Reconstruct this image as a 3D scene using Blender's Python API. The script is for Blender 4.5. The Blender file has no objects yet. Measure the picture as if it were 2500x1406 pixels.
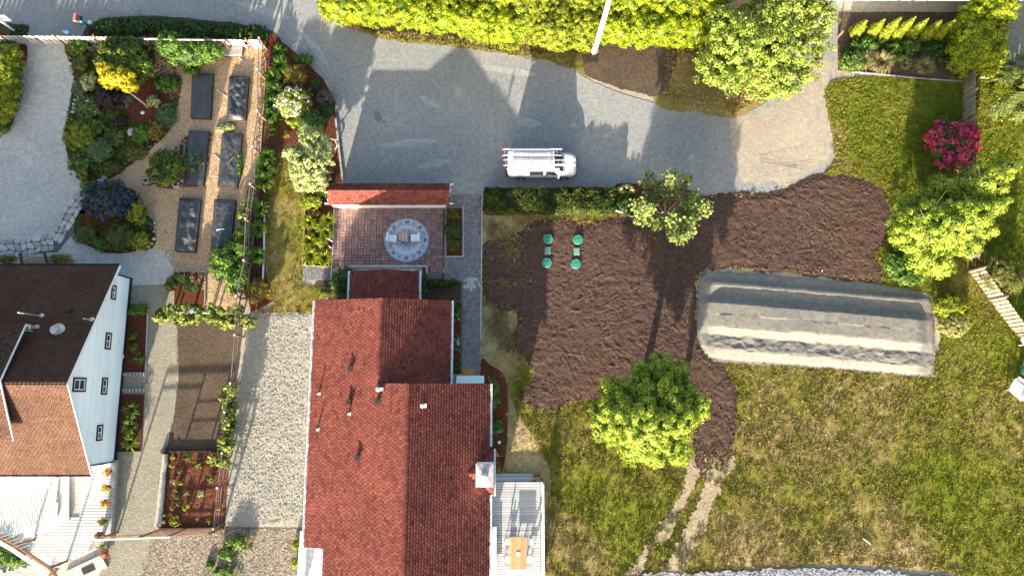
import bpy, math, random
import numpy as np
from math import sin, cos, tan, pi, radians
from mathutils import Vector

SC = bpy.context.scene
COL = SC.collection
# ------------------------------------------------------------------ camera
CH, FPX, TILT = 55.0, 1667.0, radians(9.0)      # height in m, focal length for a 2500 px wide frame, tilt from straight down
cam_d = bpy.data.cameras.new('camera')
cam = bpy.data.objects.new('camera', cam_d); COL.objects.link(cam)
cam_d.sensor_width = 36.0; cam_d.sensor_fit = 'HORIZONTAL'; cam_d.lens = 36.0 * FPX / 2500.0
cam_d.clip_start = 0.5; cam_d.clip_end = 2000
cam.location = (0, 0, CH); cam.rotation_euler = (TILT, 0, 0)
SC.camera = cam
# ------------------------------------------------------------------ sky, sun, exposure
SUN_EL, SHADOW_AZ = radians(12.8), radians(13.0)    # shadows fall 13 degrees east of north (+y)
world = bpy.data.worlds.new('World'); SC.world = world; world.use_nodes = True
wn = world.node_tree
sky = wn.nodes.new('ShaderNodeTexSky'); sky.sky_type = 'NISHITA'; sky.sun_disc = False
sky.sun_elevation = SUN_EL; sky.sun_rotation = pi + SHADOW_AZ
sky.air_density = 1.0; sky.dust_density = 3.0; sky.ozone_density = 0.6; sky.altitude = 50
wn.nodes['Background'].inputs['Strength'].default_value = 0.108
wn.links.new(sky.outputs['Color'], wn.nodes['Background'].inputs['Color'])
sun_d = bpy.data.lights.new('sun', 'SUN'); sun_d.energy = 5.0; sun_d.angle = radians(0.5); sun_d.color = (1.0, 0.90, 0.74)
sun = bpy.data.objects.new('sun', sun_d); COL.objects.link(sun)
sun.rotation_euler = Vector((sin(SHADOW_AZ) * cos(SUN_EL), cos(SHADOW_AZ) * cos(SUN_EL), -sin(SUN_EL))).to_track_quat('-Z', 'Y').to_euler()
sun.location = (0, -40, 40)
vs = SC.view_settings
vs.view_transform = 'Standard'; vs.look = 'None'; vs.gamma = 1.0; vs.use_curve_mapping = False
vs.exposure = 2.28
SC.render.engine = 'CYCLES'
SC.cycles.max_bounces = 6; SC.cycles.diffuse_bounces = 3; SC.cycles.transparent_max_bounces = 8
# ------------------------------------------------------------------ helpers
rng = np.random.default_rng(7)
random.seed(7)

def G(px, py, h=0.0):
    """Point at height h that the photograph (2500 x 1406) shows at pixel px, py: used once, to survey the place."""
    u = (px - 1250.0) / FPX; v = (703.0 - py) / FPX
    dy = sin(TILT) + v * cos(TILT); dz = -cos(TILT) + v * sin(TILT)
    t = (h - CH) / dz
    return np.array([u * t, dy * t, h])

def PX(p):                                          # the inverse
    d = np.asarray(p, float) - np.array([0, 0, CH])
    fz = d[1] * sin(TILT) - d[2] * cos(TILT)
    return 1250 + FPX * d[0] / fz, 703 - FPX * (d[1] * cos(TILT) + d[2] * sin(TILT)) / fz

def GP(pts, h=0.0):
    return [G(a, b, h)[:2] for a, b in pts]

_perm = np.random.default_rng(3).random(65536)
def vnoise(x, y, seed=0):
    xi = np.floor(x).astype(np.int64); yi = np.floor(y).astype(np.int64)
    xf = x - xi; yf = y - yi
    sx = xf * xf * (3 - 2 * xf); sy = yf * yf * (3 - 2 * yf)
    def hsh(a, b): return _perm[(a * 7349 + b * 9151 + seed * 3571) & 65535]
    return (hsh(xi, yi) * (1 - sx) + hsh(xi + 1, yi) * sx) * (1 - sy) + (hsh(xi, yi + 1) * (1 - sx) + hsh(xi + 1, yi + 1) * sx) * sy
def fbm(x, y, scale=1.0, octv=4, seed=0):
    x = np.asarray(x, float) * scale + 500.0; y = np.asarray(y, float) * scale + 500.0
    s = 0; a = 0.5; n = 0
    for k in range(octv):
        s = s + a * vnoise(x, y, seed + k * 17); n += a; a *= 0.5; x = x * 2.03 + 11.3; y = y * 2.03 + 5.1
    return s / n
def inside(P, poly):
    x, y = P[:, 0], P[:, 1]; r = np.zeros(len(P), bool); n = len(poly); j = n - 1
    for i in range(n):
        xi, yi = poly[i][:2]; xj, yj = poly[j][:2]
        if yi != yj:
            r ^= ((yi > y) != (yj > y)) & (x < (xj - xi) * (y - yi) / (yj - yi) + xi)
        j = i
    return r
def edge_dist(P, poly):
    d = np.full(len(P), 1e9); n = len(poly)
    for i in range(n):
        a = np.asarray(poly[i][:2]); b = np.asarray(poly[(i + 1) % n][:2]); ab = b - a
        t = np.clip(((P[:, :2] - a) @ ab) / max(ab @ ab, 1e-9), 0, 1)
        q = P[:, :2] - (a + t[:, None] * ab); d = np.minimum(d, np.hypot(q[:, 0], q[:, 1]))
    return d
def smooth_poly(pts, n=5):
    P = [np.asarray(p[:2], float) for p in pts]; m = len(P); out = []
    for i in range(m):
        a, b, c, d = P[i - 1], P[i], P[(i + 1) % m], P[(i + 2) % m]
        for k in range(n):
            t = k / n
            out.append(0.5 * (2 * b + (c - a) * t + (2 * a - 5 * b + 4 * c - d) * t * t + (3 * b - a - 3 * c + d) * t ** 3))
    return out
def ragged(poly, step, amp, seed=0):
    out = []; n = len(poly); r = np.random.default_rng(seed + 5)
    for i in range(n):
        a = np.asarray(poly[i][:2], float); b = np.asarray(poly[(i + 1) % n][:2], float)
        L = np.hypot(*(b - a)); m = max(1, int(L / step)); nr = np.array([a[1] - b[1], b[0] - a[0]]) / max(L, 1e-6)
        for k in range(m):
            p = a + (b - a) * k / m
            o = (fbm(p[0], p[1], 1.1, 4, seed) - 0.5) * 2.2 * amp + r.normal() * amp * 0.25
            out.append(p + nr * o)
    return out

def tag(o, label=None, cat=None, group=None, kind=None):
    if label: o['label'] = label
    if cat: o['category'] = cat
    if group: o['group'] = group
    if kind: o['kind'] = kind
    return o
def thing(name, label, cat, loc, group=None):
    o = bpy.data.objects.new(name, None); COL.objects.link(o); o.empty_display_size = 0.3
    o.location = (float(loc[0]), float(loc[1]), float(loc[2]) if len(loc) > 2 else 0.0)
    return tag(o, label, cat, group)
def worldloc(o):
    v = Vector((0, 0, 0))
    while o: v = v + o.location; o = o.parent
    return np.array(v)
def mesh_obj(name, V, faces, m, parent=None, origin=None, tint=None, smooth=False, local=False):
    """V (n,3) world coordinates; faces: (k,4)/(k,3) array or a list of tuples."""
    V = np.asarray(V, float)
    o0 = worldloc(parent) if parent is not None and not local else np.zeros(3)
    org = np.zeros(3) if origin is None else np.asarray(origin, float) - o0
    V = V - o0 - org
    me = bpy.data.meshes.new(name)
    if isinstance(faces, np.ndarray):
        k = faces.shape[1]; nf = len(faces)
        me.vertices.add(len(V)); me.vertices.foreach_set('co', V.astype(np.float32).ravel())
        me.loops.add(nf * k); me.loops.foreach_set('vertex_index', faces.astype(np.int32).ravel())
        me.polygons.add(nf); me.polygons.foreach_set('loop_start', np.arange(nf, dtype=np.int32) * k)
        me.update(calc_edges=True)
    else:
        me.from_pydata([tuple(v) for v in V], [], [tuple(int(i) for i in f) for f in faces]); me.update()
    if tint is not None:
        at = me.attributes.new('tint', 'FLOAT', 'FACE'); at.data.foreach_set('value', np.asarray(tint, np.float32))
    if smooth: me.polygons.foreach_set('use_smooth', np.ones(len(me.polygons), bool))
    if isinstance(m, (list, tuple)):
        for k in m: me.materials.append(k)
    else: me.materials.append(m)
    o = bpy.data.objects.new(name, me); COL.objects.link(o)
    if parent is not None: o.parent = parent
    o.location = tuple(org)
    return o
def copy_tree(o, parent=None):
    c = o.copy(); COL.objects.link(c); c.parent = parent
    for ch in list(o.children): copy_tree(ch, c)
    return c

class MB:
    def __init__(self): self.v = []; self.f = []; self.t = []
    def add(self, V, F, t=0.5):
        n = len(self.v); self.v += [tuple(map(float, p)) for p in V]; self.f += [tuple(i + n for i in f) for f in F]; self.t += [t] * len(F); return self
    def box(self, c, s, rz=0.0, t=0.5, taper=1.0):
        x, y, z = s[0] / 2, s[1] / 2, s[2] / 2; cr, sr = cos(rz), sin(rz); V = []
        for dz, k in ((-z, 1.0), (z, taper)):
            for dx, dy in ((-x, -y), (x, -y), (x, y), (-x, y)):
                V.append((c[0] + (dx * cr - dy * sr) * k, c[1] + (dx * sr + dy * cr) * k, c[2] + dz))
        return self.add(V, [(0, 3, 2, 1), (4, 5, 6, 7), (0, 1, 5, 4), (1, 2, 6, 5), (2, 3, 7, 6), (3, 0, 4, 7)], t)
    def beam(self, p0, p1, w, h=None, t=0.5, up=(0, 0, 1)):
        h = h or w; p0 = np.asarray(p0, float); p1 = np.asarray(p1, float); d = p1 - p0; d = d / max(np.linalg.norm(d), 1e-9)
        up = np.asarray(up, float)
        if abs(d @ up) > 0.97: up = np.array([0, 1.0, 0])
        s = np.cross(d, up); s /= np.linalg.norm(s); u = np.cross(s, d)
        V = [p + s * a * w / 2 + u * b * h / 2 for p in (p0, p1) for a, b in ((-1, -1), (1, -1), (1, 1), (-1, 1))]
        return self.add(V, [(0, 1, 2, 3), (7, 6, 5, 4), (0, 4, 5, 1), (1, 5, 6, 2), (2, 6, 7, 3), (3, 7, 4, 0)], t)
    def prism(self, poly, z0, z1, t=0.5, bottom=False):
        n = len(poly); area = sum(poly[i][0] * poly[(i + 1) % n][1] - poly[(i + 1) % n][0] * poly[i][1] for i in range(n))
        if area < 0: poly = list(poly)[::-1]
        V = [(p[0], p[1], z0) for p in poly] + [(p[0], p[1], z1) for p in poly]
        F = [tuple(range(n, 2 * n))] + [(i, (i + 1) % n, n + (i + 1) % n, n + i) for i in range(n)]
        if bottom: F.append(tuple(range(n - 1, -1, -1)))
        return self.add(V, F, t)
    def tube(self, pts, r, n=7, t=0.5):
        pts = [np.asarray(p, float) for p in pts]; R = r if isinstance(r, (list, tuple)) else [r] * len(pts); V = []; F = []
        for i, p in enumerate(pts):
            d = pts[min(i + 1, len(pts) - 1)] - pts[max(i - 1, 0)]; d /= max(np.linalg.norm(d), 1e-9)
            a = np.array([0, 0, 1.0]) if abs(d[2]) < 0.9 else np.array([1.0, 0, 0])
            s = np.cross(d, a); s /= np.linalg.norm(s); u = np.cross(s, d)
            V += [p + (s * cos(2 * pi * k / n) + u * sin(2 * pi * k / n)) * R[i] for k in range(n)]
        for i in range(len(pts) - 1):
            F += [(i * n + k, i * n + (k + 1) % n, (i + 1) * n + (k + 1) % n, (i + 1) * n + k) for k in range(n)]
        F += [tuple(range(n - 1, -1, -1)), tuple(range((len(pts) - 1) * n, len(pts) * n))]
        return self.add(V, F, t)
    def lathe(self, c, prof, n=16, t=0.5):
        V = []; F = []
        for r, z in prof: V += [(c[0] + r * cos(2 * pi * k / n), c[1] + r * sin(2 * pi * k / n), c[2] + z) for k in range(n)]
        for i in range(len(prof) - 1):
            F += [(i * n + k, i * n + (k + 1) % n, (i + 1) * n + (k + 1) % n, (i + 1) * n + k) for k in range(n)]
        F += [tuple(range(n - 1, -1, -1)), tuple(range((len(prof) - 1) * n, len(prof) * n))]
        return self.add(V, F, t)
    def quad(self, a, b, c, d, t=0.5): return self.add([a, b, c, d], [(0, 1, 2, 3)], t)
    def build(self, name, m, parent=None, origin=None, smooth=False, local=False):
        return mesh_obj(name, self.v, self.f, m, parent, origin, self.t, smooth, local)

# ------------------------------------------------------------------ materials
def srgb(r, g, b):
    f = lambda c: (c / 12.92 if c <= 0.04045 else ((c + 0.055) / 1.055) ** 2.4)
    return (f(r / 255), f(g / 255), f(b / 255), 1)
def lin(c): return tuple(c) + (1.0,) if len(c) == 3 else tuple(c)
class NT:
    def __init__(self, name):
        self.m = bpy.data.materials.new(name); self.m.use_nodes = True; self.t = self.m.node_tree
        self.b = self.t.nodes['Principled BSDF']; self.out = self.t.nodes['Material Output']
        self.co = self.t.nodes.new('ShaderNodeTexCoord').outputs['Object']
    def n(self, typ, **k):
        nd = self.t.nodes.new('ShaderNode' + typ)
        for a, v in k.items():
            if a in nd.inputs and not hasattr(nd, a): self.set(nd.inputs[a], v)
            elif hasattr(nd, a): setattr(nd, a, v)
        return nd
    def set(self, sock, v):
        if hasattr(v, 'is_output'): self.t.links.new(v, sock)
        else: sock.default_value = v
    def noise(self, scale, detail=5, rough=0.6, vec=None, dist=0.0):
        nd = self.t.nodes.new('ShaderNodeTexNoise'); nd.inputs['Scale'].default_value = scale; nd.inputs['Detail'].default_value = detail
        nd.inputs['Roughness'].default_value = rough; nd.inputs['Distortion'].default_value = dist
        self.t.links.new(vec or self.co, nd.inputs['Vector']); return nd.outputs[0]
    def voro(self, scale, out='Color', vec=None, rnd=1.0):
        nd = self.t.nodes.new('ShaderNodeTexVoronoi'); nd.inputs['Scale'].default_value = scale; nd.inputs['Randomness'].default_value = rnd
        self.t.links.new(vec or self.co, nd.inputs['Vector']); return nd.outputs[out]
    def ramp(self, fac, stops):
        nd = self.t.nodes.new('ShaderNodeValToRGB'); e = nd.color_ramp.elements
        while len(e) < len(stops): e.new(0.5)
        for i, (p, c) in enumerate(stops): e[i].position = p; e[i].color = lin(c)
        self.t.links.new(fac, nd.inputs['Fac']); return nd.outputs['Color']
    def mix(self, fac, a, b, mode='MIX'):
        nd = self.t.nodes.new('ShaderNodeMix'); nd.data_type = 'RGBA'; nd.blend_type = mode
        self.set(nd.inputs['Factor'], fac); self.set(nd.inputs['A'], lin(a) if isinstance(a, tuple) else a); self.set(nd.inputs['B'], lin(b) if isinstance(b, tuple) else b)
        return nd.outputs['Result']
    def math(self, op, a, b=0.0):
        nd = self.t.nodes.new('ShaderNodeMath'); nd.operation = op; self.set(nd.inputs[0], a); self.set(nd.inputs[1], b); return nd.outputs[0]
    def attr(self, name='tint'):
        nd = self.t.nodes.new('ShaderNodeAttribute'); nd.attribute_name = name; return nd.outputs['Fac']
    def bump(self, h, strength=0.5, dist=0.02):
        nd = self.t.nodes.new('ShaderNodeBump'); nd.inputs['Strength'].default_value = strength; nd.inputs['Distance'].default_value = dist
        self.t.links.new(h, nd.inputs['Height']); self.t.links.new(nd.outputs[0], self.b.inputs['Normal'])
    def done(self, color, rough=0.9, spec=0.2, metal=0.0):
        self.set(self.b.inputs['Base Color'], lin(color) if isinstance(color, tuple) else color)
        self.b.inputs['Roughness'].default_value = rough; self.b.inputs['Specular IOR Level'].default_value = spec; self.b.inputs['Metallic'].default_value = metal
        return self.m

def plain(name, col, rough=0.7, var=0.12, scale=3.0, spec=0.3, metal=0.0, bump=0.0, bscale=40, tintvar=0.0):
    k = NT(name); c = lin(col)
    lo = tuple(x * (1 - var) for x in c[:3]); hi = tuple(min(1, x * (1 + var)) for x in c[:3])
    col_o = k.ramp(k.noise(scale, 6), [(0.3, lo), (0.7, hi)])
    if tintvar: col_o = k.mix(1.0, col_o, k.ramp(k.attr(), [(0.0, (1 - tintvar,) * 3), (1.0, (1.0,) * 3)]), 'MULTIPLY')
    if bump: k.bump(k.noise(bscale, 4), bump, 0.01)
    return k.done(col_o, rough, spec, metal)
def gravel_mat(name, lo, mid, hi, fine=9.0, bump=0.6, bdist=0.03, patch=0.35, patch_c=None, bscale=7.0, stretch=None):
    k = NT(name); vec = None
    sp = k.ramp(k.noise(fine, 9, 0.75), [(0.28, lo), (0.5, mid), (0.72, hi)])
    cell = k.voro(fine * 1.7, 'Color'); sp = k.mix(0.16, sp, cell, 'SOFT_LIGHT')
    sp = k.mix(1.0, sp, k.ramp(k.noise(2.6, 6, 0.7), [(0.32, (0.78, 0.79, 0.81)), (0.66, (1.16, 1.15, 1.13))]), 'MULTIPLY')
    big = k.noise(patch, 5, 0.65)
    sp = k.mix(1.0, sp, k.ramp(big, [(0.3, patch_c or (0.78, 0.80, 0.84)), (0.68, (1.08, 1.06, 1.02))]), 'MULTIPLY')
    hgt = k.noise(bscale, 8, 0.7)
    k.bump(hgt, bump, bdist)
    return k.done(sp, 0.95, 0.15)
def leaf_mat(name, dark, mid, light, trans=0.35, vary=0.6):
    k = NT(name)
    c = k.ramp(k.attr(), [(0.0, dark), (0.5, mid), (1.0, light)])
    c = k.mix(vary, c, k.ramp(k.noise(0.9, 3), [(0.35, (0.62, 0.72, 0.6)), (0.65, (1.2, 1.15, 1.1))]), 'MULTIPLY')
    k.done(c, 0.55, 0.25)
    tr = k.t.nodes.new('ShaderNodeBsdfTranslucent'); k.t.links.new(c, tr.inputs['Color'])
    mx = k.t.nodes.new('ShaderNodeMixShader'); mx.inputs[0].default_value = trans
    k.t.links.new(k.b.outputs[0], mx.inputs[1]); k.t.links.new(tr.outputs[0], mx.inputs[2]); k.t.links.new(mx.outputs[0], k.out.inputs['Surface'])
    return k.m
M = {}
# ground
M['gravel'] = gravel_mat('gravel', (0.125, 0.127, 0.125), (0.235, 0.237, 0.231), (0.39, 0.385, 0.37), 10, 0.5, 0.025, 0.16, (0.80, 0.82, 0.85))
M['gravel_path'] = gravel_mat('fine_gravel_shade_lifted', (0.225, 0.222, 0.21), (0.385, 0.378, 0.356), (0.56, 0.545, 0.505), 10, 0.75, 0.05, 0.3, (0.82, 0.83, 0.84), 5.5)  # shaded part of the path gravel, its shade lifted by a lighter colour
M['gravel_pale'] = gravel_mat('pale_raked_gravel', (0.165, 0.15, 0.123), (0.272, 0.252, 0.209), (0.36, 0.33, 0.272), 10, 0.8, 0.035, 0.3, (0.86, 0.87, 0.88), 8.0)
M['gravel_sunlit'] = gravel_mat('sunlit_side_gravel', (0.13, 0.117, 0.093), (0.225, 0.206, 0.166), (0.335, 0.308, 0.25), 9, 0.9, 0.05, 0.3, (0.85, 0.85, 0.85), 7)  # sunlit part of the same gravel, warm sun tone put into the colour
M['crushed'] = gravel_mat('crushed_stone', (0.10, 0.10, 0.11), (0.28, 0.28, 0.29), (0.55, 0.55, 0.55), 9, 1.0, 0.06, 0.4)
M['debris'] = gravel_mat('dry_dirt_with_debris', (0.06, 0.046, 0.036), (0.148, 0.12, 0.096), (0.29, 0.245, 0.198), 7, 1.0, 0.06, 0.3, (0.75, 0.75, 0.75), 6)
M['chips'] = gravel_mat('wood_chips', (0.23, 0.145, 0.078), (0.44, 0.305, 0.18), (0.63, 0.465, 0.30), 11, 1.0, 0.05, 0.4, (0.82, 0.8, 0.78), 9)
M['mulch'] = gravel_mat('red_bark_mulch', (0.035, 0.012, 0.007), (0.10, 0.033, 0.016), (0.22, 0.075, 0.032), 9, 1.0, 0.06, 0.5, (0.7, 0.7, 0.7), 9)
M['soil'] = gravel_mat('dark_topsoil', (0.040, 0.023, 0.0175), (0.074, 0.044, 0.033), (0.122, 0.076, 0.058), 6, 1.0, 0.05, 0.3, (0.8, 0.8, 0.8), 8)
M['bed_soil'] = gravel_mat('brown_bed_soil', (0.042, 0.030, 0.022), (0.085, 0.062, 0.045), (0.15, 0.112, 0.08), 7, 1.0, 0.05, 0.3, (0.7, 0.68, 0.66), 8)
M['sand'] = gravel_mat('grey_sand', (0.145, 0.136, 0.119), (0.176, 0.165, 0.144), (0.21, 0.195, 0.168), 5, 0.4, 0.015, 0.35, (0.9, 0.92, 0.95), 5)
M['track_dirt'] = gravel_mat('tan_track_dirt', (0.17, 0.135, 0.09), (0.31, 0.25, 0.17), (0.46, 0.385, 0.28), 6, 1.0, 0.06, 0.5, (0.7, 0.7, 0.65), 6)
M['dirt_road'] = gravel_mat('dusty_track', (0.21, 0.18, 0.14), (0.31, 0.27, 0.215), (0.42, 0.37, 0.30), 9, 0.7, 0.04, 0.3, (0.85, 0.85, 0.85), 6)
def lawn_mat(name, stops):
    k = NT(name); c = k.ramp(k.attr(), stops)
    c = k.mix(1.0, c, k.ramp(k.noise(2.2, 5), [(0.3, (0.72, 0.74, 0.7)), (0.7, (1.2, 1.16, 1.1))]), 'MULTIPLY')
    c = k.mix(1.0, c, k.ramp(k.noise(10.0, 8, 0.8), [(0.30, (0.45, 0.48, 0.45)), (0.52, (1.0, 1.0, 1.0)), (0.70, (1.5, 1.45, 1.35))]), 'MULTIPLY')
    k.bump(k.noise(9, 8, 0.75), 1.0, 0.08)
    return k.done(c, 0.9, 0.1)
LAWN_STOPS = [(0.0, (0.095, 0.132, 0.010)), (0.3, (0.148, 0.155, 0.017)), (0.55, (0.175, 0.152, 0.036)), (0.8, (0.26, 0.195, 0.085)), (1.0, (0.38, 0.295, 0.165))]
M['lawn'] = lawn_mat('lawn_turf', LAWN_STOPS)
M['blade'] = lawn_mat('grass_blades', [(p, tuple(min(1, x * 1.4) for x in c)) for p, c in LAWN_STOPS])
# foliage
M['lf_laurel'] = leaf_mat('laurel_leaf', (0.045, 0.085, 0.005), (0.22, 0.28, 0.005), (0.42, 0.44, 0.02), 0.3)
M['lf_maple'] = leaf_mat('maple_leaf', (0.035, 0.07, 0.010), (0.125, 0.18, 0.022), (0.25, 0.29, 0.05))
M['lf_top'] = leaf_mat('driveway_tree_leaf', (0.045, 0.085, 0.010), (0.185, 0.25, 0.028), (0.36, 0.42, 0.085), 0.3)
M['lf_drygold'] = leaf_mat('pale_gold_leaf', (0.13, 0.125, 0.03), (0.30, 0.28, 0.085), (0.46, 0.43, 0.17))
M['lf_apple'] = leaf_mat('apple_leaf', (0.05, 0.08, 0.018), (0.15, 0.195, 0.045), (0.32, 0.355, 0.11))
M['lf_spring'] = leaf_mat('bright_spring_leaf', (0.04, 0.085, 0.008), (0.22, 0.30, 0.018), (0.44, 0.48, 0.075), 0.22)
M['lf_dark'] = leaf_mat('dark_evergreen_leaf', (0.012, 0.028, 0.006), (0.034, 0.075, 0.012), (0.08, 0.135, 0.02), 0.2)
M['lf_green'] = leaf_mat('garden_green_leaf', (0.028, 0.065, 0.010), (0.085, 0.17, 0.022), (0.19, 0.28, 0.045))
M['lf_olive'] = leaf_mat('olive_leaf', (0.045, 0.055, 0.010), (0.115, 0.125, 0.022), (0.22, 0.21, 0.045))
M['lf_lime'] = leaf_mat('lime_leaf', (0.07, 0.10, 0.008), (0.23, 0.26, 0.012), (0.38, 0.40, 0.035))
M['lf_yellow'] = leaf_mat('golden_leaf', (0.22, 0.17, 0.008), (0.50, 0.40, 0.015), (0.66, 0.55, 0.04))
M['lf_purple'] = leaf_mat('purple_leaf', (0.010, 0.007, 0.008), (0.028, 0.016, 0.018), (0.06, 0.033, 0.036), 0.15)
M['lf_cream'] = leaf_mat('variegated_cream_leaf', (0.10, 0.135, 0.03), (0.37, 0.40, 0.15), (0.60, 0.60, 0.31))
M['lf_gold_brown'] = leaf_mat('bronze_gold_leaf', (0.07, 0.06, 0.010), (0.21, 0.155, 0.025), (0.36, 0.25, 0.045))
M['lf_grey'] = leaf_mat('grey_green_leaf', (0.04, 0.075, 0.025), (0.105, 0.17, 0.065), (0.19, 0.26, 0.12))
M['lf_twig'] = leaf_mat('dusky_twig', (0.05, 0.045, 0.05), (0.11, 0.10, 0.105), (0.20, 0.19, 0.19), 0.1)
M['lf_cedar'] = leaf_mat('cedar_spray', (0.06, 0.09, 0.02), (0.18, 0.22, 0.055), (0.33, 0.37, 0.12))
M['lf_blade'] = leaf_mat('strap_leaf', (0.03, 0.07, 0.008), (0.09, 0.165, 0.02), (0.19, 0.27, 0.04))
M['lf_straw'] = leaf_mat('straw_grass_blade', (0.14, 0.12, 0.04), (0.30, 0.25, 0.10), (0.46, 0.40, 0.20))
M['fl_blue'] = leaf_mat('blue_blossom', (0.008, 0.009, 0.026), (0.022, 0.027, 0.075), (0.065, 0.075, 0.175), 0.1)
M['fl_pink'] = leaf_mat('magenta_blossom', (0.16, 0.006, 0.020), (0.46, 0.022, 0.075), (0.70, 0.12, 0.20), 0.25)
M['fl_white'] = leaf_mat('white_blossom', (0.5, 0.5, 0.45), (0.65, 0.65, 0.6), (0.8, 0.8, 0.75), 0.2)
M['fl_red'] = leaf_mat('red_blossom', (0.25, 0.02, 0.01), (0.55, 0.05, 0.03), (0.7, 0.25, 0.05), 0.2)
M['bark'] = plain('bark', (0.10, 0.08, 0.065), 0.9, 0.4, 9, bump=0.6, bscale=25)
M['bark_pale'] = plain('pale_bark', (0.30, 0.26, 0.22), 0.9, 0.3, 9, bump=0.5, bscale=25)
# built things
def shingle_mat(name, col, col2):
    k = NT(name); c = k.ramp(k.attr(), [(0.0, tuple(x * 0.55 for x in col)), (0.5, col), (1.0, col2)])
    c = k.mix(1.0, c, k.ramp(k.noise(0.35, 6, 0.65), [(0.28, (0.72, 0.70, 0.73)), (0.72, (1.20, 1.18, 1.16))]), 'MULTIPLY')
    c = k.mix(1.0, c, k.ramp(k.noise(55, 2), [(0.3, (0.86, 0.86, 0.86)), (0.7, (1.12, 1.1, 1.1))]), 'MULTIPLY')
    k.bump(k.noise(120, 2), 0.25, 0.003)
    return k.done(c, 0.95, 0.12)
M['sh_red'] = shingle_mat('red_asphalt_shingle', (0.140, 0.042, 0.033), (0.185, 0.060, 0.045))
M['sh_brown'] = shingle_mat('brown_asphalt_shingle', (0.068, 0.038, 0.026), (0.088, 0.051, 0.036))
M['felt'] = plain('roof_underlay', (0.07, 0.024, 0.020), 0.95, 0.2, 3)
M['white'] = plain('white_paint', (0.74, 0.75, 0.76), 0.5, 0.05, 1.5, tintvar=0.12)
M['deck_white'] = plain('white_painted_board', (0.42, 0.425, 0.43), 0.6, 0.07, 2.0, tintvar=0.16)
M['siding'] = plain('pale_blue_white_siding', (0.74, 0.83, 0.87), 0.6, 0.04, 0.8, bump=0.3, bscale=18, tintvar=0.10)
M['trim_dark'] = plain('black_trim', (0.018, 0.019, 0.022), 0.5, 0.2, 3)
M['metal'] = plain('galvanised_metal', (0.45, 0.46, 0.46), 0.45, 0.15, 5, 0.5, 0.6)
M['alu'] = plain('aluminium', (0.42, 0.43, 0.44), 0.4, 0.1, 5, 0.5, 0.4)
M['black'] = plain('black_plastic', (0.022, 0.022, 0.024), 0.6, 0.2, 5)
M['rubber'] = plain('tyre_rubber', (0.02, 0.02, 0.02), 0.85, 0.2, 8)
M['vanpaint'] = plain('white_van_paint', (0.50, 0.51, 0.525), 0.22, 0.03, 1.0, 0.5)
M['wood_grey'] = plain('weathered_grey_wood', (0.33, 0.31, 0.28), 0.85, 0.3, 6, bump=0.4, tintvar=0.25)
M['wood_fence'] = plain('pale_fence_board', (0.29, 0.235, 0.17), 0.85, 0.2, 5, bump=0.3, tintvar=0.35)
M['wood_white'] = plain('whitewashed_fence_board', (0.58, 0.55, 0.50), 0.8, 0.15, 5, tintvar=0.3)
M['wood_red'] = plain('red_cedar_timber', (0.22, 0.105, 0.065), 0.8, 0.25, 6, bump=0.3, tintvar=0.3)
M['wood_dark'] = plain('dark_stained_timber', (0.055, 0.036, 0.028), 0.8, 0.3, 6, tintvar=0.3)
M['wood_table'] = plain('honey_timber', (0.46, 0.29, 0.13), 0.55, 0.2, 7, tintvar=0.3)
M['wood_rail'] = plain('brown_grey_rail', (0.17, 0.135, 0.11), 0.85, 0.25, 6, tintvar=0.2)
M['maroon'] = plain('maroon_paint', (0.22, 0.016, 0.028), 0.5, 0.15, 4, tintvar=0.4)
M['concrete'] = plain('concrete', (0.36, 0.345, 0.32), 0.9, 0.18, 4, bump=0.3)
M['block'] = plain('concrete_block', (0.40, 0.39, 0.38), 0.9, 0.12, 6, bump=0.3)
M['paver_red'] = plain('red_brown_paver', (0.27, 0.165, 0.148), 0.9, 0.18, 5, bump=0.4, tintvar=0.35)
M['paver_grey'] = plain('grey_paver', (0.235, 0.225, 0.225), 0.9, 0.18, 5, bump=0.4, tintvar=0.40)
M['joint'] = plain('paver_joint_sand', (0.075, 0.055, 0.048), 0.95, 0.25, 8)
M['joint_grey'] = plain('grey_joint_sand', (0.10, 0.095, 0.09), 0.95, 0.25, 8)
M['flag'] = plain('flagstone', (0.46, 0.44, 0.41), 0.85, 0.16, 2.5, bump=0.4, tintvar=0.40)
M['rock'] = plain('grey_rock', (0.36, 0.355, 0.35), 0.9, 0.25, 5, bump=0.5, tintvar=0.5)
M['green_lid'] = plain('green_plastic_lid', (0.025, 0.20, 0.135), 0.5, 0.14, 3)
M['green_pale'] = plain('dusty_green_plastic', (0.14, 0.24, 0.185), 0.6, 0.2, 3)
M['fabric_black'] = plain('black_weed_fabric', (0.040, 0.042, 0.046), 0.42, 0.25, 2.0, 0.5)
M['cushion'] = plain('white_cushion', (0.76, 0.77, 0.78), 0.9, 0.04, 3)
M['wicker'] = plain('grey_wicker', (0.36, 0.31, 0.25), 0.8, 0.25, 25, bump=0.5)
M['doormat'] = plain('coir_doormat', (0.36, 0.19, 0.05), 0.95, 0.2, 15)
M['copper_cap'] = plain('rusty_chimney_cap', (0.45, 0.38, 0.37), 0.5, 0.3, 3, 0.5, 0.4)
M['green_chair'] = plain('dark_green_paint', (0.05, 0.13, 0.09), 0.5, 0.1, 3)
M['mail_red'] = plain('faded_red_metal', (0.52, 0.14, 0.10), 0.5, 0.15, 4)
M['blue'] = plain('blue_paint', (0.05, 0.22, 0.50), 0.5, 0.12, 4)
k = NT('dark_window_glass'); M['glass'] = k.done((0.012, 0.014, 0.016), 0.08, 0.6)
k = NT('grey_window_glass'); M['glass_grey'] = k.done((0.10, 0.115, 0.12), 0.1, 0.6)
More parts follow.
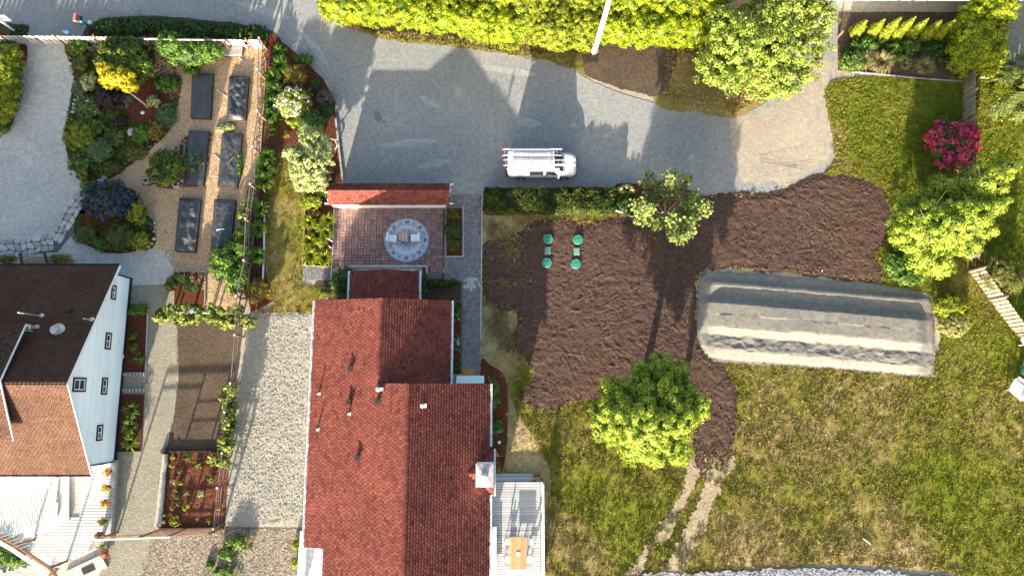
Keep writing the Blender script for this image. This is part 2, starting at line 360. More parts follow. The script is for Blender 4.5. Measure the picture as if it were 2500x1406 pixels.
k = NT('windscreen_glass'); M['glass_green'] = k.done((0.025, 0.042, 0.036), 0.08, 0.6)
# ------------------------------------------------------------------ ground generators
def patch(name, pts, z, m, rag=0.08, step=0.25, smooth=True, kind='structure', seed=0, px=True):
    poly = GP(pts) if px else pts
    if smooth: poly = smooth_poly(poly, 5)
    if rag: poly = ragged(poly, step, rag, seed)
    V = [(p[0], p[1], z) for p in poly]
    n = len(V); ar = sum(V[i][0] * V[(i + 1) % n][1] - V[(i + 1) % n][0] * V[i][1] for i in range(n))
    F = [tuple(range(n))] if ar > 0 else [tuple(range(n - 1, -1, -1))]
    o = mesh_obj(name, V, F, m)
    return tag(o, kind=kind)
def field(name, pts, step, hfun, m, rag=0.1, smooth=True, kind='structure', tintf=None, seed=0, px=True, smoothshade=True):
    """A real height field over an outline; hfun(x, y, d) with d the distance to the edge."""
    poly = GP(pts) if px else pts
    if smooth: poly = smooth_poly(poly, 5)
    if rag: poly = ragged(poly, 0.25, rag, seed)
    A = np.array([p[:2] for p in poly]); lo = A.min(0) - step; hi = A.max(0) + step
    nx = int((hi[0] - lo[0]) / step) + 1; ny = int((hi[1] - lo[1]) / step) + 1
    X, Y = np.meshgrid(lo[0] + np.arange(nx) * step, lo[1] + np.arange(ny) * step); P = np.stack([X.ravel(), Y.ravel()], 1)
    ins = inside(P, poly)
    q = (np.arange(ny - 1)[:, None] * nx + np.arange(nx - 1)[None, :]).ravel()
    Q = np.stack([q, q + 1, q + nx + 1, q + nx], 1)
    Q = Q[ins[Q].sum(1) >= 2]
    used = np.unique(Q); mp = -np.ones(nx * ny, int); mp[used] = np.arange(len(used)); P = P[used]
    d = np.where(inside(P, poly), edge_dist(P, poly[::2]), 0.0)
    Z = hfun(P[:, 0], P[:, 1], d)
    V = np.column_stack([P, Z]); Q = mp[Q]
    tint = None
    if tintf is not None:
        c = V[Q].mean(1); tint = tintf(c[:, 0], c[:, 1])
    o = mesh_obj(name, V, Q, m, tint=tint, smooth=smoothshade)
    return tag(o, kind=kind)
def scatter(poly, dens, excl=(), seed=0):
    A = np.array([p[:2] for p in poly]); lo = A.min(0); hi = A.max(0); r = np.random.default_rng(seed + 11)
    n = int(dens * (hi[0] - lo[0]) * (hi[1] - lo[1])); P = r.random((n, 2)) * (hi - lo) + lo
    k = inside(P, poly)
    for e in excl: k &= ~inside(P, e)
    return P[k]
def blades(name, P, z, h, w, m, tint, lean=0.7, seed=0, parent=None, kind='stuff'):
    """Single triangular grass blades."""
    r = np.random.default_rng(seed + 23); n = len(P); a = r.random(n) * 2 * pi; b = r.random(n) * 2 * pi
    hh = h * (0.5 + r.random(n)); L = lean * hh * r.random(n)
    s = np.column_stack([np.cos(a), np.sin(a), np.zeros(n)]) * (w * (0.6 + 0.8 * r.random(n)))[:, None]
    B = np.column_stack([P, np.full(n, z)]); T = B + np.column_stack([np.cos(b) * L, np.sin(b) * L, hh])
    V = np.stack([B - s, B + s, T], 1).reshape(-1, 3); F = np.arange(3 * n).reshape(-1, 3)
    return tag(mesh_obj(name, V, F, m, parent, tint=tint), kind=kind)
def tufts(name, P, z, h, w, m, tint, per=5, spread=.07, seed=0):
    r = np.random.default_rng(seed + 3); n = len(P); Q = np.repeat(P, per, 0) + r.normal(size=(n * per, 2)) * spread; t = np.clip(np.repeat(tint, per) + r.normal(size=n * per) * .08, 0, 1)
    hh = np.repeat(h * (.4 + 1.0 * r.random(n) ** 2), per)
    a = r.random(n * per) * 2 * pi; b = r.random(n * per) * 2 * pi; k = len(Q); H = hh * (.7 + .6 * r.random(k)); L = H * .9 * r.random(k); s = np.column_stack([np.cos(a), np.sin(a), np.zeros(k)]) * (w * (.6 + .8 * r.random(k)))[:, None]
    B = np.column_stack([Q, np.full(k, z)]); T = B + np.column_stack([np.cos(b) * L, np.sin(b) * L, H])
    return tag(mesh_obj(name, np.stack([B - s, B + s, T], 1).reshape(-1, 3), np.arange(3 * k).reshape(-1, 3), m, tint=t), kind='stuff')
def dots(val_pts, base):
    C = [(G(a, b)[:2], v, r / 30.0) for a, b, v, r in val_pts]
    def f(x, y):
        s = np.zeros_like(x); wsum = np.full_like(x, 0.25); s += base * 0.25
        for c, v, r in C:
            w = np.exp(-((x - c[0]) ** 2 + (y - c[1]) ** 2) / (2 * r * r)); s += w * v; wsum += w
        v = s / wsum
        return np.clip(v + (fbm(x, y, 0.30, 5, 3) - 0.5) * 0.5 + (fbm(x, y, 1.6, 3, 9) - 0.5) * 0.42, 0, 1)
    return f

# ------------------------------------------------------------------ plant generators
def leaf_geo(P, N, size, tint, aspect=0.6, seed=0):
    """Diamond leaves at P facing N."""
    r = np.random.default_rng(seed + 31); n = len(P)
    N = N / np.maximum(np.linalg.norm(N, axis=1, keepdims=True), 1e-6)
    t = r.normal(size=(n, 3)); t -= (t * N).sum(1, keepdims=True) * N; t /= np.maximum(np.linalg.norm(t, axis=1, keepdims=True), 1e-6)
    b = np.cross(N, t); L = (size * (0.6 + 0.8 * r.random(n)))[:, None] * 0.5; W = L * aspect
    V = np.stack([P - t * L, P + b * W - t * L * 0.1, P + t * L, P - b * W - t * L * 0.1], 1).reshape(-1, 3)
    return V, np.arange(4 * n).reshape(-1, 4), tint
def crown_pts(blobs, clump, per, cover=1.5, seed=0, low=-0.35, shell=(0.72, 1.0), rough=0.22):
    r = np.random.default_rng(seed + 41); PP, NN, TT = [], [], []
    for (c, R) in blobs:
        c = np.asarray(c, float); R = np.asarray(R, float); ce = min(clump, 0.55 * R.min())
        area = 4 * pi * (R[0] * R[1] + R[0] * R[2] + R[1] * R[2]) / 3 * (1 - low) / 2
        n = max(6, int(cover * area / (pi * ce * ce)))
        z = low + (1 - low) * r.random(n); a = r.random(n) * 2 * pi; q = np.sqrt(1 - z * z)
        D = np.column_stack([q * np.cos(a), q * np.sin(a), z])
        lob = 1 + rough * (fbm(a * 1.3 + c[0], z * 2 + c[1], 1.3, 3, seed) - 0.5) * 2
        rad = (shell[0] + (shell[1] - shell[0]) * r.random(n)) * lob
        cc = c + D * R * rad[:, None]
        No = D / R; No /= np.linalg.norm(No, axis=1, keepdims=True)
        ct = r.normal(size=n) * 0.20
        m = max(3, int(per))
        d = r.normal(size=(n, m, 3)); d /= np.linalg.norm(d, axis=2, keepdims=True); rr = ce * (0.45 + 0.6 * r.random((n, m, 1)))
        pts = cc[:, None, :] + d * rr * np.array([1, 1, 0.8])
        nn = d * 0.75 + No[:, None, :] * 0.95 + r.normal(size=(n, m, 3)) * 0.42 + np.array([0, 0, 0.2])
        tt = 0.5 + ct[:, None] + r.normal(size=(n, m)) * 0.23 + 0.12 * (d[:, :, 2])
        PP.append(pts.reshape(-1, 3)); NN.append(nn.reshape(-1, 3)); TT.append(tt.ravel())
    P = np.concatenate(PP); k = P[:, 2] > 0.03
    return P[k], np.concatenate(NN)[k], np.clip(np.concatenate(TT)[k], 0, 1)
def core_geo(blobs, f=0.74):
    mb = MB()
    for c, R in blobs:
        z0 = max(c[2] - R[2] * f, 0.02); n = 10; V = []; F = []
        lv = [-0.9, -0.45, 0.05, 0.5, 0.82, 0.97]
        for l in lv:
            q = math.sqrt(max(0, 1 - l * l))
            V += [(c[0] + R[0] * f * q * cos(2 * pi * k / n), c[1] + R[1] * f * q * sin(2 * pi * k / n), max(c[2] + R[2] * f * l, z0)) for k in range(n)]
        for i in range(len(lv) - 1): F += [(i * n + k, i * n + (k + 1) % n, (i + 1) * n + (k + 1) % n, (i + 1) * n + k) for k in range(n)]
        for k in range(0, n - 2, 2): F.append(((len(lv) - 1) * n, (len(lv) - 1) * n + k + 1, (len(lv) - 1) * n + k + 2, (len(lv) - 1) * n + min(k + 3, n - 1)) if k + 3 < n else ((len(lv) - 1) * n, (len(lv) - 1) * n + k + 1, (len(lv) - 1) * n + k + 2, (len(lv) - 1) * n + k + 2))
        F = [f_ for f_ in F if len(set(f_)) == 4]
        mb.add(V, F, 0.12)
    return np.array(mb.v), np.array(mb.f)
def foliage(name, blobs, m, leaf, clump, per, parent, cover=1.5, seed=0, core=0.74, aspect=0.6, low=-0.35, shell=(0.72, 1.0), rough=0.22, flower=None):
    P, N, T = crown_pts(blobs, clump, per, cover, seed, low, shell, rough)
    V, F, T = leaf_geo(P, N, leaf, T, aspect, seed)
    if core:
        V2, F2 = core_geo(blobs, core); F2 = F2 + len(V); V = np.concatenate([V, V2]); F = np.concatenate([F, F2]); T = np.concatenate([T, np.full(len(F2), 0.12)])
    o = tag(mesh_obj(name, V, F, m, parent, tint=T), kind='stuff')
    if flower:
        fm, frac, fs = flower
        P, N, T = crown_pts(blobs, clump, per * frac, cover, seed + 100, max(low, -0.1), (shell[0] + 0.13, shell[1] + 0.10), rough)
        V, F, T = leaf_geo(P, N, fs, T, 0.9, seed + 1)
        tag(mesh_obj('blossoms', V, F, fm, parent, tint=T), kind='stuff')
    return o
def mpx(px, h): return px / (FPX / CH) * (CH - h) / CH * 1.0
_sd = [100]
def nseed(): _sd[0] += 1; return _sd[0]
def blobs_px(spec):
    """(px, py, rx px, ry px, centre height, rz m) -> world ellipsoids."""
    out = []
    for px, py, rx, ry, hc, rz in spec:
        c = G(px, py, hc); e = G(px + rx, py, hc); f = G(px, py - ry, hc)
        out.append((c, (abs(e[0] - c[0]), abs(f[1] - c[1]), rz)))
    return out
STY = {  # material, leaf size, clump radius, leaves per clump, aspect
    'laurel': ('lf_laurel', .13, .28, 52, .6), 'green': ('lf_green', .14, .22, 30, .6), 'dark': ('lf_dark', .11, .20, 36, .6), 'lime': ('lf_lime', .115, .22, 42, .6),
    'olive': ('lf_olive', .12, .22, 30, .5), 'yellow': ('lf_yellow', .14, .20, 34, .7), 'purple': ('lf_purple', .12, .20, 34, .6), 'cream': ('lf_cream', .13, .22, 32, .7),
    'bronze': ('lf_gold_brown', .11, .22, 30, .6), 'grey': ('lf_grey', .08, .12, 30, .5), 'twig': ('lf_twig', .10, .24, 22, .4), 'spring': ('lf_spring', .15, .26, 32, .6),
    'apple': ('lf_apple', .17, .28, 24, .7), 'drygold': ('lf_drygold', .12, .2, 32, .6), 'mid': ('lf_mid', .16, .24, 34, .6)}
M['lf_mid'] = leaf_mat('mid_green_leaf', (0.020, 0.045, 0.006), (0.065, 0.115, 0.010), (0.18, 0.21, 0.02), 0.25)
def shrub(px, py, rx, ry, h, sty, label, name='shrub', cat='shrub', group=None, flower=None, base=0.0, extra=(), cover=1.5, low=-0.35, stems=True, shell=(0.72, 1.0), rough=0.22, core=0.74, lf=1.0):
    hc = base + h * 0.52; rz = h * 0.5
    bl = blobs_px([(px, py, rx, ry, hc, rz)] + list(extra)); c = bl[0][0]; R = bl[0][1]
    t = thing(name, label, cat, (c[0], c[1], base), group)
    m, leaf, cl, per, asp = STY[sty]; sd = nseed()
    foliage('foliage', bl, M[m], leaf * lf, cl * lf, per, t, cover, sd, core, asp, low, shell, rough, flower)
    if stems:
        mb = MB(); r = random.Random(sd)
        for i in range(4):
            a = r.random() * 6.28; q = 0.5 * min(R[0], R[1])
            mb.tube([(c[0], c[1], base), (c[0] + cos(a) * q * .4, c[1] + sin(a) * q * .4, base + h * .35), (c[0] + cos(a) * q, c[1] + sin(a) * q, base + h * .7)], [.035, .025, .012], 5)
        mb.build('stems', M['bark'], t)
    return t
def strap_plant(px, py, r_px, h, label, n=70, m='lf_blade', w=0.035, name='daylily_clump', cat='plant', group=None, base=0.0, flower=None):
    c = G(px, py, base + h * .3); R = mpx(r_px, h); t = thing(name, label, cat, (c[0], c[1], base), group); r = np.random.default_rng(nseed()); V = []; F = []; T = []
    for i in range(n):
        a = r.random() * 2 * pi; o = np.array([cos(a), sin(a), 0]); s = np.array([-sin(a), cos(a), 0]) * w * (0.6 + .8 * r.random())
        L = R * (0.45 + 0.6 * r.random()); hh = h * (0.6 + 0.5 * r.random()); b0 = np.array([c[0], c[1], base]) + o * R * .15 * r.random(); k = len(V); bend = r.normal(size=3) * .04
        pts = [b0, b0 + o * L * .35 + np.array([0, 0, hh * .75]), b0 + o * L * .75 + np.array([0, 0, hh]) + bend, b0 + o * L * 1.05 + np.array([0, 0, hh * .72]) + bend]
        for p, f in zip(pts, (.7, 1, .8, .1)): V += [p - s * f, p + s * f]
        F += [(k + 2 * j, k + 2 * j + 1, k + 2 * j + 3, k + 2 * j + 2) for j in range(3)]; tt = np.clip(.5 + r.normal() * .22, 0, 1); T += [tt] * 3
    tag(mesh_obj('leaves', np.array(V), np.array(F), M[m], t, tint=T), kind='stuff')
    if flower:
        P = np.array([c[0], c[1], base + h]) + r.normal(size=(flower[1], 3)) * np.array([R * .4, R * .4, .06]); Vf, Ff, Tf = leaf_geo(P, np.tile([0, -.3, 1.], (len(P), 1)), flower[2], r.random(len(P)), .9)
        tag(mesh_obj('blossoms', Vf, Ff, M[flower[0]], t, tint=Tf), kind='stuff')
    return t
def small_plant(px, py, r_px, h, sty, label, group=None, base=0.0, flower=None, name='young_plant'):
    bl = blobs_px([(px, py, r_px, r_px, base + h * .5, h * .5)]); c = bl[0][0]
    t = thing(name, label, 'plant', (c[0], c[1], base), group)
    m, leaf, cl, per, asp = STY[sty]
    foliage('leaves', bl, M[m], leaf * .8, cl * .55, per * .5, t, 1.1, nseed(), 0, asp, -.3, (.35, 1.0), .5, flower)
    mb = MB(); mb.tube([(c[0], c[1], base), (c[0] + .02, c[1], base + h * .8)], [.015, .006], 5); mb.build('stem', M['bark'], t)
    return t
def limb(mb, p, d, L, r, depth, rnd, tips, bend=0.35, split=(2, 3), spread=0.75, up=0.15):
    pts = [np.array(p)]; d = np.array(d, float); d /= np.linalg.norm(d)
    for i in range(3):
        d = d + np.array([rnd.gauss(0, bend), rnd.gauss(0, bend), rnd.gauss(0, bend) * .6]) * .4 + np.array([0, 0, up * .3]); d /= np.linalg.norm(d); pts.append(pts[-1] + d * L / 3)
    mb.tube(pts, [r, r * .85, r * .7, r * .5], 6 if r > .05 else 5); tips.append((pts[-1], depth)); tips.append((pts[2], depth))
    if depth > 0:
        for k in range(rnd.randint(*split)):
            e = d + np.array([rnd.gauss(0, spread), rnd.gauss(0, spread), rnd.gauss(0, spread * .5) + up]); limb(mb, pts[-1] if k < 2 else pts[2], e, L * rnd.uniform(.6, .85), r * .55, depth - 1, rnd, tips, bend, split, spread, up)
def tree(name, label, base_px, height, r0, blobs, m, leaf, clump, per, cover=1.5, core=0.6, group=None, aspect=0.6, low=-0.45, shell=(0.7, 1.0), rough=0.3, bark='bark', flower=None, limbs=True):
    b = G(*base_px); t = thing(name, label, 'tree', b, group); sd = nseed(); rnd = random.Random(sd); bl = blobs_px(blobs); mb = MB()
    ctr = np.mean([x[0] for x in bl], axis=0); fork = np.array([b[0] + (ctr[0] - b[0]) * .35, b[1] + (ctr[1] - b[1]) * .35, min(x[0][2] - x[1][2] * .6 for x in bl)]); fork[2] = max(fork[2], height * .2)
    mb.tube([b, (b + fork) / 2 + np.array([.05, -.04, 0]), fork], [r0 * 1.25, r0, r0 * .85], 10); mb.build('trunk', M[bark], t)
    mb = MB()
    for c, R in bl:
        for i in range(3):
            e = c + np.array([rnd.uniform(-.45, .45) * R[0], rnd.uniform(-.45, .45) * R[1], rnd.uniform(-.1, .5) * R[2]]); mid = fork * .5 + e * .5 + np.array([rnd.gauss(0, .2), rnd.gauss(0, .2), .1])
            mb.tube([fork, mid, e], [r0 * .6, r0 * .4, r0 * .12], 6)
            for k in range(3):
                f = e + np.array([rnd.gauss(0, .45) * R[0], rnd.gauss(0, .45) * R[1], rnd.uniform(0, .45) * R[2]]); mb.tube([mid * .4 + e * .6, (e + f) / 2, f], [r0 * .22, r0 * .13, r0 * .05], 5)
    mb.build('limbs', M[bark], t)
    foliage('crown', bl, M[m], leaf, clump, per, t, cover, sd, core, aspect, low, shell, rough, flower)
    return t
# ================================================================== THE GROUND
far = [(-400, -400), (400, -400), (400, 400), (-400, 400)]
patch('ground', far, -0.02, M['dirt_road'], 0, smooth=False, px=False)
DRIVE = [(-400, -60), (300, -70), (760, -70), (775, -10), (795, 35), (860, 72), (960, 100), (1100, 112), (1250, 135), (1380, 165), (1440, 195), (1500, 222), (1600, 252), (1700, 270),
         (1800, 278), (1880, 240), (1920, 150), (1930, -70), (2062, -70), (2052, 60), (2038, 140), (2026, 220), (2034, 300), (2036, 380), (2000, 425), (1940, 455), (1860, 470), (1700, 480), (1180, 480), (1080, 478), (820, 470),
         (836, 400), (820, 300), (822, 245), (790, 190), (745, 148), (700, 108), (668, 78), (600, 62), (500, 50), (380, 40), (260, 46), (225, 64), (200, 90), (-400, 90)]
patch('driveway', DRIVE, 0.004, M['gravel'], 0.12, 0.2, seed=1)
patch('gravel_path', [(-400, 300), (0, 338), (30, 300), (56, 235), (58, 180), (58, 104), (165, 104), (172, 150), (184, 200), (174, 260), (167, 330), (172, 390), (205, 436), (225, 470), (205, 540), (240, 605), (300, 612), (372, 606),
      (424, 612), (425, 680), (430, 780), (432, 900), (428, 1000), (404, 1100), (388, 1200), (378, 1296), (365, 1440), (100, 1500), (-400, 1500)], 0.004, M['gravel_path'], 0.05, 0.2, smooth=False, seed=2)
patch('gravel_path', [(280, 700), (425, 690), (430, 780), (432, 900), (428, 1000), (404, 1100), (388, 1200), (378, 1296), (365, 1440), (225, 1460), (262, 1330), (285, 1120)], 0.0075, M['gravel_sunlit'], 0.06, 0.2, smooth=False, seed=92)  # same gravel path, in its sunlit colour
patch('wood_chip_path', [(370, 128), (545, 112), (648, 118), (648, 300), (626, 450), (606, 600), (588, 770), (424, 770), (423, 612), (374, 607), (382, 560), (352, 512), (330, 466), (262, 442), (338, 386), (402, 330), (432, 280), (442, 180), (372, 186)],
      0.008, M['chips'], 0.05, 0.2, smooth=False, seed=3)
patch('mulch_bed', [(168, 104), (365, 110), (376, 186), (442, 182), (436, 250), (414, 320), (340, 386), (262, 440), (205, 440), (168, 388), (160, 330), (172, 250), (182, 180)], 0.012, M['mulch'], 0.08, 0.2, seed=4)
patch('mulch_bed', [(222, 452), (330, 466), (354, 512), (380, 560), (372, 604), (300, 618), (240, 612), (182, 572), (200, 500)], 0.012, M['mulch'], 0.06, 0.2, seed=5)
patch('mulch_bed', [(345, 452), (452, 332), (520, 322), (500, 452), (420, 462)], 0.010, M['mulch'], 0.03, 0.2, smooth=False, seed=6)
patch('mulch_bed', [(-60, 95), (60, 104), (58, 180), (54, 235), (30, 300), (0, 336), (-60, 380)], 0.012, M['mulch'], 0.04, 0.2, seed=7)
patch('verge', [(-60, 62), (60, 60), (66, 84), (60, 104), (-60, 104)], 0.010, M['bed_soil'], 0.12, 0.2, seed=8)
patch('verge', [(215, 64), (260, 46), (380, 40), (500, 50), (600, 62), (668, 80), (664, 112), (420, 110), (220, 104)], 0.012, M['bed_soil'], 0.08, 0.2, seed=9)
patch('mulch_bed', [(640, 112), (668, 86), (700, 112), (745, 150), (790, 194), (818, 245), (816, 300), (830, 340), (838, 445), (800, 452), (742, 462), (735, 405), (700, 385), (668, 380), (660, 470), (652, 520), (648, 660), (668, 735), (612, 764), (600, 700), (612, 600), (628, 450), (640, 300)],
      0.014, M['mulch'], 0.05, 0.2, smooth=False, seed=10)
patch('mulch_bed', [(425, 664), (503, 664), (500, 745), (425, 748)], 0.014, M['mulch'], 0.02, 0.2, smooth=False, seed=11)
patch('bed_soil', [(432, 775), (600, 770), (592, 800), (560, 1105), (405, 1105), (428, 1000), (436, 900)], 0.012, M['bed_soil'], 0.06, 0.2, smooth=False, seed=12)
patch('mulch_bed', [(398, 1104), (560, 1100), (548, 1290), (385, 1288)], 0.016, M['mulch'], 0.04, 0.2, smooth=False, seed=13)
patch('dry_yard', [(365, 1300), (545, 1290), (560, 1282), (780, 1278), (780, 1500), (330, 1500)], 0.010, M['debris'], 0.15, 0.2, smooth=False, seed=14)
field('gravel_strip', [(612, 764), (800, 762), (800, 1284), (680, 1284), (560, 1284), (551, 1270), (575, 1000)], 0.10,
      lambda x, y, d: 0.012 + np.clip(d, 0, .4) * .20 * (.35 + (fbm(x * .75, y * 1.3, 5.0, 4, 31) - .3) * .62) + (fbm(x * 2.5, y * .8, 1.4, 3, 5) - .5) * .05 * np.clip(d * 3, 0, 1), M['gravel_pale'], 0.05, smooth=False, seed=15)
# house-side beds
patch('mulch_bed', [(300, 742), (362, 744), (356, 908), (300, 908)], 0.012, M['mulch'], 0.01, smooth=False, seed=16)
patch('mulch_bed', [(280, 962), (352, 962), (342, 1102), (280, 1102)], 0.012, M['mulch'], 0.01, smooth=False, seed=17)
patch('mulch_bed', [(738, 470), (818, 470), (818, 655), (738, 652)], 0.012, M['mulch'], 0.02, smooth=False, seed=18)
patch('mulch_bed', [(720, 745), (800, 742), (800, 775), (730, 772)], 0.02, M['mulch'], 0.04, smooth=False, seed=19)
# dry lawn between the walk and the topsoil
LAWN_SIDE = [(668, 380), (702, 392), (738, 450), (744, 520), (742, 690), (815, 690), (815, 730), (764, 770), (612, 766), (668, 742), (652, 660), (656, 500)]
LAWN_TAN = [(1178, 500), (1330, 505), (1520, 520), (1640, 600), (1720, 500), (1720, 880), (1500, 900), (1300, 880), (1250, 960), (1262, 1000), (1350, 1160), (1334, 1414), (1160, 1420), (1160, 1180), (1170, 880), (1174, 700)]
LAWN_MAIN = [(1330, 1410), (1345, 1160), (1260, 1000), (1250, 960), (1300, 880), (1500, 900), (1700, 880), (1830, 880), (2260, 880), (2268, 740), (2140, 700), (2130, 560), (2170, 470), (2260, 470), (2420, 640), (2480, 790), (2540, 900), (2600, 1000), (2600, 1420), (2300, 1396), (2050, 1376), (1800, 1392), (1540, 1420)]
LAWN_UP = [(2030, 200), (2028, 300), (2038, 390), (2010, 440), (2140, 470), (2200, 520), (2380, 480), (2372, 300), (2350, 190), (2240, 190)]
LAWN_RIGHT = [(2362, 180), (2580, 190), (2590, 400), (2590, 960), (2540, 880), (2485, 800), (2420, 650), (2360, 600), (2376, 400)]
def mk_lawn(name, pts, z, tintf, dens, h, w, excl=(), seed=0, lumps=0.05):
    field(name, pts, 0.13, lambda x, y, d: z + ((fbm(x, y, 0.8, 4, seed) - .4) * lumps + np.maximum(fbm(x, y, 2.6, 4, seed + 5) - .5, -.1) * .10) * np.clip(d * 1.5, 0, 1), M['lawn'], 0.14, tintf=tintf, seed=seed, smoothshade=True)
    poly = smooth_poly(GP(pts), 3); P = scatter(poly, dens * .26, [GP(e) for e in excl], seed)
    r = np.random.default_rng(seed); t = np.clip(tintf(P[:, 0], P[:, 1]) + r.normal(size=len(P)) * .16, 0, 1)
    keep = r.random(len(P)) < np.clip(2.6 * (fbm(P[:, 0], P[:, 1], 1.6, 4, seed + 2) - .18), .1, 1) * np.where(t > .85, .6, 1); P = P[keep]; t = t[keep]
    return tufts('grass', P, z, h * 1.25, w * 1.35, M['blade'], t, 5, .06, seed)
SOIL = [(1180, 600), (1250, 580), (1300, 540), (1380, 536), (1440, 545), (1520, 530), (1600, 548), (1690, 520), (1710, 480), (1790, 470), (1880, 470), (1960, 440), (2010, 424), (2090, 432), (2150, 455), (2176, 500), (2168, 580), (2140, 620), (2160, 660), (2150, 690),
        (1960, 670), (1760, 655), (1705, 680), (1706, 800), (1722, 850), (1770, 895), (1800, 960), (1800, 1050), (1782, 1120), (1772, 1160), (1745, 1130), (1735, 1080), (1725, 1160), (1690, 1140), (1690, 1000), (1560, 950), (1400, 985), (1350, 1010), (1270, 985), (1268, 960), (1305, 930), (1290, 880), (1268, 864), (1240, 832), (1264, 792), (1256, 756), (1226, 764), (1198, 744), (1182, 716)]
TRACK1 = [(1690, 1110), (1726, 1120), (1690, 1200), (1640, 1290), (1590, 1345), (1550, 1420), (1500, 1420), (1560, 1360), (1610, 1290), (1655, 1210)]
TRACK2 = [(1745, 1120), (1790, 1120), (1760, 1190), (1730, 1260), (1700, 1330), (1650, 1420), (1600, 1420), (1650, 1340), (1690, 1260), (1715, 1190)]
MOUND = [(1706, 690), (1722, 668), (1760, 664), (1980, 683), (2150, 697), (2250, 714), (2276, 735), (2280, 800), (2278, 905), (2255, 918), (2000, 897), (1760, 884), (1735, 878), (1710, 845), (1702, 800)]
dry_main = dots([(1400, 1130, .35, 70), (1480, 1200, .12, 60), (1540, 1280, .2, 60), (1380, 1040, .5, 60), (1420, 1360, .75, 50), (1800, 980, .4, 120), (1900, 1100, .5, 120), (2100, 1050, .55, 120), (2000, 1250, .55, 100), (2250, 1000, .25, 60), (2300, 1130, .12, 60), (2400, 1200, .25, 80),
                 (2450, 1060, .6, 50), (2380, 1040, .7, 60), (2480, 1320, .15, 80), (2300, 820, .35, 80), (2420, 850, .22, 60), (2380, 960, .6, 50), (1850, 1370, .95, 50), (2050, 1360, .95, 40), (2250, 1380, .8, 40), (1340, 1300, .8, 40), (2200, 640, .15, 60), (2220, 470, .15, 60), (1850, 900, .7, 30), (2100, 920, .5, 40), (1950, 965, .85, 55), (2010, 1150, .85, 55), (1900, 1250, .8, 45), (2180, 960, .8, 40), (1860, 1080, .75, 40)], .55)
dry_tan = dots([(1230, 520, .95, 60), (1290, 1080, .95, 60), (1220, 820, .9, 60), (1290, 920, .3, 30), (1400, 520, .55, 60), (1600, 530, .4, 60), (1260, 1130, .9, 60), (1320, 1200, .8, 50), (1340, 1040, .6, 40), (1225, 640, .5, 30), (1350, 500, .5, 40)], 1.05)
dry_up = dots([(2150, 300, .12, 80), (2200, 420, .15, 80), (2050, 400, .75, 25), (2040, 330, .7, 22), (2060, 230, .35, 30), (2300, 350, .05, 80), (2230, 210, .12, 60)], .3)
dry_side = dots([(690, 420, .30, 40), (720, 560, .5, 40), (680, 520, .9, 25), (690, 640, .9, 30), (720, 720, .6, 40), (640, 750, .85, 40), (735, 640, .45, 25), (790, 700, .35, 25)], .6)
mk_lawn('lawn', LAWN_MAIN, 0.010, dry_main, 340, .085, .020, (SOIL, MOUND, TRACK1, TRACK2), 51, .07)
mk_lawn('lawn', LAWN_TAN, 0.006, dry_tan, 260, .05, .018, (SOIL,), 52, .03)
mk_lawn('lawn', LAWN_UP, 0.014, dry_up, 380, .085, .022, (SOIL,), 53, .05)
mk_lawn('lawn', LAWN_RIGHT, 0.008, lambda x, y: np.clip(.16 + (fbm(x, y, .4, 4, 8) - .5) * .6, 0, 1), 260, .09, .022, (), 54, .05)
mk_lawn('lawn', LAWN_SIDE, 0.016, dry_side, 300, .05, .018, (), 55, .03)
def soil_h(x, y, d):
    # churned rows: ridges whose direction changes from patch to patch, as a digger bucket leaves them
    ang = fbm(x, y, 0.16, 2, 77) * 9.0; u = x * np.cos(ang) + y * np.sin(ang)
    rid = np.abs(((u * 1.15 + fbm(x, y, .9, 3, 4) * 1.6) % 1.0) - .5) * 2
    e = np.clip(d / .6, 0, 1)
    z = .05 + .04 * rid * fbm(x, y, .5, 2, 6) + .10 * (fbm(x, y, 2.6, 5, 12) - .35) + .06 * (fbm(x, y, .35, 2, 15) - .5)
    r = np.random.default_rng(4); n = len(x); lo = (x.min(), y.min()); hi = (x.max(), y.max())
    for i in range(2400):                              # bucket and rake grooves, straight and about a metre long
        cx, cy = r.uniform(lo[0], hi[0]), r.uniform(lo[1], hi[1]); L = r.uniform(.15, .75); a = 2.3 + (fbm(np.array([cx]), np.array([cy]), .12, 2, 31)[0] - .5) * 4 + r.normal() * .5; w = r.uniform(.045, .09); hgt = r.uniform(.008, .034)
        k = np.nonzero((np.abs(x - cx) < L + .2) & (np.abs(y - cy) < L + .2))[0]
        if not len(k): continue
        u = (x[k] - cx) * cos(a) + (y[k] - cy) * sin(a); v = -(x[k] - cx) * sin(a) + (y[k] - cy) * cos(a)
        z[k] += hgt * np.exp(-(v / w) ** 2) * np.clip((L - np.abs(u)) * 6, 0, 1) - hgt * .6 * np.exp(-((v - 1.9 * w) / w) ** 2) * np.clip((L - np.abs(u)) * 6, 0, 1)
    return 0.012 + e * z
field('topsoil', SOIL, 0.085, soil_h, M['soil'], 0.22, seed=61)
Pe = scatter(GP(SOIL), 30, (), 77); de = edge_dist(Pe, GP(SOIL)); re_ = np.random.default_rng(9); Pe = Pe[(de < .55) & (re_.random(len(de)) < np.clip(1 - de / .55, 0, 1)) & (fbm(Pe[:, 0], Pe[:, 1], .6, 3, 19) > .47) & (Pe[:, 1] < G(1900, 470)[1])]
tufts('grass', Pe, .05, .13, .03, M['blade'], np.clip(.5 + re_.normal(size=len(Pe)) * .2, 0, 1), 5, .07, 78)
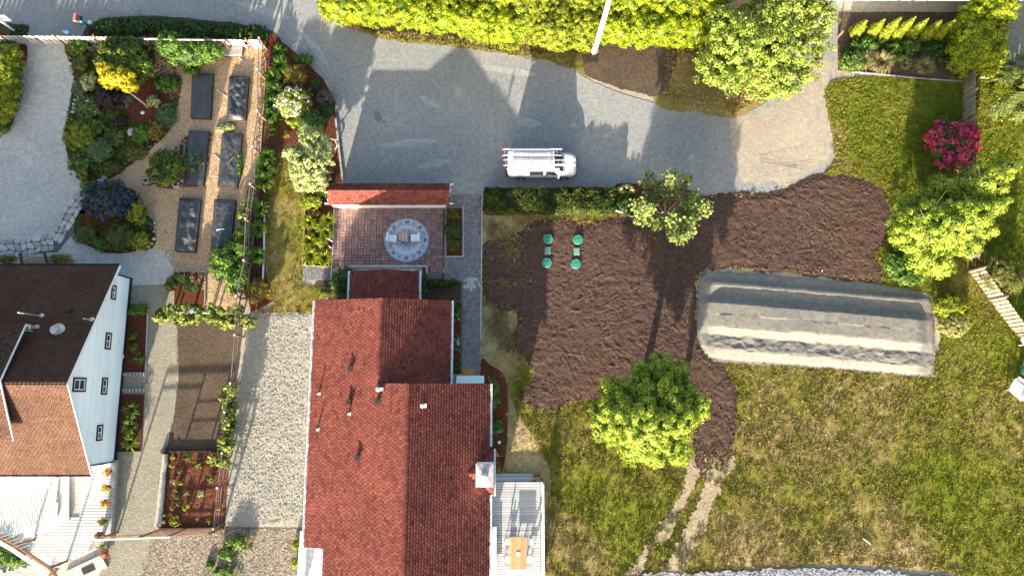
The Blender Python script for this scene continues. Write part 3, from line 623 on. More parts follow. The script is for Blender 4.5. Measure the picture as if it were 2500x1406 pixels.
Pw = scatter(GP([(1180, 560), (1330, 530), (1330, 640), (1290, 900), (1250, 890), (1180, 760)]), 90, (), 79); dw = edge_dist(Pw, GP(SOIL)); Pw = Pw[(dw < .8) & (re_.random(len(dw)) < np.clip(1 - dw / .8, 0, 1) ** 1.3) & (fbm(Pw[:, 0], Pw[:, 1], .8, 3, 23) > .42)]
tufts('dry_grass', Pw, .05, .13, .03, M['blade'], np.clip(.88 + re_.normal(size=len(Pw)) * .14, 0, 1), 5, .07, 80)
patch('tyre_track', TRACK1, 0.050, M['track_dirt'], 0.40, 0.12, seed=62)
patch('tyre_track', TRACK2, 0.052, M['track_dirt'], 0.40, 0.12, seed=63)
for tk, sd_ in ((TRACK1, 75), (TRACK2, 76)):
    P = scatter(smooth_poly(GP(tk), 3), 110, (), sd_); kp = fbm(P[:, 0], P[:, 1], 1.3, 4, 5) > .54; P = P[kp]; tufts('dry_grass', P, .05, .10, .028, M['blade'], np.clip(.72 + rng.normal(size=len(P)) * .2, 0, 1), 5, .07, sd_)
patch('crushed_stone', [(1160, 1440), (1400, 1424), (1560, 1402), (1750, 1396), (1950, 1386), (2060, 1388), (2200, 1398), (2330, 1412), (2600, 1440), (2600, 1600), (1160, 1600)], 0.09, M['crushed'], 0.25, 0.2, seed=64)
patch('topsoil', [(1422, 140), (1440, 118), (1560, 118), (1650, 120), (1640, 180), (1618, 232), (1560, 228), (1500, 212), (1440, 188)], 0.030, M['bed_soil'], 0.15, 0.2, seed=65)
field('lawn', [(1380, 112), (1424, 118), (1440, 188), (1395, 165), (1300, 140), (1100, 112), (960, 98), (870, 72), (1000, 80), (1240, 110)], 0.12, lambda x, y, d: 0.012 + 0 * x, M['lawn'], .12, tintf=lambda x, y: .4 + fbm(x, y, 1, 3) * .4, seed=66)
field('lawn', [(1616, 120), (1900, 100), (1900, 215), (1800, 284), (1700, 272), (1600, 250)], 0.12, lambda x, y, d: 0.014 + 0 * x, M['lawn'], .2, tintf=lambda x, y: .45 + fbm(x, y, .7, 3) * .5, seed=67)
tufts('dry_grass', scatter(GP([(870, 72), (960, 100), (1100, 114), (1300, 142), (1395, 168), (1420, 118), (1240, 105), (1000, 80)]), 60, (), 3), .012, .14, .03, M['blade'], .45 + .3 * rng.random(99999)[:len(scatter(GP([(870, 72), (960, 100), (1100, 114), (1300, 142), (1395, 168), (1420, 118), (1240, 105), (1000, 80)]), 60, (), 3))], 5, .06, 3)
Pq = scatter(GP([(1625, 125), (1900, 110), (1890, 215), (1800, 280), (1700, 268), (1620, 246)]), 55, (), 4); tufts('dry_grass', Pq, .014, .13, .03, M['blade'], np.clip(.3 + .9 * fbm(Pq[:, 0], Pq[:, 1], .7, 3, 2), 0, 1), 5, .06, 4)
patch('dusty_gravel', [(1790, 290), (1850, 280), (1930, 210), (1990, 130), (2030, 150), (2022, 230), (2030, 310), (2030, 380), (1990, 418), (1920, 450), (1850, 455), (1800, 430), (1780, 360)], .010, M['dirt_road'], .5, .2, seed=72)
def tread(p, q, n, w):
    a, b = G(*p, .012), G(*q, .012); d = (b - a) / np.linalg.norm(b - a); s = np.array([-d[1], d[0], 0]); mb = MB()
    for i in range(n):
        c = a + (b - a) * (i + .5) / n
        for k in (-1, 1): mb.beam(c + s * k * .04, c + s * k * w / 2 - d * .10, .04, .026, .5)
    return mb
for i, (p, q, n) in enumerate((((1856, 384), (1975, 356), 26), ((1860, 392), (1965, 412), 24), ((1900, 405), (1985, 395), 18))): tag(tread(p, q, n, .34).build('tread_marks', M['dirt_road']), kind='stuff')
k_l = gravel_mat('gravel_worn_light', (0.16, 0.162, 0.158), (0.28, 0.28, 0.272), (0.43, 0.425, 0.405), 10, 0.4, 0.02, 0.3, (0.9, 0.9, 0.9)); k_d = gravel_mat('gravel_damp', (0.08, 0.082, 0.082), (0.15, 0.152, 0.15), (0.25, 0.25, 0.245), 10, 0.4, 0.02, 0.3, (0.9, 0.9, 0.9))
for i, (x, y, rx, ry, a, m_) in enumerate(((1050, 250, 28, 7, -.5, k_l), (1118, 228, 7, 12, .2, k_l), (922, 285, 9, 13, .4, k_d), (937, 299, 5, 5, 0, k_d), (1290, 300, 30, 9, -.1, k_l), (1400, 305, 8, 7, 0, k_l), (1688, 384, 8, 8, 0, k_l), (1240, 172, 70, 9, -.15, k_l), (770, 120, 50, 9, -.9, k_l), (640, 25, 70, 9, -.3, k_l), (1000, 350, 70, 10, .1, k_l), (1480, 330, 7, 6, 0, k_l), (1060, 400, 40, 9, .2, k_l))):
    ca, sa2 = cos(a), sin(a); patch('worn_gravel', [(x + rx * cos(u) * ca + ry * sin(u) * sa2, y + rx * cos(u) * -sa2 + ry * sin(u) * ca) for u in np.linspace(0, 2 * pi, 10, endpoint=False)], .007 + .0004 * i, m_, .07, .12, seed=200 + i)
patch('flower_bed', [(2046, 30), (2345, 30), (2350, 198), (2200, 190), (2046, 172)], 0.018, M['bed_soil'], 0.05, smooth=False, seed=68)
patch('ground_under_hedge', [(780, -80), (1920, -80), (1900, 110), (1300, 128), (1100, 104), (930, 84), (850, 50), (800, 10)], 0.016, M['bed_soil'], .1, seed=69)
for (x, y, rx, ry, n) in ((1250, 610, 26, 34, 500), (1240, 690, 40, 10, 220), (1205, 560, 20, 16, 200), (1215, 790, 26, 30, 500), (1240, 840, 22, 24, 300)):
    c0 = G(x, y)[:2]; r_ = np.random.default_rng(n + x); P = c0 + r_.normal(size=(n, 2)) * np.array([rx, ry]) / 30 * .55; tufts('dry_grass', P, .07, .14, .03, M['blade'], np.clip(.85 + r_.normal(size=n) * .15, 0, 1), 5, .06, n)
# the two-tier mound of graded sand
mc = [G(1712, 676)[:2], G(2270, 722)[:2], G(2268, 916)[:2], G(1722, 866)[:2]]
ux = (mc[1] - mc[0]); ux = ux / np.hypot(*ux); vx = np.array([ux[1], -ux[0]])    # vx points south
def mound_h(x, y, d):
    sN = (x - mc[0][0]) * vx[0] + (y - mc[0][1]) * vx[1] + .12 * (fbm(x, y, .8, 3, 3) - .5)
    t = (x - mc[0][0]) * ux[0] + (y - mc[0][1]) * ux[1]
    W = 6.55 + 0.0 * t
    s = sN / W * 216 * 1.0                          # measured across in the survey's own units, 0 north .. 216 south
    z = np.interp(s, [0, 12, 20, 25, 47, 69, 128, 133, 154, 185, 192, 216], [.04, .28, .31, .26, .20, .62, .64, .62, .27, .34, .33, .02])
    endl = np.clip((t - .1) / 1.5, 0, 1); endr = np.clip((18.35 - t) / 1.3, 0, 1); e = np.minimum(endl, endr); e = e * e * (3 - 2 * e)
    z = z * (.25 + .75 * e) * np.clip(d / .3, 0, 1)
    rough = np.where((s > 150) & (s < 190), .055, .012)
    tr = np.abs(((x * .5 + y * 1.3 + fbm(x, y, 1.2, 3, 8) * 3) % 1.2) - .6)
    ci = np.floor(t / 1.05 + .35 * np.sin(np.floor(s / 33) * 2.3)).astype(int); cj = np.floor(s / 33).astype(int); hc_ = _perm[(ci * 73 + cj * 191 + 977) & 65535]; hd_ = _perm[(ci * 31 + cj * 517 + 55) & 65535]
    fu = (t / 1.05 + .35 * np.sin(np.floor(s / 33) * 2.3)) % 1.0; fv = (s / 33) % 1.0
    flat = ((s > 26) & (s < 152)) * 1.0 * e
    z = z + flat * ((hc_ - .5) * .035 + (fu - .5) * (hd_ - .5) * .05 + (fv - .5) * (hc_ - .5) * .05)
    rg = 1 - np.abs(2 * fbm(x * .7, y * 1.3, 1.5, 3, 44) - 1); z = z + ((s > 152) & (s < 190)) * .09 * (rg - .7) * e
    return .05 + z + rough * (fbm(x, y, 1.7, 4, 21) - .5) * 1.6 + rough * .35 * np.clip(.12 - tr, 0, .12) * 8
field('sand_mound', MOUND, 0.07, mound_h, M['sand'], 0.10, seed=70)
# ------------------------------------------------------------------ flagstones and edging stones
def stones_along(parent, name, line, rows, width, m, h, seed, size, gap=.03, px=True, jit=.30):
    """Irregular slabs laid in rows along a line, each a mesh of its own."""
    r = np.random.default_rng(seed); L = [G(*p)[:2] for p in line] if px else line; seg = [np.hypot(*(L[i + 1] - L[i])) for i in range(len(L) - 1)]; tot = sum(seg)
    def at(s):
        for i, q in enumerate(seg):
            if s <= q or i == len(seg) - 1:
                d = (L[i + 1] - L[i]) / q; return L[i] + d * s, np.array([-d[1], d[0]])
            s -= q
    ns = max(2, int(tot / size)); g = {}
    for i in range(ns + 1):
        for j in range(rows + 1):
            s = tot * i / ns + (r.uniform(-jit, jit) if 0 < i < ns else 0) * size + (.35 * size if j % 2 and 0 < i < ns else 0)
            o = (j / rows - .5) * width + (r.uniform(-jit, jit) * width / rows * .8)
            p, nn = at(np.clip(s, 0, tot)); g[i, j] = p + nn * o
    for i in range(ns):
        for j in range(rows):
            q = [g[i, j], g[i + 1, j], g[i + 1, j + 1], g[i, j + 1]]; c = sum(q) / 4; pl = []
            for k in range(4):
                a, b = q[k], q[(k + 1) % 4]
                for f in (r.uniform(.10, .26), r.uniform(.74, .9)):
                    e = a + (b - a) * f; e = c + (e - c) * (1 - gap * 2 / max(np.hypot(*(e - c)), .1)); pl.append(e)
            mb = MB(); tt = r.random(); zz = h * r.uniform(.75, 1.2)
            ctr = np.append(c, 0); mb.prism(pl, 0.0, zz, tt)
            mb.build(name, m, parent)
path = tag(patch('flagstone_path', [(-30, 592), (40, 588), (100, 582), (140, 560), (165, 510), (200, 466), (258, 436), (270, 452), (222, 488), (190, 560), (140, 616), (60, 622), (-30, 625)], 0.012, M['joint_grey'], .04, smooth=False, seed=71), kind='structure')
stones_along(path, 'flagstone', [(-20, 606), (60, 603), (132, 590)], 3, 1.5, M['flag'], .045, 5, .55, .018)
stones_along(path, 'flagstone', [(132, 588), (154, 552), (178, 508), (212, 468)], 3, 1.35, M['flag'], .045, 6, .55, .018)
stones_along(path, 'flagstone', [(214, 462), (264, 438)], 2, .8, M['flag'], .045, 7, .45, .018)
def edging(label, line, size, seed, h=.16, tone=None):
    c = G(*line[0]); t = thing('stone_edging', label, 'stone edging', c, 'rows of rounded edging stones in the front garden'); r = np.random.default_rng(seed); L = [G(*p)[:2] for p in line]
    for i in range(len(L) - 1):
        n = max(1, int(np.hypot(*(L[i + 1] - L[i])) / size))
        for k in range(n):
            p = L[i] + (L[i + 1] - L[i]) * (k + .5 * r.random()) / n + r.normal(size=2) * .05; s = size * r.uniform(.32, .58); mb = MB(); a0 = r.random() * 6
            V = []; F = []; m = 7
            for (q, z) in ((1.0, 0), (1.05, .35), (.75, .8), (.3, 1.0)):
                V += [(p[0] + cos(a0 + 6.283 * j / m) * s * q * r.uniform(.85, 1.15), p[1] + sin(a0 + 6.283 * j / m) * s * q * r.uniform(.7, 1.0), h * z * r.uniform(.85, 1.15)) for j in range(m)]
            for b in range(3): F += [(b * m + j, b * m + (j + 1) % m, (b + 1) * m + (j + 1) % m, (b + 1) * m + j) for j in range(m)]
            F.append(tuple(range(3 * m, 4 * m))); mb.add(V, F, r.random()); mb.build('stone', M['rock'], t, smooth=False)
edging('edging stones along the left bed beside the curving gravel drive', [(0, 330), (30, 290), (44, 255), (54, 225), (57, 185), (58, 160)], .36, 1)
edging('edging stones between the gravel drive and the shrub bed', [(172, 140), (176, 165), (182, 205), (186, 240), (180, 262), (181, 285), (176, 300)], .38, 2)
edging('pale stones along the low tip of the shrub bed', [(176, 426), (190, 436), (204, 446)], .25, 3, .1)
edging('edging stones along the chip path side of the shrub bed', [(392, 342), (372, 358), (350, 372), (325, 388), (296, 402)], .30, 4)
edging('edging stones around the blue shrub bed', [(338, 488), (352, 508), (366, 525), (378, 545), (379, 565), (376, 588), (362, 602), (345, 612), (318, 616)], .33, 5)
t = thing('stepping_block', 'squared pale stone block at the end of flagstone path', 'stone block', G(258, 433)); MB().box((*G(258, 433)[:2], .09), (.38, .42, .18), .5).build('block', M['rock'], t)
t = thing('garden_rock', 'large grey boulder in the shrub bed beside low green mound', 'rock', G(324, 324)); mb = MB(); c = G(324, 324)
mb.lathe((c[0], c[1], 0), [(.40, 0), (.44, .12), (.30, .34), (.12, .42)], 6); mb.build('rock', M['rock'], t)
t = thing('garden_rock', 'small white stone lying on red mulch in shrub bed', 'rock', G(349, 276)); c = G(349, 276)
MB().lathe((c[0], c[1], 0), [(.16, 0), (.18, .06), (.06, .13)], 6).build('rock', M['white'], t)
# ------------------------------------------------------------------ paved areas
def rect_px(a, b, c, d): return GP([a, b, c, d])
patio = patch('patio', [(817, 506), (1086, 506), (1084, 682), (1032, 682), (1030, 652), (812, 652), (812, 680), (808, 690)], 0.016, M['joint'], 0, smooth=False)
pp = np.array(GP([(817, 506), (1086, 506), (1084, 682), (1045, 682), (1043, 650), (812, 650)])); rugc = G(993, 586)[:2]
r = np.random.default_rng(5); S = .50; x0, y0 = pp[:, 0].min() + .05, pp[:, 1].min() + .02; cells = []
for i in range(19):
    for j in range(12):
        for k in range(2):
            cx = x0 + S * (i + .5); cy = y0 + S * (j + .5); hz = (i + j) % 2 == 0; o = (k - .5) * S / 2
            c = (cx, cy + o) if hz else (cx + o, cy)
            if inside(np.array([c]), pp)[0] and np.hypot(c[0] - rugc[0], c[1] - rugc[1]) < 99: cells.append((c, hz))
cells.sort(key=lambda q: np.hypot(q[0][0] - rugc[0], q[0][1] - rugc[1]) < 1.55)
rest = MB(); shared = {}
for n, (c, hz) in enumerate(cells):
    s = (S - .035, S / 2 - .035, .05); s = s if hz else (s[1], s[0], s[2]); z = .035 + r.uniform(-.006, .006)
    if n < 300:
        tt = int(r.integers(6))
        if (hz, tt) not in shared:
            o = MB().box((0, 0, 0), s, 0, tt / 5).build('paver', M['paver_red'], patio, local=True); shared[hz, tt] = o.data; o.location = (c[0], c[1], z)
        else:
            o = bpy.data.objects.new('paver', shared[hz, tt]); COL.objects.link(o); o.parent = patio; o.location = (c[0], c[1], z)
        o.rotation_euler = (0, 0, r.uniform(-.02, .02))
    else: rest.box((c[0], c[1], z), s, 0, r.random())
if rest.v: tag(rest.build('pavers', M['paver_red'], patio), kind='stuff')
def weave(name, pts, z, seed, S=.30, parent=None):
    base = patch(name, pts, z, M['joint_grey'], 0, smooth=False); poly = np.array(GP(pts)); r = np.random.default_rng(seed); lo = poly.min(0); hi = poly.max(0); mb = MB(); pale = MB(); wp = G(1150, 692)[:2]
    for i in range(int((hi[0] - lo[0]) / S) + 1):
        for j in range(int((hi[1] - lo[1]) / S) + 1):
            hz = (i + j) % 2 == 0
            for k in range(2):
                o = (k - .5) * S / 2; c = (lo[0] + S * (i + .5) + (0 if hz else o), lo[1] + S * (j + .5) + (o if hz else 0))
                if inside(np.array([c]), poly)[0]:
                    s = (S - .03, S / 2 - .028) if hz else (S / 2 - .028, S - .03); (pale if np.hypot((c[0] - wp[0]) / 1.4, c[1] - wp[1]) < r.uniform(.25, .65) else mb).box((c[0], c[1], z + .018), (*s, .03), r.uniform(-.02, .02), r.random())
    tag(mb.build('pavers', M['paver_grey'], base), kind='stuff')
    if pale.f: tag(pale.build('worn_pavers', M['block'], base), kind='stuff')
    return base
weave('paved_walk', [(1090, 476), (1175, 476), (1172, 690), (1171, 912), (1126, 912), (1128, 690), (1086, 690), (1087, 628), (1130, 628), (1130, 504), (1090, 504)], .012, 1)
weave('paved_landing', [(740, 652), (806, 652), (806, 684), (738, 684)], .020, 2, .24)
def kerb(name, label, line, w, h, m, cat='edging'):
    t = thing(name, label, cat, G(*line[0])); P = [G(*p) for p in line]; mb = MB()
    for i in range(len(P) - 1): mb.beam(P[i] + [0, 0, h / 2], P[i + 1] + [0, 0, h / 2 + .002 * i], w, h)
    mb.build('kerb', m, t); return t
kerb('kerb', 'pale concrete kerb between paved walk and dry lawn', [(1177, 474), (1175, 700), (1173, 830)], .10, .08, M['concrete'])
kerb('kerb', 'concrete kerb around the shrub planter by the patio', [(1131, 504), (1131, 627), (1087, 627)], .10, .10, M['concrete'])
kerb('kerb', 'pale kerb along the left side of the brick patio', [(816, 508), (813, 600), (808, 690)], .10, .07, M['concrete'])
kerb('kerb', 'narrow concrete strip in front of the porch', [(853, 650), (1042, 650), (1044, 684)], .17, .075, M['concrete'])
kerb('kerb', 'thin white garden edging beside the straggling daylilies', [(647, 525), (646, 600), (643, 682)], .10, .18, M['white'])
kerb('kerb', 'timber edging left of the leafy patio planter', [(746, 500), (744, 560), (740, 648), (806, 652)], .07, .16, M['wood_fence'])
kerb('kerb', 'timber kerb in the bed beside the driveway bend', [(820, 290), (826, 340), (830, 380), (838, 446)], .16, .16, M['wood_grey'])
kerb('kerb', 'concrete edging around the narrow mulch bed at the white gable', [(362, 745), (356, 908)], .09, .08, M['concrete'])
kerb('kerb', 'dark edging of the grassy bed below the white gable', [(352, 963), (344, 1101), (290, 1101)], .07, .08, M['wood_dark'])
kerb('kerb', 'pale stone edge of the arborvitae bed above the lawn', [(2080, 176), (2180, 186), (2250, 193), (2350, 200)], .10, .10, M['rock'])
kerb('kerb', 'timber frame around the small red mulch bed', [(423, 664), (503, 662), (501, 745)], .07, .12, M['wood_grey'])
for px_, py_, n_, lab in ((329, 914, 6, 'hollow concrete blocks closing the upper mulch bed'), (327, 953, 6, 'hollow concrete blocks closing the lower grassy bed')):
    t = thing('block_row', lab, 'concrete blocks', G(px_, py_))
    for i in range(n_):
        c = G(px_ - 21 + i * 8.4, py_); mb = MB(); w = .27; d = .22
        for q in ((-w / 2 + .02, 0, .04, d), (w / 2 - .02, 0, .04, d), (0, d / 2 - .02, w - .08, .04), (0, -d / 2 + .02, w - .08, .04)): mb.box((c[0] + q[0], c[1] + q[1], .1), (q[2], q[3], .2))
        mb.build('block', M['block'], t)
# ================================================================== HOUSES
def plane_z(p0, n):                                   # height of a plane at x, y
    return lambda x, y: p0[2] - (n[0] * (x - p0[0]) + n[1] * (y - p0[1])) / n[2]
def roof_slope(parent, name, poly3, eave_dir, m, tab=(.30, .20), under=.10, seed=0, excl=(), tv=.2):
    """A roof slope: a slab plus courses of separate shingle tabs. poly3: corners (x, y, z) in one plane; eave_dir: unit vector along the eave."""
    P = [np.asarray(p, float) for p in poly3]; e = np.asarray(eave_dir, float); e /= np.linalg.norm(e)
    n = np.zeros(3)
    for i in range(len(P)): n += np.cross(P[i] - P[0], P[(i + 1) % len(P)] - P[0])
    n /= np.linalg.norm(n); n = n if n[2] > 0 else -n
    up = np.cross(n, e); up = up if up[2] > 0 else -up
    if np.cross(e, up) @ n < 0: e = -e
    o = P[0]; q = np.array([[(p - o) @ e, (p - o) @ up] for p in P]); lo = q.min(0); hi = q.max(0)
    mb = MB(); nn = len(P); ar = sum(q[i][0] * q[(i + 1) % nn][1] - q[(i + 1) % nn][0] * q[i][1] for i in range(nn)); PP = P if ar > 0 else P[::-1]
    mb.add([p - n * .012 for p in PP] + [p - n * (.012 + under) for p in PP], [tuple(range(nn)), tuple(range(2 * nn - 1, nn - 1, -1))] + [(i, nn + i, nn + (i + 1) % nn, (i + 1) % nn) for i in range(nn)])
    slab = mb.build(name, M['felt'], parent)
    r = np.random.default_rng(seed); V = []; F = []; T = []; w, h = tab; k = 0
    nv = int((hi[1] - lo[1]) / h) + 1
    A, B, LO, HI = [], [], [], []
    for j in range(nv):
        vb = lo[1] + (j + .5) * h; us = []
        for i in range(nn):
            (ua, va), (ub, vb2) = q[i], q[(i + 1) % nn]
            if (va - vb) * (vb2 - vb) < 0: us.append(ua + (ub - ua) * (vb - va) / (vb2 - va))
        if len(us) < 2: continue
        l, g_ = min(us), max(us); off = (j % 2) * w * .5 + r.uniform(-.12, .12) * w; nu = int((g_ - l) / w) + 3
        aa = lo[0] - w + off + w * (math.floor((l - lo[0]) / w) + np.arange(nu)); A.append(aa); B.append(np.full(nu, lo[1] + j * h)); LO.append(np.full(nu, l)); HI.append(np.full(nu, g_))
    A = np.concatenate(A); B = np.concatenate(B); LO = np.concatenate(LO); HI = np.concatenate(HI); ok = (A + w > LO + .05) & (A < HI - .05)
    for e_ in excl: ok &= ~inside(np.column_stack([A + w / 2, B + h / 2]), e_)
    A, B, LO, HI = A[ok], B[ok], LO[ok], HI[ok]; m_ = len(A); g = .017
    lift = .010 + .022 * r.random(m_) * (r.random(m_) < .75); hh = h + .005; j1 = r.uniform(-.012, .012, m_)
    def pt(a, b, z): return o + a[:, None] * e + b[:, None] * up + z[:, None] * n
    a0, a1 = np.maximum(A + g, LO), np.minimum(A + w - g, HI); b0, b1 = B + j1, B + hh
    V = np.stack([pt(a0, b0, lift), pt(a1, b0, lift), pt(a1, b1, 0 * lift + .004), pt(a0, b1, 0 * lift + .004), pt(a0, b0, 0 * lift - .01), pt(a1, b0, 0 * lift - .01)], 1).reshape(-1, 3)
    b = np.arange(m_)[:, None] * 6
    F = np.concatenate([b + [0, 1, 2, 3], b + [4, 5, 1, 0]]); t = np.clip(.5 + r.normal(size=m_) * tv, 0, 1); T = np.concatenate([t, t])
    tag(mesh_obj('shingles', V, F, m, slab, tint=T), kind='stuff')
    return slab
def gutter(parent, a, b, m, w=.13):
    mb = MB(); a = np.asarray(a, float); b = np.asarray(b, float); d = (b - a) / np.linalg.norm(b - a); s = np.array([-d[1], d[0], 0])
    for k in (-1, 1): mb.beam(a + s * k * w / 2, b + s * k * w / 2, .018, .11)
    mb.beam(a - [0, 0, .05], b - [0, 0, .05], w, .016)
    L = np.linalg.norm(b - a)
    for i in range(int(L / 1.0) + 1):
        p = a + d * min(i * 1.0 + .1, L - .05); mb.beam(p - s * w * .55 + [0, 0, .05], p + s * w * .55 + [0, 0, .05], .03, .012)
    return mb.build('gutter', m, parent)
# ---- the red-roofed house
xl = (G(768, 735, 4.0)[0] + G(744, 1280, 4.0)[0]) / 2; SL = .27; zl = 4.0
def ridge(px, py):
    h = 5.5
    for _ in range(30): h = zl + SL * (G(px, py, h)[0] - xl)
    return G(px, py, h)[0], h
xA, zA = ridge(928, 830); xB, zB = ridge(990, 1150)
def right_eave(px, py, xr, zr):
    h = 3.5
    for _ in range(30): h = zr - SL * (G(px, py, h)[0] - xr)
    return G(px, py, h)[0], h
xAr, zAr = right_eave(1102, 830, xA, zA); xBr, zBr = right_eave(1197, 1060, xB, zB)
yN = G(930, 730, 4.8)[1]; yM = G(1000, 936, 5.5)[1]; yS = G(990, 1414, 5.0)[1]
hs = thing('house', 'low house with a long red shingle gable roof beside the brick patio', 'house', ((xl + xBr) / 2, (yN + yS) / 2))
notch_x = G(788, 1370, zl + SL * .9)[0]; notch_y = G(760, 1332, 3.5)[1]; zn = zl + SL * (notch_x - xl)
wl = xl + .35
mb = MB()
mb.prism([(wl, yN - .35), (xAr - .3, yN - .35), (xAr - .3, yM - .3), (xBr - .35, yM - .3), (xBr - .35, yS + .3), (notch_x + .3, yS + .3), (notch_x + .3, notch_y - .1), (wl, notch_y - .1)], 0.0, zl - .25)
# gable triangles over the walls
for x0, x1, xr, zr, y, ze in ((wl, xAr - .3, xA, zA, yN - .35, zl - .25), (xA, xBr - .35, xB, zB, yM - .3, 3.15), (notch_x + .3, xBr - .35, xB, zB, yS + .35, 3.15)):
    mb.add([(x0, y, zl - .4), (x1, y, zl - .4), (x1, y, zr - .12 - SL * (x1 - xr)), (xr, y, zr - .14), (x0, y, zr - .12 - SL * (xr - x0)),
            (x0, y - .12, zl - .4), (x1, y - .12, zl - .4), (x1, y - .12, zr - .12 - SL * (x1 - xr)), (xr, y - .12, zr - .14), (x0, y - .12, zr - .12 - SL * (xr - x0))],
           [(4, 3, 2, 1, 0), (5, 6, 7, 8, 9), (2, 3, 8, 7), (3, 4, 9, 8)])
mb.build('wall', M['siding'], hs)
rfl = roof_slope(hs, 'roof', [(xl, yN, zl), (xl, notch_y, zl), (notch_x, notch_y, zn), (notch_x, yS, zn), (xB, yS, zB), (xB, yM, zB), (xA, yM, zA), (xA, yN, zA)], (0, 1, 0), M['sh_red'], seed=1)
roof_slope(hs, 'roof', [(xA, yN, zA), (xA, yM - .1, zA), (xAr, yM - .1, zAr), (xAr, yN, zAr)], (0, 1, 0), M['sh_red'], seed=2)
chx = G(1163, 1155, 5.2)[0]
roof_slope(hs, 'roof', [(xB, yM, zB), (xB, yS, zB), (xBr, yS, zBr), (xBr, yM, zBr)], (0, 1, 0), M['sh_red'], seed=3)
def caps(x, z, y0, y1, seed):
    r = np.random.default_rng(seed); mb = MB(); y = y0
    while y < y1 - .2:
        t = float(np.clip(.5 + r.normal() * .2, 0, 1)); l = r.uniform(0, .012)
        for s in (-1, 1): mb.add([(x, y, z + .035 + l), (x, y + .24, z + .02), (x + s * .16, y + .24, z + .015 - .16 * SL), (x + s * .16, y, z + .03 + l - .16 * SL)], [(0, 1, 2, 3) if s < 0 else (3, 2, 1, 0)], t)
        y += .235
    tag(mb.build('ridge_shingles', M['sh_red'], rfl), kind='stuff')
caps(xA, zA, yM + .1, yN, 4); caps(xB, zB, yS, yM, 5)
gutter(hs, (xl - .06, notch_y, zl - .04), (xl - .06, yN, zl - .04), M['white']); gutter(hs, (xAr + .06, yM, zAr - .04), (xAr + .06, yN, zAr - .04), M['white'])
gutter(hs, (xBr + .06, G(1197, 1090, zBr)[1], zBr - .04), (xBr + .06, yM, zBr - .04), M['white']); gutter(hs, (xBr + .06, yS, zBr - .04), (xBr + .06, G(1197, 1208, zBr)[1], zBr - .04), M['white'])
gutter(hs, (notch_x - .05, yS, zn - .04), (notch_x - .05, notch_y, zn - .04), M['white'])
def on_left(px, py):
    h = 4.5
    for _ in range(20): h = zl + SL * (G(px, py, h)[0] - xl)
    return G(px, py, h)
def on_rightB(px, py):
    h = 4.5
    for _ in range(20): h = zB - SL * (G(px, py, h)[0] - xB)
    return G(px, py, h)
for px_, py_ in ((856, 900), (853, 981), (923, 980), (874, 1117)):            # low black box vents
    c = on_left(px_, py_); mb = MB(); mb.box(c + [0, 0, .10], (.26, .30, .26), 0, taper=.85); mb.box(c + [0, 0, .25], (.34, .38, .05)); mb.build('roof_vent', M['black'], hs)
for px_, py_ in ((779, 957), (853, 1006), (776, 1044)):                        # slim vent pipes with pale flashing
    c = on_left(px_, py_); mb = MB(); mb.beam(c + [-.14, -.1, -.04], c + [.14, -.1, .06], .26, .03); fl = mb.build('flashing', M['alu'], hs)
    MB().lathe(c + [0, 0, -.05], [(.05, 0), (.05, .62), (.04, .63)], 8).build('vent_pipe', M['black'], fl)
c = on_left(925, 950); mb = MB(); mb.lathe(c + [0, 0, -.05], [(.19, 0), (.19, .35), (.10, .36), (.10, .42)], 14); mb.box(c + [.25, 0, .15], (.26, .26, .34)); mb.build('exhaust_hood', M['alu'], hs)
c = on_rightB(1034, 990); mb = MB(); mb.lathe(c + [0, 0, -.05], [(.07, 0), (.07, .7), (.14, .72), (.14, .82), (.03, .9)], 12); mb.box(c + [.12, 0, .03], (.2, .28, .03)); mb.build('flue', M['white'], hs)
# chimney, with its cricket and cap
ctop = G(1183, 1160, 6.4); cx, cy = ctop[0], ctop[1]
mb = MB(); mb.box((cx, cy, 3.2), (1.16, 1.5, 6.3)); ch = mb.build('chimney', M['siding'], hs)
mb = MB(); mb.box((cx, cy, 6.38), (1.24, 1.6, .07)); mb.add([(cx - .6, cy - .78, 6.42), (cx + .6, cy - .78, 6.42), (cx + .6, cy + .78, 6.42), (cx - .6, cy + .78, 6.42), (cx, cy, 6.52)], [(0, 1, 4), (1, 2, 4), (2, 3, 4), (3, 0, 4)]); mb.build('chimney_cap', M['copper_cap'], ch)
MB().lathe((cx, cy, 6.45), [(.24, 0), (.24, .28), (.26, .30), (.20, .40), (.06, .45)], 18).build('chimney_pot', M['alu'], ch)
yc0, yc1 = cy - .75, cy + .75; kx = xBr + .28
zz = lambda x: zB - SL * (x - xB)
a = (cx - 1.25, cy, zz(cx - 1.25) + .02); b0 = (kx, yc0 - 1.0, zBr + .05); 
roof_slope(hs, 'roof', [(cx - 1.35, cy, zz(cx - 1.35) + .03), (kx, cy, zz(cx - 1.35) + .03), (kx, yc0 - .85, zz(kx) + .16)], (1, 0, 0), M['sh_red'], tab=(.28, .2), seed=6)
roof_slope(hs, 'roof', [(cx - 1.35, cy, zz(cx - 1.35) + .03), (kx, cy, zz(cx - 1.35) + .03), (kx, yc1 + .85, zz(kx) + .16)], (1, 0, 0), M['sh_red'], tab=(.28, .2), seed=7)
gutter(hs, (kx + .05, yc0 - .9, zz(kx) + .08), (kx + .05, yc1 + .9, zz(kx) + .08), M['white'])
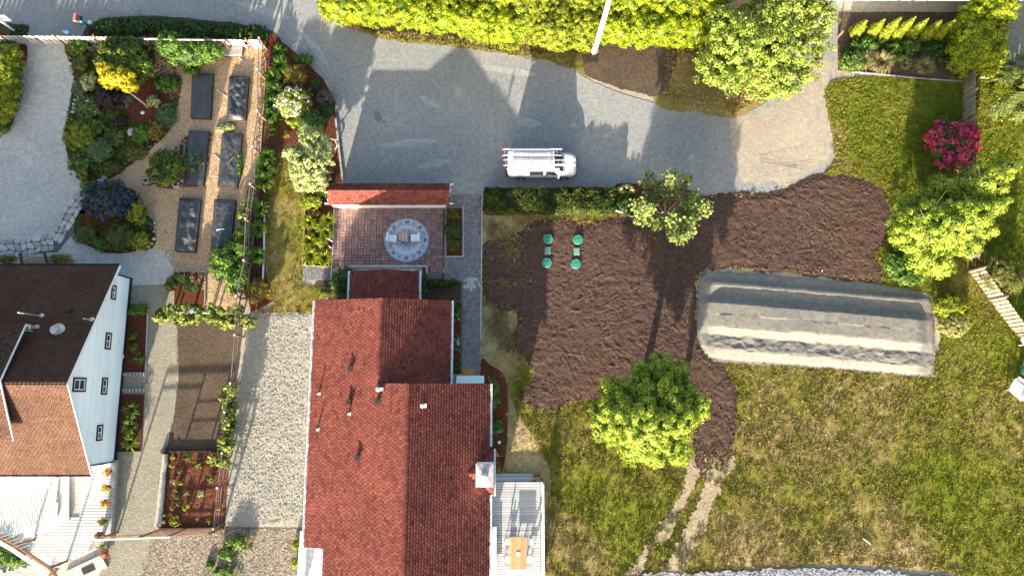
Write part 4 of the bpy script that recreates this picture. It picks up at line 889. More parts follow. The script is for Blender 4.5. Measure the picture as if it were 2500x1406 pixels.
# porch
pe = 2.75; pxl = G(853, 690, pe)[0]; pxr = G(1024, 690, pe)[0]; pxm = (pxl + pxr) / 2; pr = pe + .27 * (pxm - pxl); pyN = G(925, 657, pr)[1]
mb = MB(); mb.prism([(pxl + .35, yN - .6), (pxr - .35, yN - .6), (pxr - .35, pyN - .3), (pxl + .35, pyN - .3)], 0, pe - .05); mb.build('porch_wall', M['siding'], hs)
for s, xe in ((1, pxl), (-1, pxr)):
    roof_slope(hs, 'porch_roof', [(xe, yN - .9, pe), (xe, pyN, pe), (pxm, pyN, pr), (pxm, yN - .9, pr)], (0, 1, 0), M['sh_red'], seed=8 + s)
    gutter(hs, (xe - s * .06, yN - .2, pe - .03), (xe - s * .06, pyN, pe - .03), M['white'])
MB().beam((pxl + .9, pyN + .06, pe - .2), (pxm - .2, pyN + .06, pe - .16), .10, .12).beam((pxm - .2, pyN + .06, pe - .16), (pxr - .4, pyN + .06, pe - .22), .14, .12).build('fascia', M['white'], hs)
# white deck on the right, each board its own piece
dx0, dx1 = xBr - .1, G(1328, 1250, .6)[0]; dy1 = G(1265, 1176, .6)[1]; dy0 = yS - .9
dk = thing('deck', 'white board deck along the right side of the red-roofed house', 'deck', ((dx0 + dx1) / 2, (dy0 + dy1) / 2))
MB().box(((dx0 + dx1) / 2, (dy0 + dy1) / 2, .23), (dx1 - dx0 - .04, dy1 - dy0 - .04, .46)).build('skirt', M['wood_grey'], dk)
y = dy1 - .1; bshare = {}; i = 0
while y > dy0:
    kk = random.randrange(5)
    if kk not in bshare: o = MB().box((0, 0, 0), (dx1 - dx0 - .34, .158, .03), 0, kk / 4).build('board', M['deck_white'], dk, local=True); bshare[kk] = o.data
    else: o = bpy.data.objects.new('board', bshare[kk]); COL.objects.link(o); o.parent = dk
    o.location = ((dx0 + dx1) / 2 - .12 - dk.location.x, y - dk.location.y, .535 + random.uniform(-.002, .004)); y -= .188; i += 1
MB().box((dx1 - .14, (dy0 + dy1) / 2, .54), (.22, dy1 - dy0, .04)).build('edge_board', M['deck_white'], dk)
mb = MB(); mb.beam((dx1 - .08, dy0, 1.45), (dx1 - .08, dy1 - .05, 1.45), .13, .05); mb.beam((dx1 - .08, dy0, .72), (dx1 - .08, dy1 - .05, .72), .05, .06); rl = mb.build('railing', M['white'], dk)
yy = dy1 - .1
for q in range(7):
    MB().box((dx1 - .08, dy1 - .08 - q * 1.28, 1.0), (.10, .10, .92)).build('post', M['white'], rl)
pk = None
for q in range(60):
    yq = dy1 - .2 - q * .135
    if yq < dy0: break
    if pk is None: o = MB().box((0, 0, 0), (.03, .03, .70)).build('baluster', M['white'], rl, local=True); pk = o.data
    else: o = bpy.data.objects.new('baluster', pk); COL.objects.link(o); o.parent = rl
    o.location = (dx1 - .08 - dk.location.x, yq - dk.location.y, 1.07)
# steps at the north end, and pots
st0 = G(1206, 1180, .3); st1 = G(1302, 1166, .3)
mb = MB(); mb.box(((st0[0] + st1[0]) / 2, dy1 + .16, .18), (st1[0] - st0[0], .30, .36)); mb.build('step', M['deck_white'], dk)
mb = MB(); mb.box(((st0[0] + st1[0]) / 2, dy1 + .44, .09), (st1[0] - st0[0], .26, .18)); mb.build('step', M['deck_white'], dk)
for px_, s_ in ((1305, .26), (1314, .30)):
    c = G(px_, 1177, .3); t = thing('planter_box', 'square brown planter box at the deck corner, %s' % ('nearer the steps' if s_ < .28 else 'nearer the railing'), 'planter', c)
    mb = MB(); mb.box((c[0], dy1 + .2, s_), (s_, s_ * 1.1, s_ * 2), taper=1.1); mb.build('box', M['wood_dark'], t)
# bench along the wall on the deck
mb = MB(); c0 = G(1203, 1285, 1.0); t = thing('deck_bench', 'long white bench against the house wall on the white deck', 'bench', (c0[0], yS + 2, .55))
mb.box((xBr + .22, (G(1203, 1285, .9)[1] + dy0) / 2, .96), (.34, G(1203, 1285, .9)[1] - dy0, .05)); mb.build('seat', M['white'], t)
MB().box((xBr + .10, (G(1203, 1285, .9)[1] + dy0) / 2, .75), (.06, G(1203, 1285, .9)[1] - dy0 - .1, .40)).build('side', M['white'], t)
# rug, table and chairs on the deck
c = G(1265, 1345, .56); t = thing('outdoor_rug', 'grey striped rug under the table on the white deck', 'rug', (c[0], c[1], .553)); mb = MB()
for i in range(9): mb.box((c[0], c[1] + (i - 4) * .345, .556), (2.0, .17, .008), 0, .2 if i % 2 else .9)
mb.box((c[0], c[1], .5535), (2.0, 3.05, .003), 0, .5); mb.build('rug', plain('grey_rug', (.42, .42, .43), .95, .1, 3, tintvar=.5), t)
tb = thing('patio_table', 'honey wood plank table standing on the striped deck rug', 'table', (c[0], c[1], .56))
for i in range(8): MB().box((c[0] - .56 + i * .16, c[1] + .02, 1.31), (.15, 2.3, .04), 0, random.random()).build('plank', M['wood_table'], tb)
for sx in (-.5, .5):
    for sy in (-1.0, 1.0): MB().box((c[0] + sx, c[1] + sy, .92), (.09, .09, .72)).build('leg', M['wood_table'], tb)
t = thing('dish', 'white heart shaped dish in the middle of the deck table', 'dish', (c[0], c[1] - .02, 1.33)); mb = MB()
hp = [(.16 * (16 * sin(a) ** 3) / 16, .014 * (13 * cos(a) - 5 * cos(2 * a) - 2 * cos(3 * a) - cos(4 * a)) * .8) for a in np.linspace(0, 2 * pi, 18, endpoint=False)]
mb.prism([(c[0] + p[0], c[1] - .02 + p[1]) for p in hp], 1.332, 1.375); mb.build('dish', M['white'], t)
def deck_chair(x, y, z, rz, label):
    t = thing('dining_chair', label, 'chair', (x, y, z), 'chairs around the deck table'); cr, sr = cos(rz), sin(rz)
    P = lambda a, b, h: (x + a * cr - b * sr, y + a * sr + b * cr, z + h)
    MB().box(P(0, 0, .45), (.46, .46, .05), rz).build('seat', M['cushion'], t)
    for i in range(5): MB().beam(P(-.20 + .1 * i, -.24, .47), P(-.20 + .1 * i, -.34, .92), .035, .02).build('slat', M['white'], t)
    MB().beam(P(-.24, -.34, .92), P(.24, -.34, .92), .05, .05).build('top_rail', M['white'], t)
    mb = MB(); pts = [P(.27 * cos(a), -.02 + .30 * sin(a) - .05, .68) for a in np.linspace(-2.6, -.55, 7)]; mb.tube(pts, .025, 6); mb.build('arm', M['black'], t)
    for a, b in ((-.2, -.2), (.2, -.2), (-.2, .2), (.2, .2)): MB().beam(P(a, b, 0), P(a * .9, b * .9, .44), .035).build('leg', M['black'], t)
for sx, sy, lab in ((-1, .75, 'white and black chair at the house side of the deck table, upper'), (1, .75, 'white and black chair at the railing side of the deck table, upper'), (-1, -.5, 'white and black chair at the house side of the deck table, lower'), (1, -.5, 'white and black chair at the railing side of the deck table, lower')):
    deck_chair(c[0] + sx * .80, c[1] + sy, .56, pi / 2 if sx > 0 else -pi / 2, lab)
# small deck in the south-west notch
q0 = G(732, 1335, .9); q1 = G(786, 1335, .9)
nd = thing('deck', 'small white corner deck tucked into the left side of the house', 'deck', (q0[0], q0[1], 0)); MB().box(((q0[0] + q1[0]) / 2 + .2, q0[1] - 1.75, .42), (q1[0] - q0[0] + .6, 3.4, .84)).build('skirt', M['white'], nd)
for i in range(18): MB().box(((q0[0] + q1[0]) / 2 + .2, q0[1] - .15 - i * .19, .86), (q1[0] - q0[0] + .55, .158, .03), 0, random.random()).build('board', M['deck_white'], nd)
xr_ = G(738, 1330, 1.7)[0]; yr_ = G(738, 1296, 1.7)[1]
mb = MB(); mb.box((xr_, yr_ - 2.2, .9), (.16, 4.4, 1.7)); mb.build('railing', M['white'], nd); MB().box((xr_, yr_ - 2.2, 1.77), (.36, 4.4, .05)).build('top_rail', M['white'], nd)
# entrance steps and doormat at the inner corner
c = G(1148, 926, .3); es = thing('entry_steps', 'pale blue entry steps at the end of the paved walk', 'steps', (c[0], c[1], 0))
for i in range(3): MB().box((c[0], c[1] + .20 - i * .20, .10 + .07 * i), (2.2, .20, .2 + .14 * i), 0, .5).build('tread', M['siding'], es)
MB().beam(G(1124, 916, .8), G(1124, 932, .8), .06, .06).build('handrail', M['white'], es)
c = G(1145, 912, .05); t = thing('doormat', 'orange brown doormat on the paved walk before the steps', 'doormat', c); MB().box((c[0], c[1] + .1, .055), (.98, .50, .03)).build('mat', M['doormat'], t)
patch('mulch_bed', [(1100, 735), (1126, 735), (1125, 912), (1100, 912)], .010, M['mulch'], .02, smooth=False, seed=81)
patch('mulch_bed', [(1172, 895), (1200, 892), (1232, 920), (1240, 980), (1238, 1080), (1226, 1150), (1200, 1168), (1185, 1168)], .024, M['mulch'], .05, seed=82)
patch('mulch_bed', [(1090, 508), (1128, 508), (1128, 624), (1090, 624)], .020, M['mulch'], .01, smooth=False, seed=83)
patch('mulch_bed', [(1030, 680), (1126, 686), (1126, 740), (1030, 735)], .018, M['soil'], .05, smooth=False, seed=84)
patch('mulch_bed', [(770, 690), (860, 655), (860, 740), (770, 735)], .020, M['soil'], .05, smooth=False, seed=85)
# ---- the patio screen with its own little red roof
sh = 2.3; sa = G(801, 500, sh); sb = G(1097, 500, sh); sN = G(950, 448, sh)[1]; sS = G(950, 501, sh)[1]; sm = (sN + sS) / 2 + .22; 
sw = thing('roofed_screen', 'long white garden screen topped by a narrow red shingle roof', 'garden screen', ((sa[0] + sb[0]) / 2, sm, 0))
roof_slope(sw, 'roof', [(sa[0], sS, sh), (sb[0], sS, sh), (sb[0], sm, sh + .38), (sa[0], sm, sh + .38)], (1, 0, 0), M['sh_red'], seed=21)
roof_slope(sw, 'roof', [(sa[0], sN, sh), (sb[0], sN, sh), (sb[0], sm, sh + .38), (sa[0], sm, sh + .38)], (1, 0, 0), M['sh_red'], seed=22)
wy = G(950, 508, .1)[1]; n = 6; wx0 = G(818, 508, .1)[0]; wx1 = G(1088, 508, .1)[0]
for i in range(n):
    MB().box((wx0 + (wx1 - wx0) * (i + .5) / n, wy + .05, 1.15), ((wx1 - wx0) / n - .05, .07, 2.3)).build('panel', M['white'], sw)
for i in range(n + 1): MB().box((wx0 + (wx1 - wx0) * i / n, wy + .05, 1.2), (.11, .11, 2.4)).build('post', M['white'], sw)
for px_, py_ in ((801, 470), (1098, 450), (1098, 497), (801, 497)):
    p = G(px_, py_, sh - .1); s = -1 if px_ < 900 else 1; MB().box((p[0] + s * .02, p[1], sh - .12), (.5, .09, .10)).build('beam_end', M['white'], sw)
t = thing('wind_chime', 'white hanging ornament with red bits at the screen roof end', 'ornament', G(1098, 465, 2.4)); mb = MB(); r = random.Random(3)
for i in range(9):
    p = G(1094 + r.uniform(0, 8), 452 + i * 3, 2.2); mb.box((p[0], p[1], 2.2 + r.uniform(-.1, .2)), (.14, .10, .06), r.random() * 3)
mb.build('ornament', M['white'], t)
# ---- the brown-roofed house on the left
bN = G(322, 681)[:2]; bS = G(282, 1126)[:2]; wx = (bN[0] + bS[0]) / 2; yNw, ySw = bN[1], bS[1]
def on_wall(px, py):                                   # the gable wall stands at x = wx
    u = (px - 1250.0) / FPX; v = (703.0 - py) / FPX; dy = sin(TILT) + v * cos(TILT); dz = -cos(TILT) + v * sin(TILT); t = wx / u; return np.array([wx, dy * t, CH + dz * t])
OV = .28; zR = 7.3
rx = wx + OV
yR = G(160, 936, zR)[1]
zE_N = 2.35; zE_S = 3.55
yEN = G(150, 648, zE_N)[1]; yES = G(150, 1158, zE_S)[1]
xW = G(-420, 900, 3)[0]
lh = thing('house', 'two storey house with a brown shingle roof and a white gable wall', 'house', (xW / 2 + wx / 2, yR, 0))
slN = (zR - zE_N) / (yEN - yR); slS = (zR - zE_S) / (yR - yES)
mb = MB(); mb.add([(wx, yNw, 0), (wx, ySw, 0), (wx, ySw, zR - slS * (yR - ySw) - .12), (wx, yR, zR - .13), (wx, yNw, zR - slN * (yNw - yR) - .12), (xW, yNw, 0), (xW, ySw, 0), (xW, ySw, zE_S), (xW, yR, zR - .13), (xW, yNw, zE_N - .1)],
       [(0, 1, 2, 3, 4)[::-1], (5, 6, 7, 8, 9), (0, 5, 9, 4), (1, 2, 7, 6)])
wl_ = mb.build('wall', M['siding'], lh)
V = []; yb = ySw
mb = MB()
for i in range(48):                                    # lap siding courses
    z = .25 + i * .155
    if z > zR - .4: break
    y0 = max(ySw + .06, yR - (zR - .2 - z) / slS); y1 = min(yNw - .06, yR + (zR - .2 - z) / slN)
    if y1 - y0 < .3: continue
    mb.add([(wx + .03, y0, z), (wx + .03, y1, z), (wx + .006, y1, z + .153), (wx + .006, y0, z + .153), (wx, y0, z), (wx, y1, z)], [(0, 1, 2, 3), (4, 5, 1, 0)], random.random())
tag(mb.build('siding_courses', M['siding'], wl_), kind='stuff')
mb = MB(); mb.box((wx + .04, (yNw + ySw) / 2, .17), (.05, yNw - ySw, .34)); mb.build('skirting', M['trim_dark'], lh)
for y, z1 in ((yNw, zR - slN * (yNw - yR) - .15), (ySw, zR - slS * (yR - ySw) - .15)): MB().box((wx + .03, y, z1 / 2), (.09, .10, z1)).build('corner_board', M['trim_dark'], lh)
rb1 = roof_slope(lh, 'roof', [(xW, yEN, zE_N), (rx, yEN, zE_N), (rx, yR, zR), (xW, yR, zR)], (1, 0, 0), M['sh_brown'], seed=31, tv=.13)
rb2 = roof_slope(lh, 'roof', [(xW, yES, zE_S), (rx, yES, zE_S), (rx, yR, zR), (xW, yR, zR)], (1, 0, 0), M['sh_brown'], seed=32, tv=.13)
for a, b in (((rx + .02, yEN, zE_N - .08), (rx + .02, yR, zR - .08)), ((rx + .02, yES, zE_S - .08), (rx + .02, yR, zR - .08))): MB().beam(a, b, .04, .20).build('bargeboard', M['white'], lh)
gutter(lh, (xW, yEN + .07, zE_N - .05), (rx, yEN + .07, zE_N - .05), M['trim_dark']); gutter(lh, (xW, yES - .07, zE_S - .05), (rx, yES - .07, zE_S - .05), M['trim_dark'])
def wall_window(px0, py0, px1, py1, split, m):
    a = on_wall(px0, py0); b = on_wall(px1, py1); y0, y1 = sorted((a[1], b[1])); z0, z1 = sorted((a[2], b[2])); cy, cz = (y0 + y1) / 2, (z0 + z1) / 2; w, h = y1 - y0, z1 - z0
    mb = MB(); T = .13
    for yy, zz_, sy, sz in ((cy, z0, w + T, T), (cy, z1, w + T, T), (y0, cz, T, h - T), (y1, cz, T, h - T)): mb.box((wx + .055, yy, zz_), (.07, sy, sz))
    wn_ = mb.build('window', M['trim_dark'], lh); mb = MB(); f = .07; a0, a1, c0, c1 = y0 + T / 2 + f / 2, y1 - T / 2 - f / 2, z0 + T / 2 + f / 2, z1 - T / 2 - f / 2
    for yy, zz_, sy, sz in ((cy, c0, w - T, f), (cy, c1, w - T, f), (a0, cz, f, c1 - c0 - f), (a1, cz, f, c1 - c0 - f)): mb.box((wx + .045, yy, zz_), (.06, sy, sz))
    mb.box((wx + .045, cy, cz), (.05, *((f, c1 - c0 - f) if split == 'v' else (a1 - a0 - f, f)))); mb.build('sash', M['white'], wn_)
    if split == 'v':
        for s in (-1, 1): MB().box((wx + .03, cy + s * (a1 - a0) / 4, cz), (.02, (a1 - a0) / 2 - f, c1 - c0 - f)).build('pane', M['glass' if s > 0 else 'glass_grey'], wn_)
    else:
        for s in (-1, 1): MB().box((wx + .03, cy, cz + s * (c1 - c0) / 4), (.02, a1 - a0 - f, (c1 - c0) / 2 - f)).build('pane', m, wn_)
# the windows' outlines as surveyed on the wall: width runs along the wall (y), height towards the roof
wall_window(270, 815, 255, 850, 'v', M['glass_grey']); wall_window(261, 924, 246, 961, 'v', M['glass']); wall_window(208, 924, 176, 954, 'h', M['glass']); wall_window(249, 1038, 234, 1074, 'v', M['glass_grey']); wall_window(282, 700, 270, 728, 'v', M['glass'])
MB().box((wx + .06, on_wall(296, 870)[1], on_wall(296, 870)[2]), (.10, .30, .35)).build('meter_box', M['white'], lh)
def on_N(px, py):
    h = 5.0
    for _ in range(30): h = zR - slN * (G(px, py, h)[1] - yR)
    return G(px, py, h)
for (p0, p1, r_) in (((101, 772), (55, 750), .06), ((224, 781), (206, 779), .05)):
    c = on_N(*p0); q = MB().lathe(c + [0, 0, -.05], [(.22, 0), (.20, .05), (.09, .16)], 12).build('flashing', M['metal'], lh); hgt = 2.4 if r_ > .055 else 1.0
    MB().lathe(c, [(r_, 0), (r_, hgt), (r_ * .6, hgt + .02)], 8).build('vent_pipe', M['metal'], q)
c = on_N(85, 800); q = MB().box(c + [.1, 0, .02], (.5, .4, .03), .2).build('flashing', M['metal'], lh); mb = MB(); mb.lathe(c, [(.13, 0), (.13, .5), (.19, .52), (.19, .66), (.05, .72)], 12); mb.build('flue', M['metal'], q)
c = on_N(140, 806); q = MB().lathe(c + [.05, 0, -.02], [(.52, 0), (.46, .10), (.36, .26)], 18).build('flashing', M['metal'], lh); MB().lathe(c, [(.34, .1), (.36, .30), (.30, .42), (.10, .48)], 18).build('sun_tube', M['copper_cap'], q)
c = on_N(172, 757); MB().box(c + [0, 0, .08], (.28, .24, .2)).build('roof_vent', M['black'], lh)
c = on_N(80, 808); mb = MB(); mb.tube([c, c + [-.2, 0, .5], c + [-1.2, 0, .55]], .05, 7); mb.build('vent_pipe', M['metal'], lh)
# dormer on the ridge at the frame edge: its cheek and small roofs
dxx = G(36, 830, 7.0)[0]; zD = 7.0; dyN = yR + (zR - 5.2) / slN
mb = MB(); y1 = G(40, 790, 6.4)[1]; y0 = G(10, 1075, 6.2)[1]
drm = MB().prism([(xW, y0 + .3), (dxx - .75, y0 + .3), (dxx - .75, y1 - .3), (xW, y1 - .3)], 4.2, 6.15).build('dormer', M['siding'], lh)
yd = (y0 + y1) / 2
roof_slope(lh, 'dormer_roof', [(xW, y1, 6.1), (dxx, y1, 6.1), (dxx - .3, yd, 7.6), (xW, yd, 7.6)], (1, 0, 0), M['sh_brown'], seed=33)
roof_slope(lh, 'dormer_roof', [(xW, y0, 6.1), (dxx, y0, 6.1), (dxx - .3, yd, 7.6), (xW, yd, 7.6)], (1, 0, 0), M['sh_brown'], seed=34)
for ya in (y0, y1): MB().beam((dxx + .02, ya, 6.05), (dxx - .28, yd, 7.55), .05, .12).build('bargeboard', M['white'], lh)
# white deck of that house
DZ = .55
def deckpt(px, py, z=DZ): return G(px, py, z)
ld = thing('deck', 'broad white board deck below the brown-roofed house', 'deck', (*deckpt(140, 1240)[:2], 0))
outl = GP([(-80, 1120), (240, 1120), (283, 1124), (268, 1318), (228, 1318), (215, 1345), (160, 1372), (122, 1396), (60, 1345), (0, 1310), (-80, 1270)], DZ - .05)
MB().prism(outl, .0, DZ - .07).build('skirt', M['wood_grey'], ld)
A = np.array(outl); y = A[:, 1].max() - .1
def clip_span(yq, axis):
    ts = []
    for i in range(len(A)):
        a, b = A[i], A[(i + 1) % len(A)]
        if (a[axis] - yq) * (b[axis] - yq) < 0: f = (yq - a[axis]) / (b[axis] - a[axis]); ts.append(a[1 - axis] + (b[1 - axis] - a[1 - axis]) * f)
    return (min(ts), max(ts)) if len(ts) >= 2 else None
xs = G(196, 1240, DZ)[0]
while y > A[:, 1].min() + .1:                          # boards across, on the lower right
    s = clip_span(y, 1)
    if s:
        x0 = max(s[0], xs + .0) if y > G(150, 1262, DZ)[1] else max(s[0], G(30 + (1262 - 1262), 1300, DZ)[0]); x1 = s[1]
        if x1 - x0 > .2: MB().box(((x0 + x1) / 2, y, DZ - .02), (x1 - x0, .182, .04), 0, random.random()).build('board', M['deck_white'], ld)
    y -= .217
UZ = DZ + .32
up = GP([(-80, 1150), (140, 1150), (140, 1258), (62, 1292), (30, 1312), (-80, 1270)], UZ); ed = GP([(-80, 1150), (168, 1150), (168, 1270), (72, 1310), (30, 1330), (-80, 1285)], DZ + .15)
MB().prism(ed, DZ, DZ + .16).build('deck_step', M['deck_white'], ld); MB().prism(up, DZ + .1, UZ - .06).build('deck_platform', M['wood_grey'], ld)
B = np.array(up); x = B[:, 0].max() - .1
while x > -44:
    A = B; s = clip_span(x, 0)
    if s: MB().box((x, (s[0] + s[1]) / 2, UZ - .02), (.155, s[1] - s[0], .04), 0, random.random()).build('board', M['deck_white'], ld)
    x -= .19
MB().beam((G(284, 1130, DZ)[0], G(284, 1130, DZ)[1], DZ + .03), (G(268, 1318, DZ)[0], G(268, 1318, DZ)[1], DZ + .03), .12, .10).build('edge_board', M['wood_grey'], ld)
for i, (px_, py_, fl, lab) in enumerate(((262, 1151, ('fl_pink', .10, .07), 'pink and yellow flowers in the deck pot nearest the house'), (260, 1191, ('fl_red', .04, .05), 'yellow green plant in a deck pot, second from the house'), (257, 1229, ('fl_pink', .16, .07), 'deck pot with magenta flowers, midway along the white deck'),
                                (250, 1273, ('fl_red', .06, .06), 'deck pot with dark leaves and yellow flowers, fourth from the house'), (244, 1308, ('fl_pink', .05, .06), 'dark leafy deck pot right under the timber beam'))):
    c = G(px_, py_, DZ + .4); t = thing('flower_pot', lab, 'flower pot', (c[0], c[1], DZ), 'flower pots along the edge of the white deck')
    MB().lathe((c[0], c[1], DZ), [(.13, 0), (.19, .30), (.21, .32), (.17, .30)], 12).build('pot', M['black'], t)
    foliage('flowers', [((c[0], c[1], DZ + .45), (.30, .30, .26))], M['lf_yellow' if i < 3 else 'lf_green'], .11, .13, 14, t, 1.6, nseed(), .6, flower=(M[fl[0]], fl[1] * 3, fl[2] * 1.6))
# concrete pad with a dark mat at the foot of that deck
c = G(222, 1385, .15); t = thing('step_slab', 'tan concrete step slab at the foot of the white deck', 'step', c)
MB().prism(GP([(160, 1394), (246, 1354), (262, 1384), (170, 1425)], .15), 0, .15).build('slab', M['concrete'], t)
t = thing('doormat', 'dark grey doormat on the concrete slab below the deck', 'doormat', (c[0], c[1], .15)); MB().prism(GP([(198, 1388), (226, 1375), (233, 1390), (204, 1403)], .17), .151, .175).build('mat', M['black'], t)
# ================================================================== FENCES AND TRELLISES
def fence(label, line, h, step, bw, m, posts=(), post_m=None, gap_alt=0.0, cat='fence', name='fence', group=None, posth=.35, skip=()):
    L = [G(*p)[:2] for p in line]; t = thing(name, label, cat, (*L[0], 0), group); r = random.Random(len(label)); mb = MB(); share = {}
    for i in range(len(L) - 1):
        d = L[i + 1] - L[i]; q = np.hypot(*d); d = d / q; nn = np.array([-d[1], d[0]]); ang = math.atan2(d[1], d[0])
        for z in (h * .25, h * .82): mb.beam((*(L[i] + nn * .06), z), (*(L[i + 1] + nn * .06), z), .05, .09)
        n = int(q / step)
        for k in range(n):
            p = L[i] + d * (k + .5) * step; kk = r.randrange(6)
            if kk not in share: o = MB().box((0, 0, h / 2), (bw, .025, h), 0, kk / 5).build('picket', m, t, local=True); share[kk] = o.data
            else: o = bpy.data.objects.new('picket', share[kk]); COL.objects.link(o); o.parent = t
            o.location = (p[0] - L[0][0], p[1] - L[0][1], r.uniform(-.03, .03)); o.rotation_euler = (0, 0, ang + r.uniform(-.03, .03))
    mb.build('rail', m, t)
    for p in posts:
        c = G(*p); MB().box((c[0], c[1], (h + posth) / 2), (.13, .13, h + posth)).build('post', post_m or m, t)
    return t
fence('pale picket fence between the front garden and the gravel road', [(-70, 107), (110, 108), (250, 110), (420, 113), (545, 116), (615, 118)], 1.35, .44, .33, M['wood_white'], [(30, 108), (160, 110), (255, 111), (378, 116), (508, 118)], M['wood_red'])
fence('bright white fence panel at the trellis corner', [(617, 118), (645, 118)], 1.35, .235, .225, M['wood_white'], [(617, 119), (650, 119)], M['wood_red'])
fence('shady fence running down behind the magenta shrub', [(2352, 178), (2350, 300), (2346, 430), (2362, 640)], 1.6, .40, .30, M['wood_fence'], [(2351, 240), (2348, 370), (2347, 470)])
fence('sunlit picket fence slanting past the olive shrub', [(2364, 660), (2415, 730), (2466, 800)], 1.75, .34, .25, M['wood_fence'], [(2364, 664), (2415, 733)])
fence('last fence bay beside the red topped post on the right', [(2466, 800), (2520, 850)], 1.75, .34, .25, M['wood_fence'], [(2480, 815)], M['wood_red'])
fence('pale fence panels under the cedar at the lawn edge', [(2392, 192), (2440, 197), (2560, 210)], 1.5, .34, .26, M['wood_fence'], [(2390, 192)])
# maroon gate leaf by the trellis corner
a, b = G(672, 104), G(666, 177); t = thing('gate', 'maroon slatted gate leaf standing by the white fence panel', 'gate', (a + b) / 2)
d = (b - a) / np.linalg.norm(b - a); L = np.linalg.norm(b - a)
for i in range(9): p = a + d * (i + .5) * L / 9; MB().beam((p[0], p[1], .08), (p[0], p[1], 1.08), .19, .05, random.random(), up=(1, 0, 0)).build('slat', M['maroon'], t)
MB().beam(a + [0, 0, 1.1], b + [0, 0, 1.1], .07, .07).beam(a + [.04, 0, .3], b + [.04, 0, .3], .05, .08).beam(b + [0, 0, 0], b + [0, 0, 1.1], .09).build('frame', M['maroon'], t)
# the long post-and-wire trellis
posts = [(652, 122), (649, 196), (649, 294), (637, 379), (632, 467), (621, 549), (617, 647), (599, 731), (596, 823), (586, 937), (573, 1005), (567, 1101), (556, 1183), (546, 1279)]
t = thing('trellis', 'long cedar post trellis along the wood chip garden', 'trellis', G(617, 647)); hgt = 1.95
P = [G(*p) for p in posts]
for p in P:
    MB().beam(p, p + [0, 0, hgt], .12, .12).build('post', M['wood_red'], t)
    MB().box(p + [0, 0, hgt + .02], (.15, .15, .04)).build('post_cap', M['wood_white'], t)
for z, w in ((hgt - .1, .055), (hgt * .55, .05)):
    for i in range(len(P) - 1): MB().beam(P[i] + [0, 0, z], P[i + 1] + [0, 0, z], w, .09).build('rail', M['wood_rail'], t)
mb = MB()
for z in (.5, 1.5):
    for i in range(len(P) - 1): mb.beam(P[i] + [0, 0, z], P[i + 1] + [0, 0, z], .008)
mb.build('wire', M['metal'], t)
# low timber edge under the trellis
for i, (p, q) in enumerate((((651, 150), (633, 440)), ((630, 480), (604, 720)))):
    kerb('garden_board', 'thin board edging under the trellis, %s part of the row' % ('upper' if i == 0 else 'lower'), [p, q], .05, .14, M['wood_grey'])
# southern gate trellis with its long top beam
t = thing('trellis', 'open cedar trellis with a long pale top beam below the mulch bed', 'trellis', G(420, 1296)); hs_ = 2.9
P = [G(*p) for p in ((288, 1298), (388, 1293), (452, 1292), (541, 1288), (552, 1284))]
for i, p in enumerate(P[:4]): MB().beam(p, p + [0, 0, hs_ if i < 3 else 2.4], .13).build('post', M['wood_red'], t)
bA, bB = P[0] + [0, 0, hs_], P[2] + [.3, 0, hs_]
MB().beam(bA, bB, .12, .14).build('beam', M['wood_white'], t)
MB().beam(P[2] + [0, 0, hs_ - .2], P[3] + [0, 0, 2.3], .08, .10).build('beam', M['wood_fence'], t)
MB().beam(P[0] + [0, .12, hs_ - .35], P[1] + [0, .12, hs_ - .35], .07, .10).build('beam', M['wood_red'], t)
for z in (.35, .75, 1.15, 1.55, 1.95, 2.3): MB().beam(P[1] + [0, 0, z], P[3] + [0, 0, z], .035, .06).build('rail', M['wood_red'], t)
# horizontal pole trellis under the grape vine
t = thing('trellis', 'pale horizontal pole held by short posts above the grape vine', 'trellis', G(480, 775)); z = 1.5
a, b = G(408, 762, z), G(576, 766, z); MB().beam(a, b, .09, .09).build('pole', M['wood_white'], t)
for f in (.02, .5, .98): p = a + (b - a) * f; MB().beam((p[0], p[1], 0), (p[0], p[1], z), .10).build('post', M['wood_grey'], t)
p = a + (b - a) * .36; MB().box(p + [0, .1, .05], (.34, .28, .18), .6).build('bird_box', M['metal'], t)
# arbour beam on the fence top at the upper left
t = thing('arbor', 'long pale pole arbor over the green climber by the fence', 'arbor', G(450, 130)); z = 2.0
a, b = G(352, 96, z), G(548, 99, z); MB().beam(a, b, .08, .08).build('beam', M['wood_white'], t)
for f in (.03, .5, .97): p = a + (b - a) * f; MB().beam((p[0], p[1], 0), (p[0], p[1], z), .09).build('post', M['wood_red'], t)
# cedar arbour crossing the lower left corner
t = thing('arbor', 'orange cedar arbor beam slanting over the lower left deck corner', 'arbor', G(100, 1370)); z = 2.6
pts = [G(-6, 1305, z), G(38, 1330, z), G(120, 1385, z), G(148, 1420, z)]
for i in range(3): MB().beam(pts[i], pts[i + 1], .16, .16).build('beam', M['wood_red'], t)
for i in range(2): MB().beam(pts[i] + [-.25, -.3, -.02], pts[i + 1] + [-.25, -.3, -.02], .30, .06).build('fascia', M['wood_white'], t)
for i in range(7):
    p = pts[0] + (pts[1] - pts[0]) * i / 6 * 1.3; MB().beam(p + [0, 0, .05], p + [.75, .25, .05], .05, .12).build('rafter', M['wood_grey'], t)
for p in (pts[1], pts[2]): MB().beam((p[0], p[1], 0), p, .14).build('post', M['wood_red'], t)
